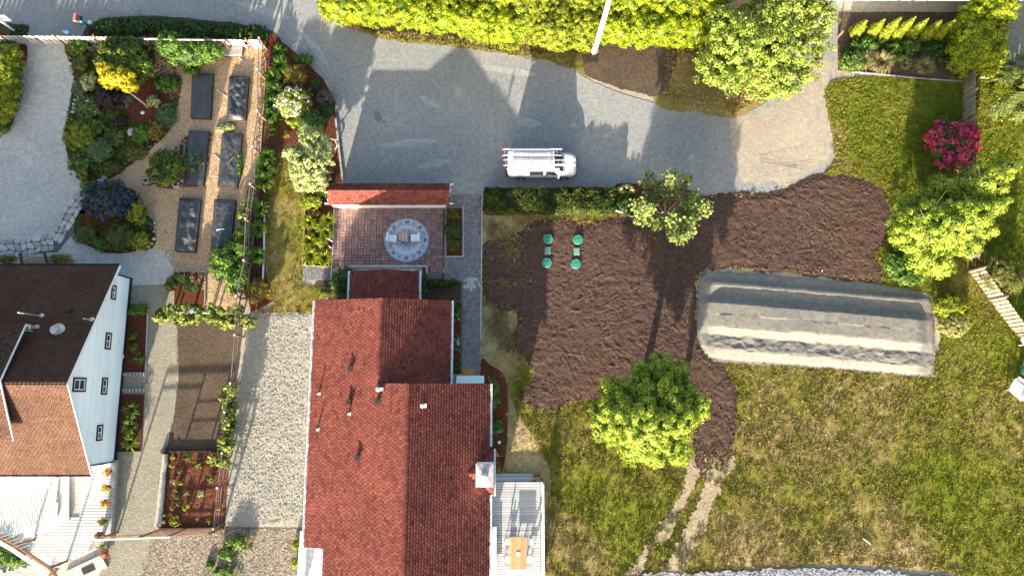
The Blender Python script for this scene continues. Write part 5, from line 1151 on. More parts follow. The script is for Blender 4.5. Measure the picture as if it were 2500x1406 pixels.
# log edge of the mulch bed
a, b = G(404, 1108, .2), G(386, 1284, .2); t = thing('log', 'weathered grey log edging the lower red mulch bed', 'log', (a + b) / 2)
mb = MB(); mb.tube([a + (b - a) * f + [random.uniform(-.03, .03), 0, 0] for f in np.linspace(0, 1, 9)], [.22, .23, .21, .22, .24, .25, .25, .27, .28], 10); mb.build('log', M['wood_grey'], t)
for lab, (p, q), w in (('dark timber closing the top of the lower mulch bed', ((400, 1102), (560, 1102)), .12), ('dark timber closing the bottom of the lower mulch bed', ((392, 1290), (545, 1288)), .14)): kerb('garden_timber', lab, [p, q], w, .22, M['wood_dark'])
t = thing('stump', 'dark cut stump at the top of the grey log', 'stump', G(406, 1104)); c = G(406, 1104); MB().lathe((c[0] - .1, c[1] + .1, 0), [(.26, 0), (.24, .30), (.10, .31)], 9).build('stump', M['wood_dark'], t)
# ================================================================== RAISED BEDS
beds = [([(470, 180), (519, 180), (513, 290), (466, 288)], 'shaded raised bed with smooth black fabric, top left of the six', 0), ([(560, 186), (607, 188), (598, 295), (554, 293)], 'raised bed with crumpled black fabric nearest the maroon gate', 1),
        ([(462, 320), (509, 321), (495, 453), (449, 453)], 'raised bed half under the grey twiggy bush by the dark shrub', 2), ([(543, 326), (590, 327), (578, 458), (532, 456)], 'raised bed with weeds along its right edge beside the trellis', 3),
        ([(438, 484), (489, 486), (476, 615), (427, 613)], 'raised bed with a slanting brick bar next to the gravel path', 4), ([(524, 487), (574, 489), (561, 612), (514, 610)], 'raised bed whose lower end hides under the fig bush', 5)]
for q, lab, n in beds:
    bh = .30; C = [G(*p, bh) for p in q]; t = thing('raised_bed', lab, 'raised bed', (*np.mean(C, 0)[:2], 0), 'six fabric covered raised garden beds')
    for i in range(4):
        a, b = C[i].copy(), C[(i + 1) % 4].copy(); a[2] = b[2] = bh / 2; MB().beam(a, b, .055, bh + .01 * (i % 2)).build('board', M['wood_dark'], t)
    nx, ny = 18, 40; V = []; T = []
    amp = (.03, .16, .05, .06, .14, .08)[n]
    for j in range(ny):
        for i in range(nx):
            u, v = i / (nx - 1), j / (ny - 1); p = (C[0] * (1 - u) + C[1] * u) * (1 - v) + (C[3] * (1 - u) + C[2] * u) * v
            e = min(u, 1 - u, v * 2, (1 - v) * 2) * 6; e = min(1, e); f = float(fbm(p[0] * 1.0, p[1] * .55, 1.5, 3, n)); rd = abs(f - .5) * 2
            V.append((p[0] * .985 + np.mean(C, 0)[0] * .015, p[1] * .985 + np.mean(C, 0)[1] * .015, bh + .004 + e * (amp * (1.6 - 2.6 * rd) + amp * .6 * (1 - abs(2 * float(fbm(p[0] * 1.6 + p[1] * .5, p[1] * 1.2, 2.2, 3, n + 9)) - 1) * 2.5))))
    F = np.array([(j * nx + i, (j + 1) * nx + i, (j + 1) * nx + i + 1, j * nx + i + 1) for j in range(ny - 1) for i in range(nx - 1)])
    mesh_obj('fabric_cover', np.array(V), F, M['fabric_black'], t, smooth=True)
for (p, q), lab, m in ((((582, 256), (599, 244)), 'brown stick on the crumpled fabric bed', 'wood_red'), (((556, 400), (570, 383)), 'brown stick on the bed beside the trellis', 'wood_red'), (((462, 597), (477, 585)), 'brick bar on the bed next to the gravel path', 'wood_red'),
                       (((528, 562), (548, 559)), 'white batten across the bed above the fig bush', 'white'), (((470, 376), (486, 371)), 'brown stick on the bed under the twiggy bush', 'wood_red')):
    a, b = G(*p, .42), G(*q, .42); t = thing('stick', lab, 'stick', a); MB().beam(a, b, .09, .05).build('stick', M[m], t)
for (p, q), lab in ((((528, 219), (553, 236)), 'white batten on the chips between the two top beds'), (((583, 140), (598, 154)), 'white stake on the chips below the fence corner'), (((524, 378), (536, 390)), 'white batten on the chips between the middle beds')):
    a, b = G(*p, .05), G(*q, .05); t = thing('batten', lab, 'stick', a); MB().beam(a, b, .07, .05).build('batten', M['wood_white'], t)
for px_, py_, lab in ((361, 444, 'small grey post box left of the dark shrub'), (434, 453, 'small grey post box right of the dark shrub')):
    c = G(px_, py_); t = thing('planter_box', lab, 'planter', c); mb = MB()
    for dx, dy, sx, sy in ((0, .2, .46, .07), (0, -.2, .46, .07), (.2, 0, .07, .33), (-.2, 0, .07, .33)): mb.box((c[0] + dx, c[1] + dy, .22), (sx, sy, .44))
    mb.build('box', M['wood_grey'], t); MB().box((c[0], c[1], .15), (.33, .33, .3)).build('soil', M['soil'], t)
c = G(448, 370); t = thing('planter_box', 'narrow timber planter frame against the middle raised bed', 'planter', c); mb = MB()
for dx, dy, sx, sy in ((0, .52, .5, .06), (0, -.52, .5, .06), (.22, 0, .06, .98), (-.22, 0, .06, .98)): mb.box((c[0] + dx, c[1] + dy, .2), (sx, sy, .4))
mb.build('frame', M['wood_fence'], t); MB().box((c[0], c[1], .15), (.38, .98, .3)).build('soil', M['soil'], t)
c = G(572, 128); t = thing('compost_bin', 'low grey slatted bin below the white fence', 'bin', c)
for i in range(4): MB().box((c[0], c[1] - .42 + i * .28, .36), (1.7, .24, .05), 0, random.random()).build('slat', M['wood_grey'], t)
MB().box((c[0], c[1], .17), (1.6, 1.0, .33)).build('body', M['wood_dark'], t)
# ================================================================== PATIO FURNITURE
c = G(993, 586, .07); R = abs(G(1047, 586, .07)[0] - c[0]); rug = thing('rug', 'round white and blue patterned rug on the brick patio', 'rug', (c[0], c[1], .06))
mb = MB(); mb.lathe((c[0], c[1], .063), [(R, 0), (R, .012), (R * .995, .014)], 72); mb.build('rug', plain('rug_cream', (.50, .53, .55), .95, .05, 30), rug)
mblue = plain('rug_blue', (.06, .11, .23), .95, .25, 30); mb = MB(); rr = random.Random(9)
def ring(r0, r1, z=.0785, n=96, dash=0):
    for k in range(n):
        if dash and k % dash == 0: continue
        a, b = 2 * pi * k / n, 2 * pi * (k + 1) / n; mb.quad(*[(c[0] + q * cos(x), c[1] + q * sin(x), z) for q, x in ((r0, a), (r1, a), (r1, b), (r0, b))])
ring(.95 * R, .975 * R); ring(.70 * R, .735 * R, dash=5); ring(.925 * R, .935 * R, dash=4)
def leafmark(x, y, a, l, w): mb.add([(c[0] + x - l * cos(a), c[1] + y - l * sin(a), .0795), (c[0] + x + w * sin(a), c[1] + y - w * cos(a), .0795), (c[0] + x + l * cos(a), c[1] + y + l * sin(a), .0795), (c[0] + x - w * sin(a), c[1] + y + w * cos(a), .0795)], [(0, 1, 2, 3)])
for k in range(16):
    a = 2 * pi * k / 16; q = .83 * R
    for j in range(7): b = a + (j - 3) * .042; leafmark((q + .05 * R * sin(j * 2.1)) * cos(b), (q + .05 * R * sin(j * 2.1)) * sin(b), b + j * .9, .095, .045)
    if k % 2 == 0:
        for j in range(6): leafmark(.83 * R * cos(a) + .10 * cos(j * 1.05), .83 * R * sin(a) + .10 * sin(j * 1.05), j * 1.05, .07, .04)
for k in range(10):
    a = 2 * pi * k / 10
    for q, l in ((.20, .12), (.30, .10), (.40, .09), (.49, .06)):
        for s in (-1, 1): leafmark(q * R * cos(a + s * .13), q * R * sin(a + s * .13), a + s * .8, l * 1.15, .055)
ring(.10 * R, .14 * R, n=24)
tag(mb.build('pattern', mblue, rug), kind='stuff')
ct = G(986, 578, .5); t = thing('coffee_table', 'round slatted wood table on the blue patterned rug', 'table', (ct[0], ct[1], .08))
for i in range(6):
    x = -.33 + i * .132; half = math.sqrt(max(.02, .40 ** 2 - x * x)); MB().box((ct[0] + x, ct[1], .50), (.118, half * 2, .03), 0, (i % 2) * .8 + .1).build('slat', plain('table_slat_%d' % i, (.42, .28, .20) if i % 2 else (.55, .42, .34), .6, .12, 6), t)
MB().lathe((ct[0], ct[1], .42), [(.40, 0), (.405, .06), (.36, .065)], 24).build('rim', M['wood_table'], t)
for a in (.8, 2.4, 3.9, 5.5): MB().beam((ct[0] + .25 * cos(a), ct[1] + .25 * sin(a), .08), (ct[0] + .2 * cos(a), ct[1] + .2 * sin(a), .43), .05).build('leg', M['wood_table'], t)
def lounge(px_, py_, rz, lab):
    c = G(px_, py_, .45); t = thing('armchair', lab, 'chair', (c[0], c[1], .08), 'wicker chairs on the round rug'); cr, sr = cos(rz), sin(rz); P = lambda a, b, z: (c[0] + a * cr - b * sr, c[1] + a * sr + b * cr, z)
    MB().box(P(.02, 0, .46), (.66, .64, .14), rz, taper=.95).build('seat_cushion', M['cushion'], t)
    mb = MB(); mb.box(P(-.36, 0, .70), (.11, .68, .46), rz); mb.build('backrest', M['cushion'], t)
    for s in (-1, 1): MB().box(P(-.02, s * .38, .58), (.72, .07, .05), rz).box(P(-.02, s * .38, .36), (.70, .045, .4), rz).build('arm', M['wicker'], t)
    MB().box(P(0, 0, .33), (.72, .70, .07), rz).build('seat_frame', M['wicker'], t)
    for a in (-.32, .32):
        for b in (-.34, .34): MB().beam(P(a, b, .08), P(a, b, .32), .06).build('leg', M['wicker'], t)
lounge(958, 582, -.12, 'wicker armchair with white cushions left of the round table'); lounge(1013, 581, pi + .03, 'wicker armchair with white cushions right of the round table')
t = thing('plant_stand', 'small white metal stand at the right edge of the leafy planter', 'plant stand', G(806, 600)); mb = MB()
for a, b in (((800, 582), (811, 590)), ((801, 600), (809, 606))): MB().beam(G(*a, .5), G(*b, .45), .10, .05).build('shelf', M['white'], t)
for p in ((802, 586), (810, 590), (803, 602), (809, 606)): MB().beam(G(*p, 0), G(*p, .45), .03).build('leg', M['white'], t)
# ================================================================== SEPTIC LIDS
for px_, py_, lab in ((1338, 583, 'round green tank lid at the house side, upper of its pair'), (1411, 585, 'round green tank lid farther from the house, upper of its pair'), (1335, 641, 'round green tank lid at the house side, lower of its pair'), (1406, 644, 'round green tank lid farther from the house, lower of its pair')):
    c = G(px_, py_, .2); t = thing('tank_cover', lab, 'tank cover', (c[0], c[1], .06), 'green tank lids in the dark topsoil'); mb = MB()
    mb.lathe((c[0], c[1], .05), [(.39, 0), (.41, .10), (.41, .15), (.36, .19), (.30, .18), (.10, .20)], 28); mb.build('disc', M['green_lid'], t)
    mb = MB()
    for k in range(8): a = k * pi / 4; mb.box((c[0] + .37 * cos(a), c[1] + .37 * sin(a), .235), (.05, .05, .03), a)
    for k in range(4): a = k * pi / 2 + .3; mb.beam((c[0] + .08 * cos(a), c[1] + .08 * sin(a), .25), (c[0] + .28 * cos(a), c[1] + .28 * sin(a), .245), .03, .02)
    mb.build('bolts', M['green_pale'], t)
for px_, py_, lab in ((1337, 612, 'rectangular dusty green hatch at the house side between two lids'), (1408, 614, 'rectangular dusty green hatch farther from the house between two lids')):
    c = G(px_, py_, .15); t = thing('tank_hatch', lab, 'tank hatch', (c[0], c[1], .05), 'green hatches in the dark topsoil'); MB().box((c[0], c[1], .11), (.50, .66, .16), taper=.94).build('hatch', M['green_pale'], t)
    MB().box((c[0], c[1], .20), (.34, .48, .03)).build('cover', M['green_pale'], t)
# ================================================================== UTILITY POLE
b = G(1450, 128); t = thing('utility_pole', 'tall white sunlit utility pole beside the laurel hedge', 'pole', b)
MB().tube([b, b + [.15, .03, 4.0], b + [.3, .05, 12.5]], [.22, .20, .16], 12).build('pole', plain('pole_paint', (.62, .60, .57), .8, .12, 3, bump=.3), t)
MB().tube([b + [-.12, -.26, 0], b + [.0, -.22, 4.0], b + [.1, -.2, 9]], .035, 6).build('conduit', M['alu'], t)
MB().box(b + [.15, -.22, .6], (.22, .06, .7)).build('ground_guard', M['wood_red'], t)
# ================================================================== ROAD SIDE THINGS
c = G(200, 62); t = thing('mailbox', 'faded red mailbox on a leaning post beside the road verge', 'mailbox', c); p = c + [0, 0, 1.15]; q = G(182, 42, 1.3)
MB().beam(c, p, .11).build('post', M['wood_fence'], t)
mb = MB(); prof = [(-.14, 0), (.14, 0), (.14, .14), (.10, .22), (0, .25), (-.10, .22), (-.14, .14)]
V = [(q[0] + a, q[1] + s * .33, 1.1 + z) for s in (-1, 1) for a, z in prof]; n = 7; mb.add(V, [tuple(range(n)), tuple(range(2 * n - 1, n - 1, -1))] + [(i, n + i, n + (i + 1) % n, (i + 1) % n) for i in range(n)]); mb.build('body', M['mail_red'], t)
MB().beam(p, (q[0], q[1], 1.1), .10, .08).build('arm', M['wood_fence'], t)
p = G(193, 45, 1.2); t = thing('parcel_box', 'black box with a blue front hung beside the red mailbox', 'box', p); MB().box((p[0], p[1], 1.12), (.30, .42, .26)).build('box', M['black'], t); MB().box((p[0] + .12, p[1] - .27, 1.08), (.2, .10, .24), .5).build('front', M['blue'], t); MB().beam((p[0], p[1], 0), (p[0], p[1], 1.0), .08).build('post', M['wood_dark'], t)
p = G(221, 57); t = thing('garden_rock', 'white round stone at the verge beside the mailbox', 'rock', p); MB().lathe((p[0], p[1], 0), [(.17, 0), (.19, .10), (.12, .24), (.03, .27)], 8).build('rock', M['white'], t)
a = G(40, 80); t = thing('sign', 'white post sign with a dark striped panel at the frame edge', 'sign', a); q = a + [0, 0, 2.2]
MB().beam(a, q, .12).build('post', M['white'], t); s = G(10, 45, 1.7); MB().box((s[0] + .05, s[1], 1.72), (.58, .07, .80)).build('board', M['white'], t); MB().box((s[0] - .1, s[1] - .05, 1.74), (.13, .02, .5)).build('stripe', plain('navy', (.03, .04, .10), .5), t)
MB().beam(q, q + [-1.3, -.2, -.02], .1).build('arm', M['white'], t)
t = thing('hose_reel', 'small silver and blue garden hardware on top of the fence', 'hardware', G(160, 86)); p = G(158, 79, 1.3); MB().beam(p + [-.15, .1, 0], p + [.18, -.15, 0], .07, .05).build('bracket', M['alu'], t); MB().box(p + [.15, .05, -.04], (.2, .2, .1), .5).build('bracket_base', M['blue'], t)
# ================================================================== VAN WITH LADDERS
vc = G(1322, 411); van = thing('van', 'white work van with a ladder rack parked on the gravel', 'van', vc)
def vp(x, y, z): return (vc[0] + x, vc[1] + y, z)
X = [-2.82, -2.74, -2.2, -1.0, 0.2, 0.95, 1.30, 1.72, 2.1, 2.5, 2.74, 2.84]
#     z bottom, z belt, z shoulder(window top), z roof, half widths: bottom, belt, shoulder, roof edge
Sx = [(.50, .95, 1.75, 1.90, .80, .86, .74, .62), (.42, 1.02, 1.80, 2.02, .93, .97, .84, .70), (.38, 1.05, 1.84, 2.08, .97, 1.0, .86, .72), (.36, 1.06, 1.85, 2.10, .98, 1.0, .86, .73), (.36, 1.06, 1.85, 2.10, .98, 1.0, .86, .73), (.36, 1.06, 1.83, 2.07, .98, 1.0, .86, .72),
      (.36, 1.05, 1.60, 1.76, .98, 1.0, .86, .74), (.38, 1.04, 1.22, 1.30, .97, .99, .86, .76), (.40, 1.00, 1.12, 1.18, .96, .97, .85, .72), (.42, .92, 1.02, 1.07, .90, .92, .80, .66), (.46, .82, .90, .94, .80, .82, .70, .55), (.50, .74, .80, .82, .66, .68, .58, .42)]
V = []; F = []; n = 9
for x, (z0, z1, z2, z3, w0, w1, w2, w3) in zip(X, Sx):
    V += [vp(x, y, z) for y, z in ((-w0, z0), (-w1, z1 * .65), (-w1, z1), (-w2, z2), (-w3, z3), (w3, z3), (w2, z2), (w1, z1), (w1, z1 * .65), (w0, z0))]
n = 10
for i in range(len(X) - 1): F += [(i * n + k, (i + 1) * n + k, (i + 1) * n + k + 1, i * n + k + 1) for k in range(n - 1)] + [(i * n + n - 1, (i + 1) * n + n - 1, (i + 1) * n, i * n)]
F += [tuple(range(n)), tuple(range(len(X) * n - 1, (len(X) - 1) * n - 1, -1))]
bod = mesh_obj('body', V, [f[::-1] for f in F], M['vanpaint'], van)
def lerp_side(x, f, s, off=.012):
    i = max(k for k in range(len(X)) if X[k] <= x); i = min(i, len(X) - 2); u = (x - X[i]) / (X[i + 1] - X[i]); q = [Sx[i][k] * (1 - u) + Sx[i + 1][k] * u for k in range(8)]
    return vp(x, s * (q[5] * (1 - f) + q[6] * f + off), q[1] * (1 - f) + q[2] * f)
for s, lab in ((-1, 'near'), (1, 'far')):
    for xa, xb in ((-1.05, .12), (.28, .95)):
        mb = MB(); pts = [lerp_side(xa, .08, s), lerp_side(xb if xb < .9 else 1.30, .08, s), lerp_side(xb, .93, s), lerp_side(xa, .93, s)]; mb.add(pts if s < 0 else pts[::-1], [(0, 1, 2, 3)]); mb.build('side_window', M['glass'], van)
    if s < 0:
        for xh in (.02, .38): mb = MB(); a = lerp_side(xh, -.0, s, .02); mb.box((a[0], a[1], 1.0), (.12, .03, .03)); mb.build('door_handle', M['black'], van)
    MB().box(vp(1.34, s * 1.16, 1.18), (.13, .24, .22), s * .25).beam(vp(1.34, s * .98, 1.14), vp(1.34, s * 1.08, 1.16), .05).build('mirror', M['black'] if s > 0 else M['vanpaint'], van)
    for xw in (-1.72, 1.86):
        mb = MB(); c0, c1 = vp(xw, s * .78, .36), vp(xw, s * 1.035, .36); mb.tube([c0, c1], .36, 18); w_ = mb.build('wheel', M['rubber'], van); MB().tube([vp(xw, s * .95, .36), vp(xw, s * 1.045, .36)], .20, 12).build('rim', M['alu'], w_)
    MB().box(vp(2.66, s * .60, .78), (.22, .30, .18), -s * .35).build('headlight', M['glass_grey'], van); MB().box(vp(-2.80, s * .84, 1.1), (.06, .10, .36)).build('tail_light', plain('tail_red_%d' % (s + 1), (.35, .02, .015), .3), van)
def ws(x, f, off=.014):
    i = max(k for k in range(len(X)) if X[k] <= x); u = (x - X[i]) / (X[i + 1] - X[i]); w = Sx[i][7] * (1 - u) + Sx[i + 1][7] * u; z = Sx[i][3] * (1 - u) + Sx[i + 1][3] * u; return vp(x, f * w * .98, z + off)
mb = MB(); xs_ = [.99, 1.15, 1.30, 1.5, 1.70]
for a, b in zip(xs_[:-1], xs_[1:]): mb.quad(ws(a, -1), ws(b, -1.06), ws(b, 1.06), ws(a, 1))
mb.build('windscreen', M['glass_green'], van)
for f in (-.5, .35): mb = MB(); mb.beam(ws(1.66, f, .03), ws(1.30, f + .25, .03), .03, .02); mb.build('wiper', M['black'], van)
mb = MB(); mb.quad(vp(-2.80, -.62, 1.74), vp(-2.80, .62, 1.74), vp(-2.875, .72, 1.15), vp(-2.875, -.72, 1.15)); mb.build('rear_window', M['glass'], van)
MB().box(vp(2.80, 0, .55), (.20, 1.5, .22)).build('front_bumper', M['black'], van); MB().box(vp(-2.86, 0, .52), (.20, 1.8, .2)).build('rear_bumper', M['black'], van); MB().box(vp(2.82, 0, .74), (.06, .95, .10)).build('grille', M['black'], van)
for i in range(9):
    xr = -2.3 + i * .37; MB().box(vp(xr, 0, 2.105), (.05, 1.30, .022)).build('roof_rib', M['vanpaint'], van)
for xq in (-1.25, .20, .98):
    mb = MB(); mb.beam(lerp_side(xq, -.9, -1, .004), lerp_side(xq, .98, -1, .004), .02, .012, up=(0, 1, 0)); mb.build('door_seam', M['black'], van)
mb = MB(); mb.beam(vp(1.80, -.74, 1.285), vp(1.80, .74, 1.285), .03, .012); mb.build('bonnet_seam', M['black'], van)
rk = MB()
for xq in (-2.35, -.9, .55): rk.beam(vp(xq, -.88, 2.30), vp(xq, .88, 2.30), .06, .05)
for s in (-1, 1):
    rk.beam(vp(-2.9, s * .84, 2.34), vp(1.35, s * .84, 2.34), .05, .05)
    for xq in (-2.35, -.9, .55): rk.beam(vp(xq, s * .86, 2.30), vp(xq, s * .80, 1.95), .05)
rk.build('roof_rack', M['white'], van)
M['ladder'] = plain('ladder_rail', (.62, .63, .64), .4, .08, 5, .5)
def ladder(x0, x1, y, w, z, lab, inner):
    t = thing('ladder', lab, 'ladder', vp((x0 + x1) / 2, y, z), 'aluminium ladders on the van roof rack')
    for s in (-1, 1):
        MB().beam(vp(x0, y + s * w / 2, z), vp(x1, y + s * w / 2, z), .055, .09).build('rail', M['ladder'], t); MB().box(vp(x0, y + s * w / 2, z), (.14, .09, .11)).build('foot', M['mail_red'], t)
    n = int((x1 - x0) / .30); sh = None
    for i in range(n):
        if sh is None: o = MB().box((0, 0, 0), (.045, w - .05, .035)).build('rung', M['alu'], t, local=True); sh = o.data
        else: o = bpy.data.objects.new('rung', sh); COL.objects.link(o); o.parent = t
        o.location = (x0 + (i + .5) * .30 - (x0 + x1) / 2, 0, 0)
    for s in (-1, 1): MB().beam(vp(x0 + .5, y + s * w * inner, z + .10), vp(x1 - .9, y + s * w * inner, z + .10), .04, .07).build('rail', M['alu'], t)
ladder(-3.20, 1.55, .50, .52, 2.42, 'aluminium ladder on the van rack, far from the low hedge', .36); ladder(-3.10, 2.62, -.36, .48, 2.42, 'aluminium ladder on the van rack reaching over the bonnet', .34)
# ================================================================== GARDEN CHAIRS AT THE RIGHT EDGE
def adirondack(px_, py_, rz, m, lab, q=1.45):
    c = G(px_, py_, .3); t = thing('garden_chair', lab, 'chair', (c[0], c[1], 0)); cr, sr = cos(rz), sin(rz); P = lambda a, b, z: np.array((c[0] + (a * cr - b * sr) * q, c[1] + (a * sr + b * cr) * q, z * 1.15))
    for i in range(6): MB().beam(P(.38 - i * .13, -.34, .38 - i * .03), P(.38 - i * .13, .34, .38 - i * .03), .165, .03).build('seat_slat', m, t)
    for i in range(6): b = -.29 + i * .116; MB().beam(P(-.36, b, .22), P(-.86, b * 1.15, 1.0 - abs(b) * .35), .155, .03).build('back_slat', m, t)
    for s in (-1, 1):
        MB().beam(P(-.5, s * .42, .60), P(.42, s * .42, .62), .20, .04).build('arm', m, t); MB().beam(P(.36, s * .38, 0), P(.36, s * .38, .6), .10, .04).build('leg', m, t); MB().beam(P(-.62, s * .36, .02), P(.4, s * .36, .34), .09, .04).build('leg', m, t)
adirondack(2484, 948, pi * .80, M['white'], 'white slatted garden chair at the right edge of the lawn'); adirondack(2510, 900, pi * .9, M['green_chair'], 'dark green garden chair behind the white garden chair')
c = G(2500, 838, .5); t = thing('garden_table', 'white table top corner beyond the end of the fence', 'table', (c[0], c[1], 0)); MB().box((c[0] + .3, c[1] + .1, .7), (1.0, 1.0, .05), .5).build('top', M['white'], t)
for a in (.5, 2.07, 3.64, 5.2): MB().beam((c[0] + .3 + .5 * cos(a), c[1] + .1 + .5 * sin(a), 0), (c[0] + .3 + .5 * cos(a), c[1] + .1 + .5 * sin(a), .68), .06).build('leg', M['white'], t)
t = thing('stick', 'thin pale stick lying on the lower right lawn', 'stick', G(2116, 1322)); MB().beam(G(2107, 1314, .12), G(2126, 1328, .12), .06, .05).build('stick', M['wood_white'], t)
# eave of the neighbouring building along the top edge of the frame
a, b = G(1760, -4, 2.4), G(2620, -1, 2.4); t = thing('house', 'grey roof edge of a neighbouring house at the top of the frame', 'house', ((a + b) / 2 * [1, 1, 0]))
mb = MB(); mb.add([a, b, b + [0, 3.4, 1.2], a + [0, 3.4, 1.2], a + [0, 6.8, 0], b + [0, 6.8, 0]], [(0, 1, 2, 3), (3, 2, 5, 4)]); mb.build('roof', plain('grey_roof', (.20, .22, .25), .8, .15, 4), t)
yw = G(2200, -14, 0)[1]; mb = MB(); mb.prism([(a[0] + .5, yw), (b[0] - .5, yw), (b[0] - .5, b[1] + 6.3), (a[0] + .5, a[1] + 6.3)], 0, 2.35); mb.build('wall', M['siding'], t)
MB().beam(a + [0, -.05, -.02], b + [0, -.05, -.02], .14, .12).build('gutter', plain('blue_grey_gutter', (.30, .34, .42), .5, .08), t)
# ================================================================== TREES
tree('tree', 'round bright green tree standing alone in the right lawn', (1562, 962), 9, .26,
     [(1575, 1040, 84, 66, 5.6, 1.9), (1510, 1005, 50, 46, 5.0, 1.5), (1650, 1025, 52, 46, 5.0, 1.5), (1590, 965, 74, 54, 4.7, 1.9), (1555, 1085, 62, 42, 4.1, 1.4), (1630, 1090, 54, 40, 3.9, 1.3), (1475, 1040, 36, 36, 4.4, 1.1), (1695, 988, 34, 28, 4.5, 1.0),
      (1612, 905, 44, 36, 4.1, 1.4), (1500, 948, 34, 26, 4.3, 1.0), (1462, 1005, 22, 20, 4.0, .7), (1716, 1008, 18, 18, 4.0, .7), (1590, 1118, 34, 18, 3.3, .8), (1660, 1118, 22, 18, 3.1, .8), (1655, 905, 24, 24, 3.9, .9), (1560, 912, 24, 20, 3.9, .9), (1665, 955, 34, 30, 4.3, 1.1)],
     'lf_spring', .12, .28, 80, 1.5, .6, low=-.75, rough=.5)
b = G(1668, 948); MB().tube([b, b + [-.1, .1, 1.6], b + [-.5, .2, 3.6]], [.26, .22, .14], 9).build('trunk', M['bark'], [o for o in COL.objects if o.get('label') == 'round bright green tree standing alone in the right lawn'][0])
tree('tree', 'broad leafy tree overhanging the driveway beside the laurel hedge', (1800, 175), 7, .26,
     [(1850, 100, 120, 95, 4.6, 2.4), (1770, 180, 72, 50, 3.6, 1.6), (1880, 185, 85, 52, 3.6, 1.6), (1950, 120, 66, 60, 4.2, 1.8), (1990, 45, 52, 52, 4.6, 1.8), (1900, 35, 85, 62, 5.2, 2.0), (1790, 90, 70, 70, 4.6, 2.0), (1900, 222, 48, 26, 3.0, 1.1), (1740, 155, 45, 36, 3.2, 1.1), (1960, 185, 36, 24, 3.1, .9)],
     'lf_top', .18, .34, 34, 1.5, 0, rough=.45, shell=(.5, 1.0))
tree('tree', 'tall light green tree between the topsoil and the slanting fence', (2300, 560), 9, .25,
     [(2280, 552, 88, 58, 4.7, 2.0), (2222, 565, 46, 56, 4.2, 1.6), (2355, 530, 72, 50, 5.0, 1.9), (2270, 630, 58, 40, 3.0, 1.5), (2405, 445, 50, 42, 5.2, 1.6), (2448, 415, 32, 26, 5.4, 1.1), (2298, 470, 42, 34, 3.9, 1.2), (2350, 600, 46, 28, 3.4, 1.2), (2425, 500, 34, 26, 4.8, 1.1), (2375, 470, 32, 28, 4.6, 1.0), (2205, 505, 28, 26, 3.8, .9), (2250, 490, 34, 28, 3.7, 1.0), (2405, 560, 28, 22, 4.2, .8), (2300, 655, 30, 18, 2.4, .8), (2270, 560, 70, 50, 1.9, 1.8), (2330, 545, 60, 45, 2.0, 1.9)],  # last two low blobs are added so the cast shadow runs unbroken
     'lf_spring', .125, .30, 72, 1.4, .5, rough=.4)
# the open, half bare tree beside the low hedge
b = G(1608, 540); t = thing('tree', 'open branching tree with sparse round leaves by the low hedge', 'tree', b); rnd = random.Random(14); mb = MB(); tips = []
MB().tube([b, b + [0, 0, 1.0], b + [.05, 0, 2.0]], [.20, .16, .14], 9).build('trunk', M['bark_pale'], t)
for k in range(9):
    a = 2 * pi * k / 9 + rnd.uniform(-.25, .25); limb(mb, b + [.05, 0, 1.95], (cos(a), sin(a), rnd.uniform(.4, .9)), rnd.uniform(1.25, 1.75), .085, 2, rnd, tips, .35, (2, 3), .6, .08)
mb.build('limbs', M['bark_pale'], t)
tp = [p for p, d in tips if d <= 1]; r = np.random.default_rng(8); PP = []; NN = []
for p in tp:
    if r.random() < .10: continue
    m_ = int(r.integers(18, 40)); q = p + r.normal(size=(m_, 3)) * np.array([.24, .24, .15]); PP.append(q); NN.append(r.normal(size=(m_, 3)) * .6 + [0, -.4, .8])
P = np.concatenate(PP); V, F, T = leaf_geo(P, np.concatenate(NN), .24, np.clip(.62 + r.normal(size=len(P)) * .22, 0, 1), .85, 5); tag(mesh_obj('crown', V, F, M['lf_apple'], t, tint=T), kind='stuff')
# feathery cedar reaching in from the right
b = G(2485, 240); t = thing('conifer', 'feathery cedar with drooping pale sprays at the right frame edge', 'tree', b); r = np.random.default_rng(12)
MB().tube([b, b + [0, 0, 7], b + [.1, 0, 12]], [.34, .24, .06], 9).build('trunk', M['bark'], t)
mb = MB(); PP, NN, TT = [], [], []
for k in range(110):
    z = 1.2 + 10.2 * (k / 110) ** 1.0; L = (4.3 - .33 * z) * r.uniform(.75, 1.1); a = r.random() * 2 * pi; d = np.array([cos(a), sin(a), 0]); n_ = 7; pts = []
    for i in range(n_): f = i / (n_ - 1); pts.append(b + [0, 0, z + .5 * f - 1.5 * f * f] + d * L * f + r.normal(size=3) * .05)
    mb.tube(pts, list(np.linspace(.06, .01, n_)), 4); s = np.array([-d[1], d[0], 0])
    for i in range(1, n_):
        for j in range(30):
            f = r.random(); c_ = pts[i - 1] * (1 - f) + pts[i] * f; sd = r.choice([-1, 1]); l = (.25 + .35 * r.random()) * (1 - .5 * i / n_) * 1.5; m_ = 5; u = np.linspace(.1, 1, m_)[:, None]
            PP.append(c_ + (s * sd * .75 + d * .75) * l * u + np.array([0, 0, -.35]) * l * u * u); NN.append(np.tile([0, -.3, 1.], (m_, 1)) + r.normal(size=(m_, 3)) * .4); TT.append(np.full(m_, r.normal() * .15 + .5))
mb.build('branches', M['bark'], t); P = np.concatenate(PP); V, F, T = leaf_geo(P, np.concatenate(NN), .19, np.clip(np.concatenate(TT) + r.normal(size=len(P)) * .1, 0, 1), .5, 6); tag(mesh_obj('crown', V, F, M['lf_cedar'], t, tint=T), kind='stuff')
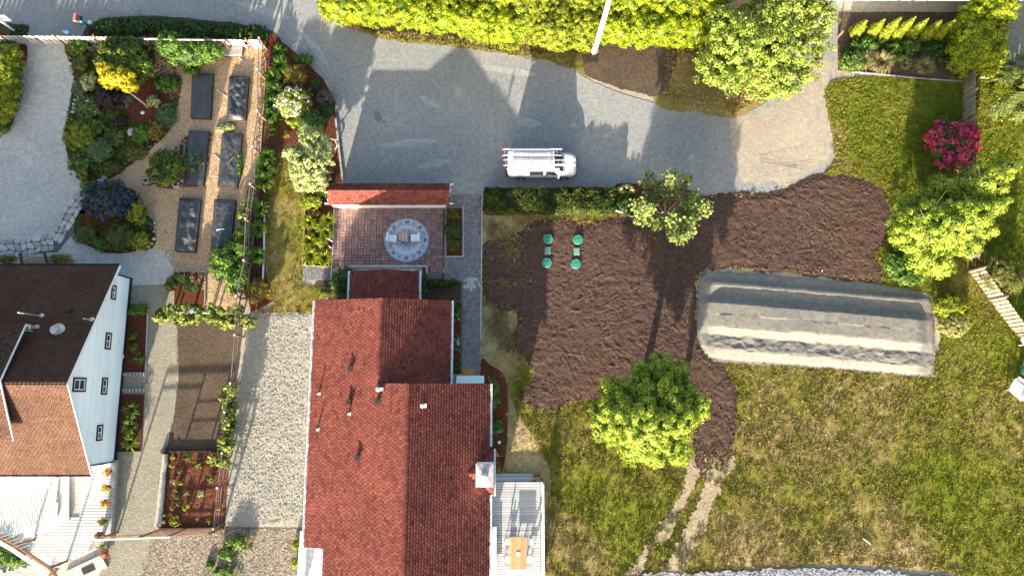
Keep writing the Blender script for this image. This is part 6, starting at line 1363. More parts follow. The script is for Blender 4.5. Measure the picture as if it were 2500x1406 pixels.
# ================================================================== HEDGES
def hedge(label, blobs, sty, cover=1.35, per=None, core=.8, low=-.5, lf=1.0, group=None, rough=.2, box=None, name='hedge'):
    bl = blobs_px(blobs); c = np.mean([x[0] for x in bl], 0); t = thing(name, label, 'hedge', (c[0], c[1], 0), group); m, leaf, cl, p, asp = STY[sty]
    foliage('foliage', bl, M[m], leaf * lf, cl * lf, per or p, t, cover, nseed(), core, asp, low, (.8, 1.02), rough); mb = MB()
    for (q, R) in bl[::2]: mb.tube([(q[0], q[1], 0), (q[0], q[1], q[2])], [.08, .04], 5)
    mb.build('stems', M['bark'], t); return t
def row(x0, y0, x1, y1, n, rx, ry, h, rz, jit=8, seed=1):
    r = random.Random(seed); return [(x0 + (x1 - x0) * i / max(1, n - 1) + r.uniform(-jit, jit), y0 + (y1 - y0) * i / max(1, n - 1) + r.uniform(-jit, jit), rx * r.uniform(.85, 1.15), ry * r.uniform(.85, 1.15), h * r.uniform(.9, 1.1), rz * r.uniform(.9, 1.1)) for i in range(n)]
hedge('glossy yellow green laurel hedge from the road to the pole', row(835, 12, 1240, 66, 9, 50, 40, 1.7, 1.75, 6, 1) + row(850, -45, 1250, -10, 8, 58, 52, 2.1, 1.9, 8, 2) + row(1000, -95, 1250, -75, 4, 70, 50, 2.3, 2.0, 8, 3), 'laurel')
hedge('paler fine leaved hedge block left of the utility pole', row(1290, 72, 1420, 82, 4, 45, 42, 1.7, 1.8, 6, 4) + row(1270, 5, 1430, 10, 4, 56, 52, 2.1, 1.9, 6, 5) + row(1270, -70, 1430, -70, 3, 62, 52, 2.2, 2.0, 6, 6), 'lime', lf=1.0)
hedge('glossy laurel hedge right of the utility pole', row(1475, 70, 1700, 78, 6, 42, 40, 1.6, 1.65, 6, 7) + row(1475, 8, 1720, 5, 6, 56, 50, 2.0, 1.85, 6, 8) + row(1475, -70, 1740, -70, 5, 62, 52, 2.2, 1.9, 6, 9), 'laurel')
# clipped box hedge between the walk and the open tree: boxy, leafy on every face
def box_hedge(label, x0, y0, x1, y1, h, sty, n_per=900, seed=1):
    a, b = G(x0, y1, h), G(x1, y0, h); c = (a + b) / 2; t = thing('hedge', label, 'hedge', (c[0], c[1], 0)); r = np.random.default_rng(seed); S = (b - a)[:2]; m, leaf, cl, p, asp = STY[sty]; PP, NN = [], []
    def face(n, f): u, v = r.random(n), r.random(n); q, nn = f(u, v); PP.append(q); NN.append(np.tile(nn, (n, 1)))
    face(int(S[0] * S[1] * n_per), lambda u, v: (np.column_stack([a[0] + u * S[0], a[1] + v * S[1], np.full_like(u, h) - .10 * np.abs(v * 2 - 1) ** 4]), [0, 0, 1.]))
    for yy, s in ((a[1], -1), (b[1], 1)): face(int(S[0] * h * n_per), lambda u, v: (np.column_stack([a[0] + u * S[0], np.full_like(u, yy) - s * .10 * v ** 4, .03 + v * (h - .03)]), [0, s, .3]))
    for xx, s in ((a[0], -1), (b[0], 1)): face(int(S[1] * h * n_per), lambda u, v: (np.column_stack([np.full_like(u, xx), a[1] + u * S[1], .03 + v * (h - .03)]), [s, 0, .3]))
    P = np.concatenate(PP); N = np.concatenate(NN); bump = (fbm(P[:, 0] * 1.0 + P[:, 2], P[:, 1] + P[:, 2], 1.8, 4, seed) - .5); P = P + N * (bump * .42)[:, None] + r.normal(size=P.shape) * .045
    T = np.clip(.5 + bump * 1.1 + r.normal(size=len(P)) * .17, 0, 1); V, F, T = leaf_geo(P, N + r.normal(size=P.shape) * .55, leaf * 1.15, T, asp, seed)
    tag(mesh_obj('foliage', V, F, M[m], t, tint=T), kind='stuff'); MB().box((c[0], c[1], h / 2 - .1), (S[0] - .3, S[1] - .3, h - .2)).build('inner_growth', M['bark'], t); return t
M['lf_box'] = leaf_mat('box_leaf', (.009, .018, .003), (.030, .050, .006), (.13, .15, .016)); STY['box'] = ('lf_box', .12, .2, 30, .6)
box_hedge('long clipped box hedge beside the parked van', 1183, 458, 1502, 512, 1.35, 'box', 620, 3)
# ================================================================== ARBORVITAE ROW
def cone_shrub(bx, by, h, R, lab, group):
    b = G(bx, by); t = thing('arborvitae', lab, 'shrub', b, group); r = np.random.default_rng(nseed()); n = 2600; f = 1 - np.sqrt(r.random(n)); a = r.random(n) * 2 * pi
    prof = np.minimum(1, (f + .10) * 5) * (1 - f) ** .75; lob = 1 + .16 * np.sin(a * 5 + f * 9); q = R * prof * lob * (.82 + .24 * r.random(n)); P = b + np.column_stack([np.cos(a) * q, np.sin(a) * q, .05 + f * h]); N = np.column_stack([np.cos(a), np.sin(a), np.full(n, .35)]) + r.normal(size=(n, 3)) * .4
    V, F, T = leaf_geo(P, N, .15, np.clip(.5 + r.normal(size=n) * .17 + .1 * np.sin(a * 5), 0, 1), .55, nseed()); mb = MB(); mb.lathe(b, [(R * .6, .05), (R * .72, h * .25), (R * .4, h * .6), (.03, h * .92)], 9)
    v2 = np.array(mb.v); o = mesh_obj('foliage', V, F, M['lf_lime'], t, tint=T); tag(o, kind='stuff'); mesh_obj('inner_growth', mb.v, mb.f, M['lf_dark'], t, tint=mb.t); MB().tube([b, b + [0, 0, h * .5]], [.05, .02], 5).build('stem', M['bark'], t)
words = ['first arborvitae of the row, nearest the red timber post', 'second arborvitae from the red timber post', 'third arborvitae from the red timber post', 'fourth arborvitae from the red timber post', 'fifth arborvitae of the row, above the bare soil strip', 'sixth arborvitae, third from the bright shrub', 'seventh arborvitae, next to last before the bright shrub', 'last arborvitae, half shaded beside the bright shrub']
for i, (x, y, h) in enumerate(((2084, 84, 1.9), (2122, 86, 2.1), (2150, 92, 2.7), (2182, 92, 2.7), (2216, 92, 2.5), (2252, 92, 2.3), (2282, 92, 2.3), (2318, 96, 1.7))): cone_shrub(x, y, h * 1.2, .60, words[i], 'arborvitae in a row above the grass clumps')
t = thing('timber_post', 'short red timber stake at the corner of the arborvitae bed', 'post', G(2046, 90)); MB().beam(G(2046, 90), G(2046, 90) + [0, 0, .95], .14).build('post', M['wood_red'], t)
# ================================================================== SHRUBS AND PLANTS, RIGHT SIDE
shrub(2390, 85, 68, 82, 3.0, 'laurel', 'large bright laurel bush beside the arborvitae row', extra=[(2350, 140, 42, 46, 1.2, 1.2), (2420, 20, 60, 55, 2.0, 1.9), (2410, 150, 42, 36, 1.2, 1.2)])
shrub(2325, 352, 60, 56, 1.9, 'green', 'magenta flowering rhododendron beside the shady fence', flower=(M['fl_pink'], 1.1, .17), extra=[(2352, 330, 30, 30, 1.2, .8)])
shrub(2440, 668, 42, 46, 2.4, 'olive', 'fine twiggy olive shrub behind the slanting fence', lf=.8, extra=[(2465, 690, 30, 30, 1.3, 1.1)])
shrub(2318, 745, 46, 28, 1.2, 'lime', 'yellow green mottled shrub below the light green tree'); shrub(2325, 795, 42, 30, 1.0, 'drygold', 'dry pale rounded shrub right of the sand mound', lf=.75)
shrub(2190, 640, 34, 36, .9, 'green', 'low green bush at the foot of the light green tree', extra=[(2220, 675, 40, 22, .4, .4)])
shrub(2085, 150, 34, 24, 1.0, 'green', 'dark leafy shrub at the driveway end of the arborvitae bed'); shrub(2115, 108, 38, 18, .9, 'green', 'leafy shrub under the first arborvitae')
shrub(2190, 128, 40, 26, .9, 'green', 'open green shrub in the middle of the arborvitae bed', core=.4); shrub(2222, 112, 26, 18, .9, 'green', 'leafy shrub under the fifth arborvitae'); shrub(2285, 130, 38, 34, .8, 'dark', 'dark low shrub at the shaded end of the bed', core=.5)
for x, y, q, h, n, lab in ((2100, 152, 22, .9, 130, 'straw coloured grass clump nearest the driveway'), (2146, 156, 28, 1.0, 190, 'largest straw coloured grass clump in the bed'), (2253, 165, 22, .8, 150, 'pale green spiky grass clump at the bed edge'), (2207, 160, 13, .5, 60, 'small orange brown grass tuft between larger clumps')):
    strap_plant(x, y, q * 1.25, h, lab, int(n * 1.5), 'lf_straw', .03, 'grass_clump', 'grass', 'ornamental grass clumps below the arborvitae')
# plants by the end of the low hedge
shrub(1530, 500, 30, 26, .9, 'dark', 'dark ferny shrub between low hedge and open tree', flower=None); shrub(1530, 462, 24, 10, .7, 'cream', 'white flowering sprig at the corner of low hedge', core=0)
patch('mulch_bed', [(1500, 455), (1560, 450), (1700, 470), (1690, 510), (1600, 560), (1560, 540), (1500, 518)], .05, M['mulch'], .05, seed=91)
for (p, q), lab in ((((1500, 512), (1545, 530)), 'pale driftwood log at the low hedge corner'), (((1568, 470), (1590, 480)), 'short grey driftwood piece under the open tree')):
    a_, b_ = G(*p, .12), G(*q, .12); t = thing('log', lab, 'log', a_); MB().tube([a_, (a_ + b_) / 2 + [0, .05, .03], b_], [.11, .13, .08], 7).build('log', M['wood_grey'], t)
# ================================================================== FRONT GARDEN, LEFT
shrub(22, 205, 34, 100, 1.9, 'lime', 'big lime green mounded shrub at the left frame edge', extra=[(10, 150, 30, 40, 1.3, 1.0), (-20, 220, 40, 80, 1.2, 1.0)])
shrub(8, 310, 18, 16, .6, 'green', 'small green plant below the lime mounded shrub'); small_plant(8, 278, 12, .4, 'bronze', 'orange tinged plant by the lime mounded shrub', flower=(M['fl_red'], .5, .09)); shrub(16, 112, 22, 14, .8, 'green', 'leafy green bush under the far left end of the fence')
shrub(302, 142, 66, 54, 2.5, 'mid', 'large dark green shrub below the picket fence', lf=1.2, extra=[(345, 165, 38, 36, 1.1, 1.0)])
M['lf_dark2'] = M['lf_dark']
shrub(288, 192, 46, 26, 1.9, 'yellow', 'golden yellow tree crown with bare leaning trunk', name='small_tree', cat='tree', base=1.0, stems=False, extra=[(262, 172, 22, 18, 2.1, .6), (318, 212, 20, 16, 1.9, .55)])
a_ = G(362, 262); t = thing('leaning_trunk', 'bare grey trunk leaning up from the mulch into yellow leaves', 'trunk', a_); MB().tube([a_, G(340, 244, .9), G(316, 226, 1.7)], [.10, .085, .07], 8).build('trunk', M['bark_pale'], t)
shrub(262, 240, 34, 31, 1.3, 'purple', 'dark purple mounded shrub beside the yellow tree'); shrub(243, 367, 35, 30, 1.2, 'grey', 'grey green clipped dome in the shrub bed', rough=.05, core=.85)
shrub(222, 200, 24, 22, 1.0, 'cream', 'pale orange and cream flowering shrub left of the purple mound', core=.4); shrub(195, 334, 38, 36, 1.1, 'lime', 'yellow green shrub at the drive edge beside the clipped dome', lf=.8)
shrub(190, 115, 28, 20, 1.0, 'green', 'green leafy perennial at the gravel drive gate end'); shrub(235, 118, 20, 14, .9, 'twig', 'bare grey twiggy bush against the picket fence', core=0)
shrub(200, 150, 22, 26, .8, 'olive', 'olive ground shrub at the top of the drive edge'); shrub(196, 215, 20, 22, .7, 'grey', 'grey leaved shrub at the middle of the drive edge'); shrub(215, 262, 34, 26, .7, 'green', 'soft green perennial below the purple mound', flower=(M['fl_white'], .08, .08))
shrub(206, 292, 26, 20, .6, 'olive', 'grassy olive clump at the bend of the drive'); shrub(293, 297, 20, 14, .5, 'purple', 'low reddish shrub beside the boulder'); shrub(345, 330, 26, 24, .6, 'green', 'low bright green mound behind the grey boulder', rough=.08)
shrub(376, 320, 24, 22, .7, 'bronze', 'yellow and orange leaved shrub next to the chip path'); shrub(376, 248, 17, 15, .5, 'cream', 'pale lemon flowering tuft on the red mulch', core=.5); shrub(405, 285, 28, 32, .6, 'grey', 'grey green feathery plant beside the chip path')
shrub(405, 205, 30, 22, .6, 'green', 'dark green leafy clump at the edge of the red mulch'); shrub(306, 245, 20, 20, .5, 'twig', 'silvery dry twig clump right of the purple mound', core=0); shrub(280, 335, 26, 24, .6, 'olive', 'olive low shrub above the clipped dome')
shrub(230, 312, 30, 22, .55, 'green', 'ragged green clump above the yellow green shrub'); shrub(330, 372, 30, 20, .5, 'olive', 'mixed low growth along the chip path edge'); shrub(200, 400, 32, 26, .8, 'green', 'green shrub at the lower drive edge'); shrub(204, 425, 18, 14, .7, 'bronze', 'golden brown small shrub at the tip of the bed')
shrub(265, 410, 34, 18, .5, 'olive', 'low tangled growth below the clipped dome'); shrub(430, 205, 12, 10, .4, 'green', 'small green sprig at the mulch corner')
shrub(405, 412, 47, 43, 1.7, 'mid', 'dark rounded shrub between the chip path and raised bed', lf=1.2, rough=.1)
shrub(268, 490, 58, 46, 1.8, 'dark', 'blue flowering ceanothus shrub beside the flagstone path', flower=(M['fl_blue'], .8, .10), lf=.9); shrub(218, 458, 24, 18, .8, 'green', 'green side growth left of the blue shrub')
shrub(336, 522, 22, 26, 1.4, 'lime', 'light green upright bush at the right of the blue shrub'); shrub(342, 588, 26, 24, .9, 'lime', 'yellow green ball shrub in the lower front bed', lf=.75, rough=.08)
shrub(210, 572, 32, 28, 1.1, 'olive', 'bronze olive spreading shrub at the left of the lower bed', lf=.8); shrub(290, 580, 44, 34, 1.0, 'olive', 'brown green spreading shrub in the middle of the lower bed', lf=.8); shrub(245, 598, 17, 17, .7, 'green', 'small bright green shrub at the bottom of the lower bed'); shrub(350, 548, 24, 22, .7, 'dark', 'dark low shrub by the edging stones', core=.6)
shrub(16, 634, 24, 13, .9, 'bronze', 'clipped golden shrub left of the front steps'); shrub(148, 632, 27, 15, .9, 'bronze', 'clipped golden shrub right of the front steps')
c = G(88, 634, .3); t = thing('entry_steps', 'brown plank front steps between two golden shrubs', 'steps', (c[0], c[1], 0))
for i in range(3): MB().box((c[0], c[1] + .15 - i * .30, .12 + i * .12), (1.9, .28, .06), 0, random.random()).build('tread', M['wood_fence'], t)
for s in (-1, 1): MB().beam((c[0] + s * 1.0 - .2, c[1] + .5, .55), (c[0] + s * 1.0 + .3, c[1] - .5, .8), .16, .16).build('handrail', M['wood_dark'], t)
shrub(465, 130, 62, 34, 2.0, 'green', 'leafy green climber mounded under the pale pole arbor', lf=1.2, extra=[(420, 115, 40, 28, 1.2, 1.0), (515, 125, 32, 26, 1.3, 1.0)]); shrub(468, 172, 18, 16, .8, 'green', 'trailing shoot hanging over the top left raised bed')
shrub(472, 398, 26, 28, .9, 'grey', 'grey wispy bush leaning over the middle raised bed', core=0, cover=.8)
a_ = G(424, 430); t = thing('dead_branch', 'bare forked branch beside the dark rounded shrub', 'branch', a_); MB().tube([G(450, 448, .1), G(430, 430, .6), G(420, 405, 1.2)], [.05, .04, .02], 6).tube([G(430, 430, .6), G(445, 425, 1.0)], [.03, .015], 5).build('branch', M['bark_pale'], t)
# fig like bush, vines and climbers along the trellis
shrub(550, 640, 42, 50, 1.9, 'green', 'tall broad leaved bush over the end of the lower bed', lf=1.6, extra=[(575, 680, 34, 34, 1.0, .9), (590, 600, 22, 34, .9, .8)]); shrub(628, 710, 40, 27, 1.2, 'bronze', 'rounded yellow green shrub at the end of the trellis bed', rough=.1, core=.85)
M['lf_vine'] = leaf_mat('grape_leaf', (.06, .09, .012), (.17, .21, .035), (.30, .33, .08)); STY['vine'] = ('lf_vine', .20, .26, 20, .85)
shrub(435, 688, 28, 16, .7, 'vine', 'leafy green shoot at the top of the small mulch bed', core=.3, extra=[(470, 700, 22, 10, .5, .3), (415, 700, 16, 10, .6, .3)])
hedge('grape vine spread along the pale horizontal pole', row(400, 770, 600, 782, 9, 22, 17, 1.3, .42, 5, 11) + row(420, 752, 580, 758, 6, 18, 12, 1.4, .35, 4, 12) , 'vine', .9, core=.45, low=-.8, rough=.5, name='grape_vine')
hedge('grape vine climbing the middle of the long trellis', row(562, 945, 548, 1120, 9, 15, 16, 1.5, .5, 5, 13) + row(572, 960, 556, 1090, 5, 10, 12, 1.0, .4, 4, 14), 'vine', .85, core=.3, low=-.8, rough=.5, name='grape_vine')
shrub(598, 520, 13, 30, 1.4, 'vine', 'pale climber on the trellis above the white kerb', core=.3, extra=[(585, 575, 12, 18, 1.0, .5)]); shrub(530, 1120, 20, 17, .9, 'vine', 'bright vine shoot at the top corner of lower mulch bed', core=.4, extra=[(547, 1132, 14, 10, .7, .3)])
shrub(552, 312, 24, 10, .25, 'cream', 'pale weeds between the upper and middle right beds', core=0, stems=False); shrub(585, 400, 5, 40, .35, 'green', 'strip of weeds along the right bed by the trellis', core=0, stems=False)
# straps and shrubs between the trellis and the driveway
for x, y, q, lab in ((680, 135, 20, 'first'), (684, 165, 22, 'second'), (668, 196, 20, 'third'), (676, 228, 22, 'fourth'), (664, 258, 19, 'fifth'), (664, 285, 15, 'sixth')): strap_plant(x, y, q * 1.35, .85, 'dark green strap leaf clump by the driveway bed, %s below the maroon gate' % lab, 150, 'lf_blade', .05, group='strap leaf clumps below the maroon gate')
for x, y, q, lab in ((655, 385, 19, 'topmost'), (650, 415, 21, 'second'), (648, 445, 21, 'third'), (640, 512, 18, 'fourth'), (634, 560, 18, 'fifth'), (630, 625, 19, 'lowest')): strap_plant(x, y, q * 1.3, .8, 'daylily clump along the outer side of the trellis, %s of the row' % lab, 150, 'lf_blade', .05, group='daylilies along the outer side of the trellis')
strap_plant(668, 325, 16, .5, 'sparse strap leaf clump on bare mulch', 26); shrub(740, 145, 22, 14, .6, 'green', 'low green shrub at the top of driveway bed'); 
shrub(722, 185, 32, 27, 1.3, 'bronze', 'golden bronze shrub nearest the driveway bend', lf=.9); shrub(718, 250, 42, 36, 1.7, 'lime', 'white flowering shrub in the driveway bed', flower=(M['fl_white'], .18, .11)); shrub(716, 298, 18, 16, .7, 'lime', 'small lime shrub under the white flowering shrub')
shrub(762, 298, 36, 30, 1.4, 'green', 'clipped mid green ball shrub in the driveway bed', rough=.06, core=.85, lf=.8); shrub(770, 210, 14, 13, .7, 'dark', 'small dark shrub right of the bronze shrub'); shrub(795, 240, 28, 20, .8, 'twig', 'dusky grey twiggy shrub at the bed edge', core=.3)
shrub(798, 274, 21, 20, 1.0, 'dark', 'dark bush with blue flowers at the bed edge', flower=(M['fl_blue'], .12, .09)); small_plant(700, 330, 10, .4, 'bronze', 'small yellow plant with red tips on the mulch')
tree('small_tree', 'cream variegated small tree by the patio screen', (765, 395), 4, .12, [(755, 400, 52, 48, 2.4, 1.2), (765, 350, 40, 40, 2.5, 1.0), (715, 375, 26, 18, 2.3, .6), (745, 435, 34, 28, 2.1, .8), (790, 375, 24, 34, 2.4, .8), (770, 440, 32, 26, 2.2, .8)], 'lf_cream', .17, .24, 30, 1.4, .55, rough=.4)
t = thing('driftwood', 'twisted grey driftwood on the timber kerb', 'driftwood', G(822, 350)); MB().tube([G(805, 338, .3), G(818, 342, .45), G(824, 355, .4), G(816, 370, .25)], [.03, .06, .07, .03], 7).tube([G(818, 342, .45), G(826, 340, .6)], [.04, .02], 6).build('driftwood', M['wood_grey'], t)
# patio planter
for x, y, q, lab in ((800, 465, 17, 'behind the screen'), (802, 540, 16, 'beside the patio top'), (757, 545, 16, 'at the planter timber, upper'), (800, 570, 16, 'beside the patio middle'), (757, 590, 17, 'at the planter timber, middle'), (760, 625, 21, 'in the planter bottom left corner'), (792, 630, 21, 'in the planter bottom right corner')): strap_plant(x, y, q * 1.25, .65, 'fresh green strap plant %s' % lab, 130, 'lf_lime', .045, group='strap plants in the patio planter')
shrub(760, 492, 30, 20, .9, 'lime', 'rounded lime shrub at the top of the patio planter'); shrub(780, 555, 14, 14, .6, 'lime', 'small lime shrub midway down the patio planter'); shrub(784, 592, 17, 15, .7, 'lime', 'lime green ball beside the white stand', rough=.08); shrub(770, 520, 12, 10, .4, 'bronze', 'small bronze plant among the strap plants')
# planter with three shrubs, porch shrubs
shrub(1104, 525, 17, 16, .7, 'olive', 'small olive shrub at the top of the walled planter'); shrub(1106, 562, 23, 22, 1.0, 'dark', 'dark clipped ball in the middle of walled planter', rough=.06, core=.85, lf=.8); shrub(1107, 597, 17, 15, .7, 'olive', 'small grey olive shrub at the bottom of walled planter')
shrub(832, 690, 26, 36, 1.5, 'dark', 'large dark shrub at the left of the porch', extra=[(845, 670, 18, 16, .9, .7)]); shrub(795, 715, 22, 14, .8, 'olive', 'olive bush beside the dark porch shrub'); shrub(1085, 694, 36, 12, .8, 'box', 'low clipped hedge right of the porch'); shrub(1036, 690, 12, 28, .8, 'dark', 'narrow dark bush hugging the porch wall')
shrub(1114, 760, 11, 26, .7, 'dark', 'dark leafy shrub by the house wall at the paved walk', flower=(M['fl_white'], .10, .08)); shrub(1114, 838, 10, 20, .5, 'dark', 'dark shrub with white flowers along the house wall', flower=(M['fl_white'], .12, .08)); shrub(1112, 895, 9, 14, .5, 'dark', 'small dark shrub near the entry steps')
shrub(1205, 962, 13, 36, 1.0, 'green', 'tall green shrub in the bed at the house corner', flower=(M['fl_red'], .03, .08)); shrub(1215, 1042, 17, 15, .7, 'green', 'round green shrub midway along the house side bed'); small_plant(1204, 1075, 8, .3, 'grey', 'grey leaved small plant at the gutter end'); small_plant(1213, 1140, 15, .8, 'bronze', 'thin reddish plant beside the chimney', flower=None)
t = thing('garden_rock', 'white triangular stone on the house side mulch', 'rock', G(1219, 1079)); c = G(1219, 1079); MB().lathe((c[0], c[1], 0), [(.15, 0), (.14, .08), (.05, .14)], 5).build('rock', M['white'], t)
# beds along the white gable
shrub(338, 758, 24, 14, .7, 'green', 'green plant at the top of the gable mulch bed'); small_plant(324, 820, 13, .5, 'green', 'small green plant in the gable mulch bed, upper'); small_plant(329, 849, 13, .5, 'green', 'small green plant in the gable mulch bed, middle'); small_plant(340, 876, 15, .5, 'green', 'light green plant low in the gable mulch bed')
for x, y, lab in ((325, 1000, 'upper'), (322, 1040, 'middle'), (322, 1078, 'lower')): strap_plant(x, y, 22, .75, 'arching green strap plant in the grassy gable bed, %s' % lab, 80, 'lf_blade', .035, group='strap plants below the gable windows')
# seedlings in the lower mulch bed
sp = [(422, 1117, 6, 'lime'), (418, 1138, 7, 'lime'), (456, 1116, 11, 'green'), (484, 1132, 10, 'green'), (438, 1150, 7, 'grey'), (440, 1177, 8, 'lime'), (422, 1176, 6, 'cream'), (514, 1170, 9, 'green'), (430, 1196, 6, 'grey'), (456, 1202, 7, 'grey'), (490, 1207, 9, 'cream'), (430, 1212, 7, 'grey'), (432, 1228, 7, 'grey'), (454, 1236, 10, 'lime'), (420, 1238, 8, 'bronze'), (400, 1256, 6, 'grey'), (396, 1274, 7, 'cream'), (427, 1271, 14, 'lime'), (484, 1264, 6, 'grey'), (512, 1270, 6, 'bronze'), (534, 1240, 7, 'bronze')]
wd = ['top left corner', 'left edge, upper', 'top middle', 'top right middle', 'upper left middle', 'left middle', 'left edge beside the log', 'right side by the trellis', 'left centre', 'very centre', 'right of centre', 'left of centre', 'lower left centre', 'lower centre', 'left edge, lower', 'log end, upper', 'log end corner', 'bottom middle', 'bottom right middle', 'bottom right by the rail', 'right edge, lower']
for (x, y, q, s), w in zip(sp, wd): small_plant(x, y, q, .35, s, 'young vegetable plant in the lower mulch bed, %s' % w, 'young plants in the lower mulch bed', .016)
# weeds in the dry yard, planting at the deck
shrub(575, 1322, 26, 20, .7, 'green', 'green weedy shrub below the gravel strip', core=.4); shrub(553, 1352, 22, 17, .6, 'green', 'bright weed clump in the dry yard', core=.4); shrub(600, 1325, 16, 20, .6, 'olive', 'olive weed beside the green weedy shrub', core=0); shrub(545, 1395, 26, 17, .5, 'green', 'low weeds at the bottom of the dry yard', core=0); shrub(512, 1378, 10, 10, .3, 'green', 'small weed left of the bright clump', core=0)
shrub(722, 1330, 8, 14, .5, 'lime', 'yellow green weed against the corner deck', core=0); shrub(720, 1372, 9, 12, .5, 'lime', 'second weed against the corner deck', core=0)
shrub(30, 1355, 44, 32, 1.1, 'green', 'leafy green bushes below the lower left deck', extra=[(5, 1335, 26, 22, .7, .6)]); strap_plant(250, 1334, 14, .5, 'spiky yellow plant at the deck corner below the beam', 40, 'lf_straw', .03, 'spiky_plant'); shrub(256, 1350, 9, 9, .4, 'bronze', 'pink flowered plant at the deck corner planter', flower=(M['fl_pink'], .5, .09)); strap_plant(135, 1392, 14, .6, 'spiky yellow plant under the orange arbor beam', 40, 'lf_straw', .03, 'spiky_plant')
edging('row of white stones along the bottom left corner', [(-10, 1392), (30, 1390), (60, 1384), (80, 1380)], .3, 9)
# verge growth below the road
for i, (x, y, rx, lab) in enumerate(((265, 64, 38, 'beside the white stone'), (335, 62, 40, 'at mid verge, left'), (405, 66, 40, 'at mid verge, right'), (475, 74, 40, 'before the fence end'), (560, 76, 42, 'next to the white fence panel'), (625, 80, 26, 'at the trellis corner'))): shrub(x, y, rx, 20, .55, 'dark', 'dark weedy growth on the road verge, %s' % lab, group='weedy growth along the road verge', core=.6, lf=1.1)
shrub(415, 92, 26, 12, 1.5, 'green', 'climber shoots above the fence top'); shrub(862, 62, 10, 5, .4, 'green', 'red flowers at the foot of the laurel hedge', flower=(M['fl_red'], 1.0, .12)); shrub(800, 25, 8, 16, .4, 'green', 'orange red flowers at the hedge end by the road', flower=(M['fl_red'], 1.0, .12))
shrub(45, 75, 20, 12, .3, 'dark', 'dark low weeds below the white post sign', core=0)
def cover(name, poly, dens, leaf, m, h, seed, excl=(), thr=.42):
    P = scatter(GP(poly), dens, [GP(e) for e in excl], seed); n_ = fbm(P[:, 0], P[:, 1], .9, 4, seed); k = n_ > thr; P = P[k]; n_ = n_[k]; r = np.random.default_rng(seed); z = .02 + h * np.clip((n_ - thr) * 6, .1, 1) * r.random(len(P))
    N = r.normal(size=(len(P), 3)) * .7 + [0, 0, 1]; V, F, T = leaf_geo(np.column_stack([P, z]), N, leaf, np.clip(fbm(P[:, 0], P[:, 1], 1.7, 3, seed + 4) + r.normal(size=len(P)) * .16, 0, 1), .5, seed); return tag(mesh_obj(name, V, F, m, tint=T), kind='stuff')
BED1 = [(166, 104), (365, 110), (376, 186), (440, 186), (436, 250), (412, 320), (340, 386), (262, 436), (205, 440), (166, 388), (156, 330), (172, 250), (182, 180)]
BARE = [(330, 192), (432, 190), (420, 240), (370, 300), (330, 300), (290, 270), (310, 215)]
cover('ground_cover', BED1, 330, .13, M['lf_green'], .22, 1, (BARE,), .40); cover('ground_cover', BED1, 200, .11, M['lf_olive'], .25, 2, (BARE,), .45)
cover('ground_cover', [(222, 456), (330, 470), (376, 560), (366, 602), (300, 614), (240, 608), (184, 572), (200, 500)], 380, .12, M['lf_olive'], .35, 3, (), .34)
cover('ground_cover', [(215, 68), (380, 44), (500, 54), (660, 84), (660, 108), (220, 106)], 330, .13, M['lf_dark'], .35, 4, (), .34)
cover('weeds', [(645, 100), (700, 114), (745, 152), (700, 300), (660, 320)], 160, .14, M['lf_green'], .3, 5, (), .48)
cover('weeds', [(600, 470), (650, 320), (660, 460), (640, 650), (610, 700)], 180, .13, M['lf_green'], .3, 6, (), .46)
cover('weeds', [(2050, 100), (2340, 110), (2340, 150), (2050, 165)], 140, .14, M['lf_green'], .3, 7, (), .50)
cover('weeds', [(520, 1300), (620, 1290), (610, 1406), (500, 1406)], 120, .12, M['lf_grey'], .2, 8, (), .52)
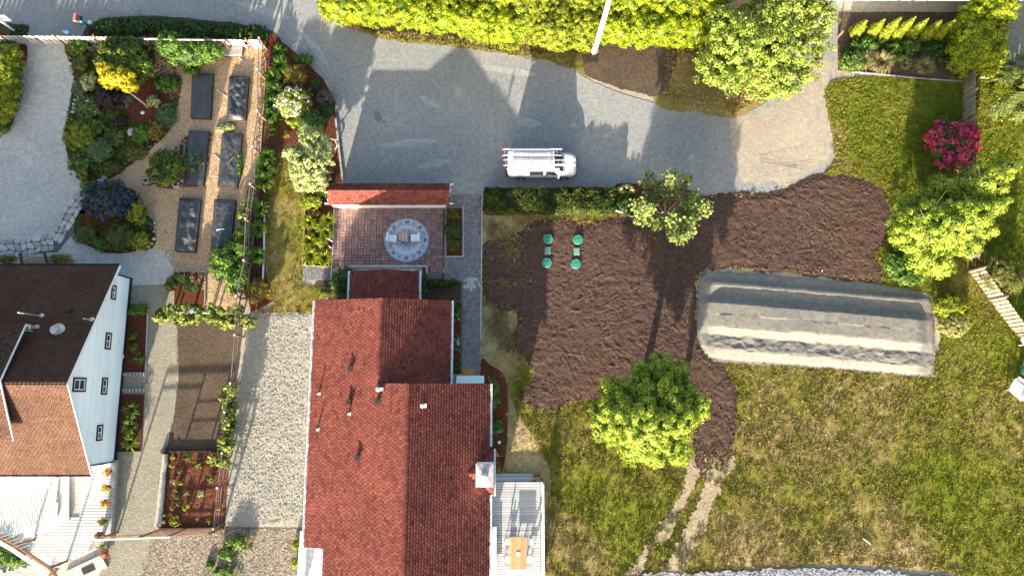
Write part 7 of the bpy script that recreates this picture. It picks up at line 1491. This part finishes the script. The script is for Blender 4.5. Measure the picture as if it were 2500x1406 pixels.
# loose chunks of debris, clods and stones that lie on the open surfaces
def litter(name, poly, n, s0, s1, m, z, seed, lab, flat=.5):
    P = scatter(GP(poly), 30, (), seed)[:n] if False else None; r = np.random.default_rng(seed); pg = np.array(GP(poly)); lo, hi = pg.min(0), pg.max(0); Q = r.random((n * 3, 2)) * (hi - lo) + lo; Q = Q[inside(Q, pg)][:n]; k = len(Q)
    base = np.array([[1, 0, 0], [0, 1, 0], [-1, 0, 0], [0, -1, 0], [0, 0, 1.], [0, 0, -.3]]); s = r.uniform(s0, s1, k); a = r.random(k) * 6.28; ca, sa_ = np.cos(a), np.sin(a); st = 1 + r.random(k) * 1.5
    V = np.repeat(base[None], k, 0) * (s[:, None, None] * np.array([1, 1, flat])) * (1 + .4 * (r.random((k, 6, 1)) - .5)); V[:, :, 0] *= st[:, None]; x = V[:, :, 0] * ca[:, None] - V[:, :, 1] * sa_[:, None]; y = V[:, :, 0] * sa_[:, None] + V[:, :, 1] * ca[:, None]
    V = np.stack([x + Q[:, :1], y + Q[:, 1:], V[:, :, 2] + z], 2).reshape(-1, 3); f = np.array([[0, 1, 4], [1, 2, 4], [2, 3, 4], [3, 0, 4]]); F = (np.arange(k)[:, None, None] * 6 + f[None]).reshape(-1, 3)
    o = mesh_obj(name, V, F, m, tint=np.repeat(r.random(k), 4)); return tag(o, kind='stuff')
litter('wood_chips', [(372, 128), (648, 118), (640, 300), (600, 600), (585, 765), (424, 660), (330, 470), (432, 280)], 9000, .03, .08, plain('chip', (.42, .29, .17), .9, .35, 9, tintvar=.45), .012, 1, '', .3)
litter('bark_chips', [(165, 105), (440, 110), (440, 250), (340, 390), (205, 440)], 3500, .03, .08, plain('bark_chip', (.115, .038, .018), .9, .4, 9, tintvar=.5), .016, 2, '', .35)
litter('bark_chips', [(398, 1104), (560, 1100), (548, 1290), (385, 1288)], 3000, .03, .08, plain('bark_chip', (.16, .05, .022), .9, .4, 9, tintvar=.5), .02, 3, '', .35)
litter('bark_chips', [(640, 112), (745, 150), (818, 245), (838, 445), (700, 385), (612, 760), (605, 640)], 4000, .03, .08, plain('bark_chip', (.12, .04, .018), .9, .4, 9, tintvar=.5), .018, 4, '', .35)
litter('debris', [(365, 1300), (545, 1292), (735, 1290), (735, 1420), (340, 1420)], 6000, .02, .09, plain('debris_bit', (.30, .25, .19), .9, .4, 9, tintvar=.6), .014, 5, '', .3)
litter('loose_stones', [(612, 764), (765, 762), (745, 1284), (555, 1284)], 4000, .02, .06, plain('stone_bit', (.38, .355, .30), .9, .2, 9, tintvar=.4), .075, 6, '', .5)
litter('crumbs', SOIL, 6000, .02, .06, plain('soil_crumb', (.13, .085, .062), .95, .3, 9, tintvar=.6), .10, 17, '', .6)
litter('clods', SOIL, 5000, .025, .07, M['soil'], .07, 7, '', .6)
litter('stone_chippings', [(1560, 1404), (1750, 1398), (1950, 1388), (2200, 1400), (2330, 1414), (2000, 1500), (1500, 1500)], 5000, .03, .08, plain('chipping', (.36, .36, .37), .9, .3, 9, tintvar=.7), .092, 8, '', .6)
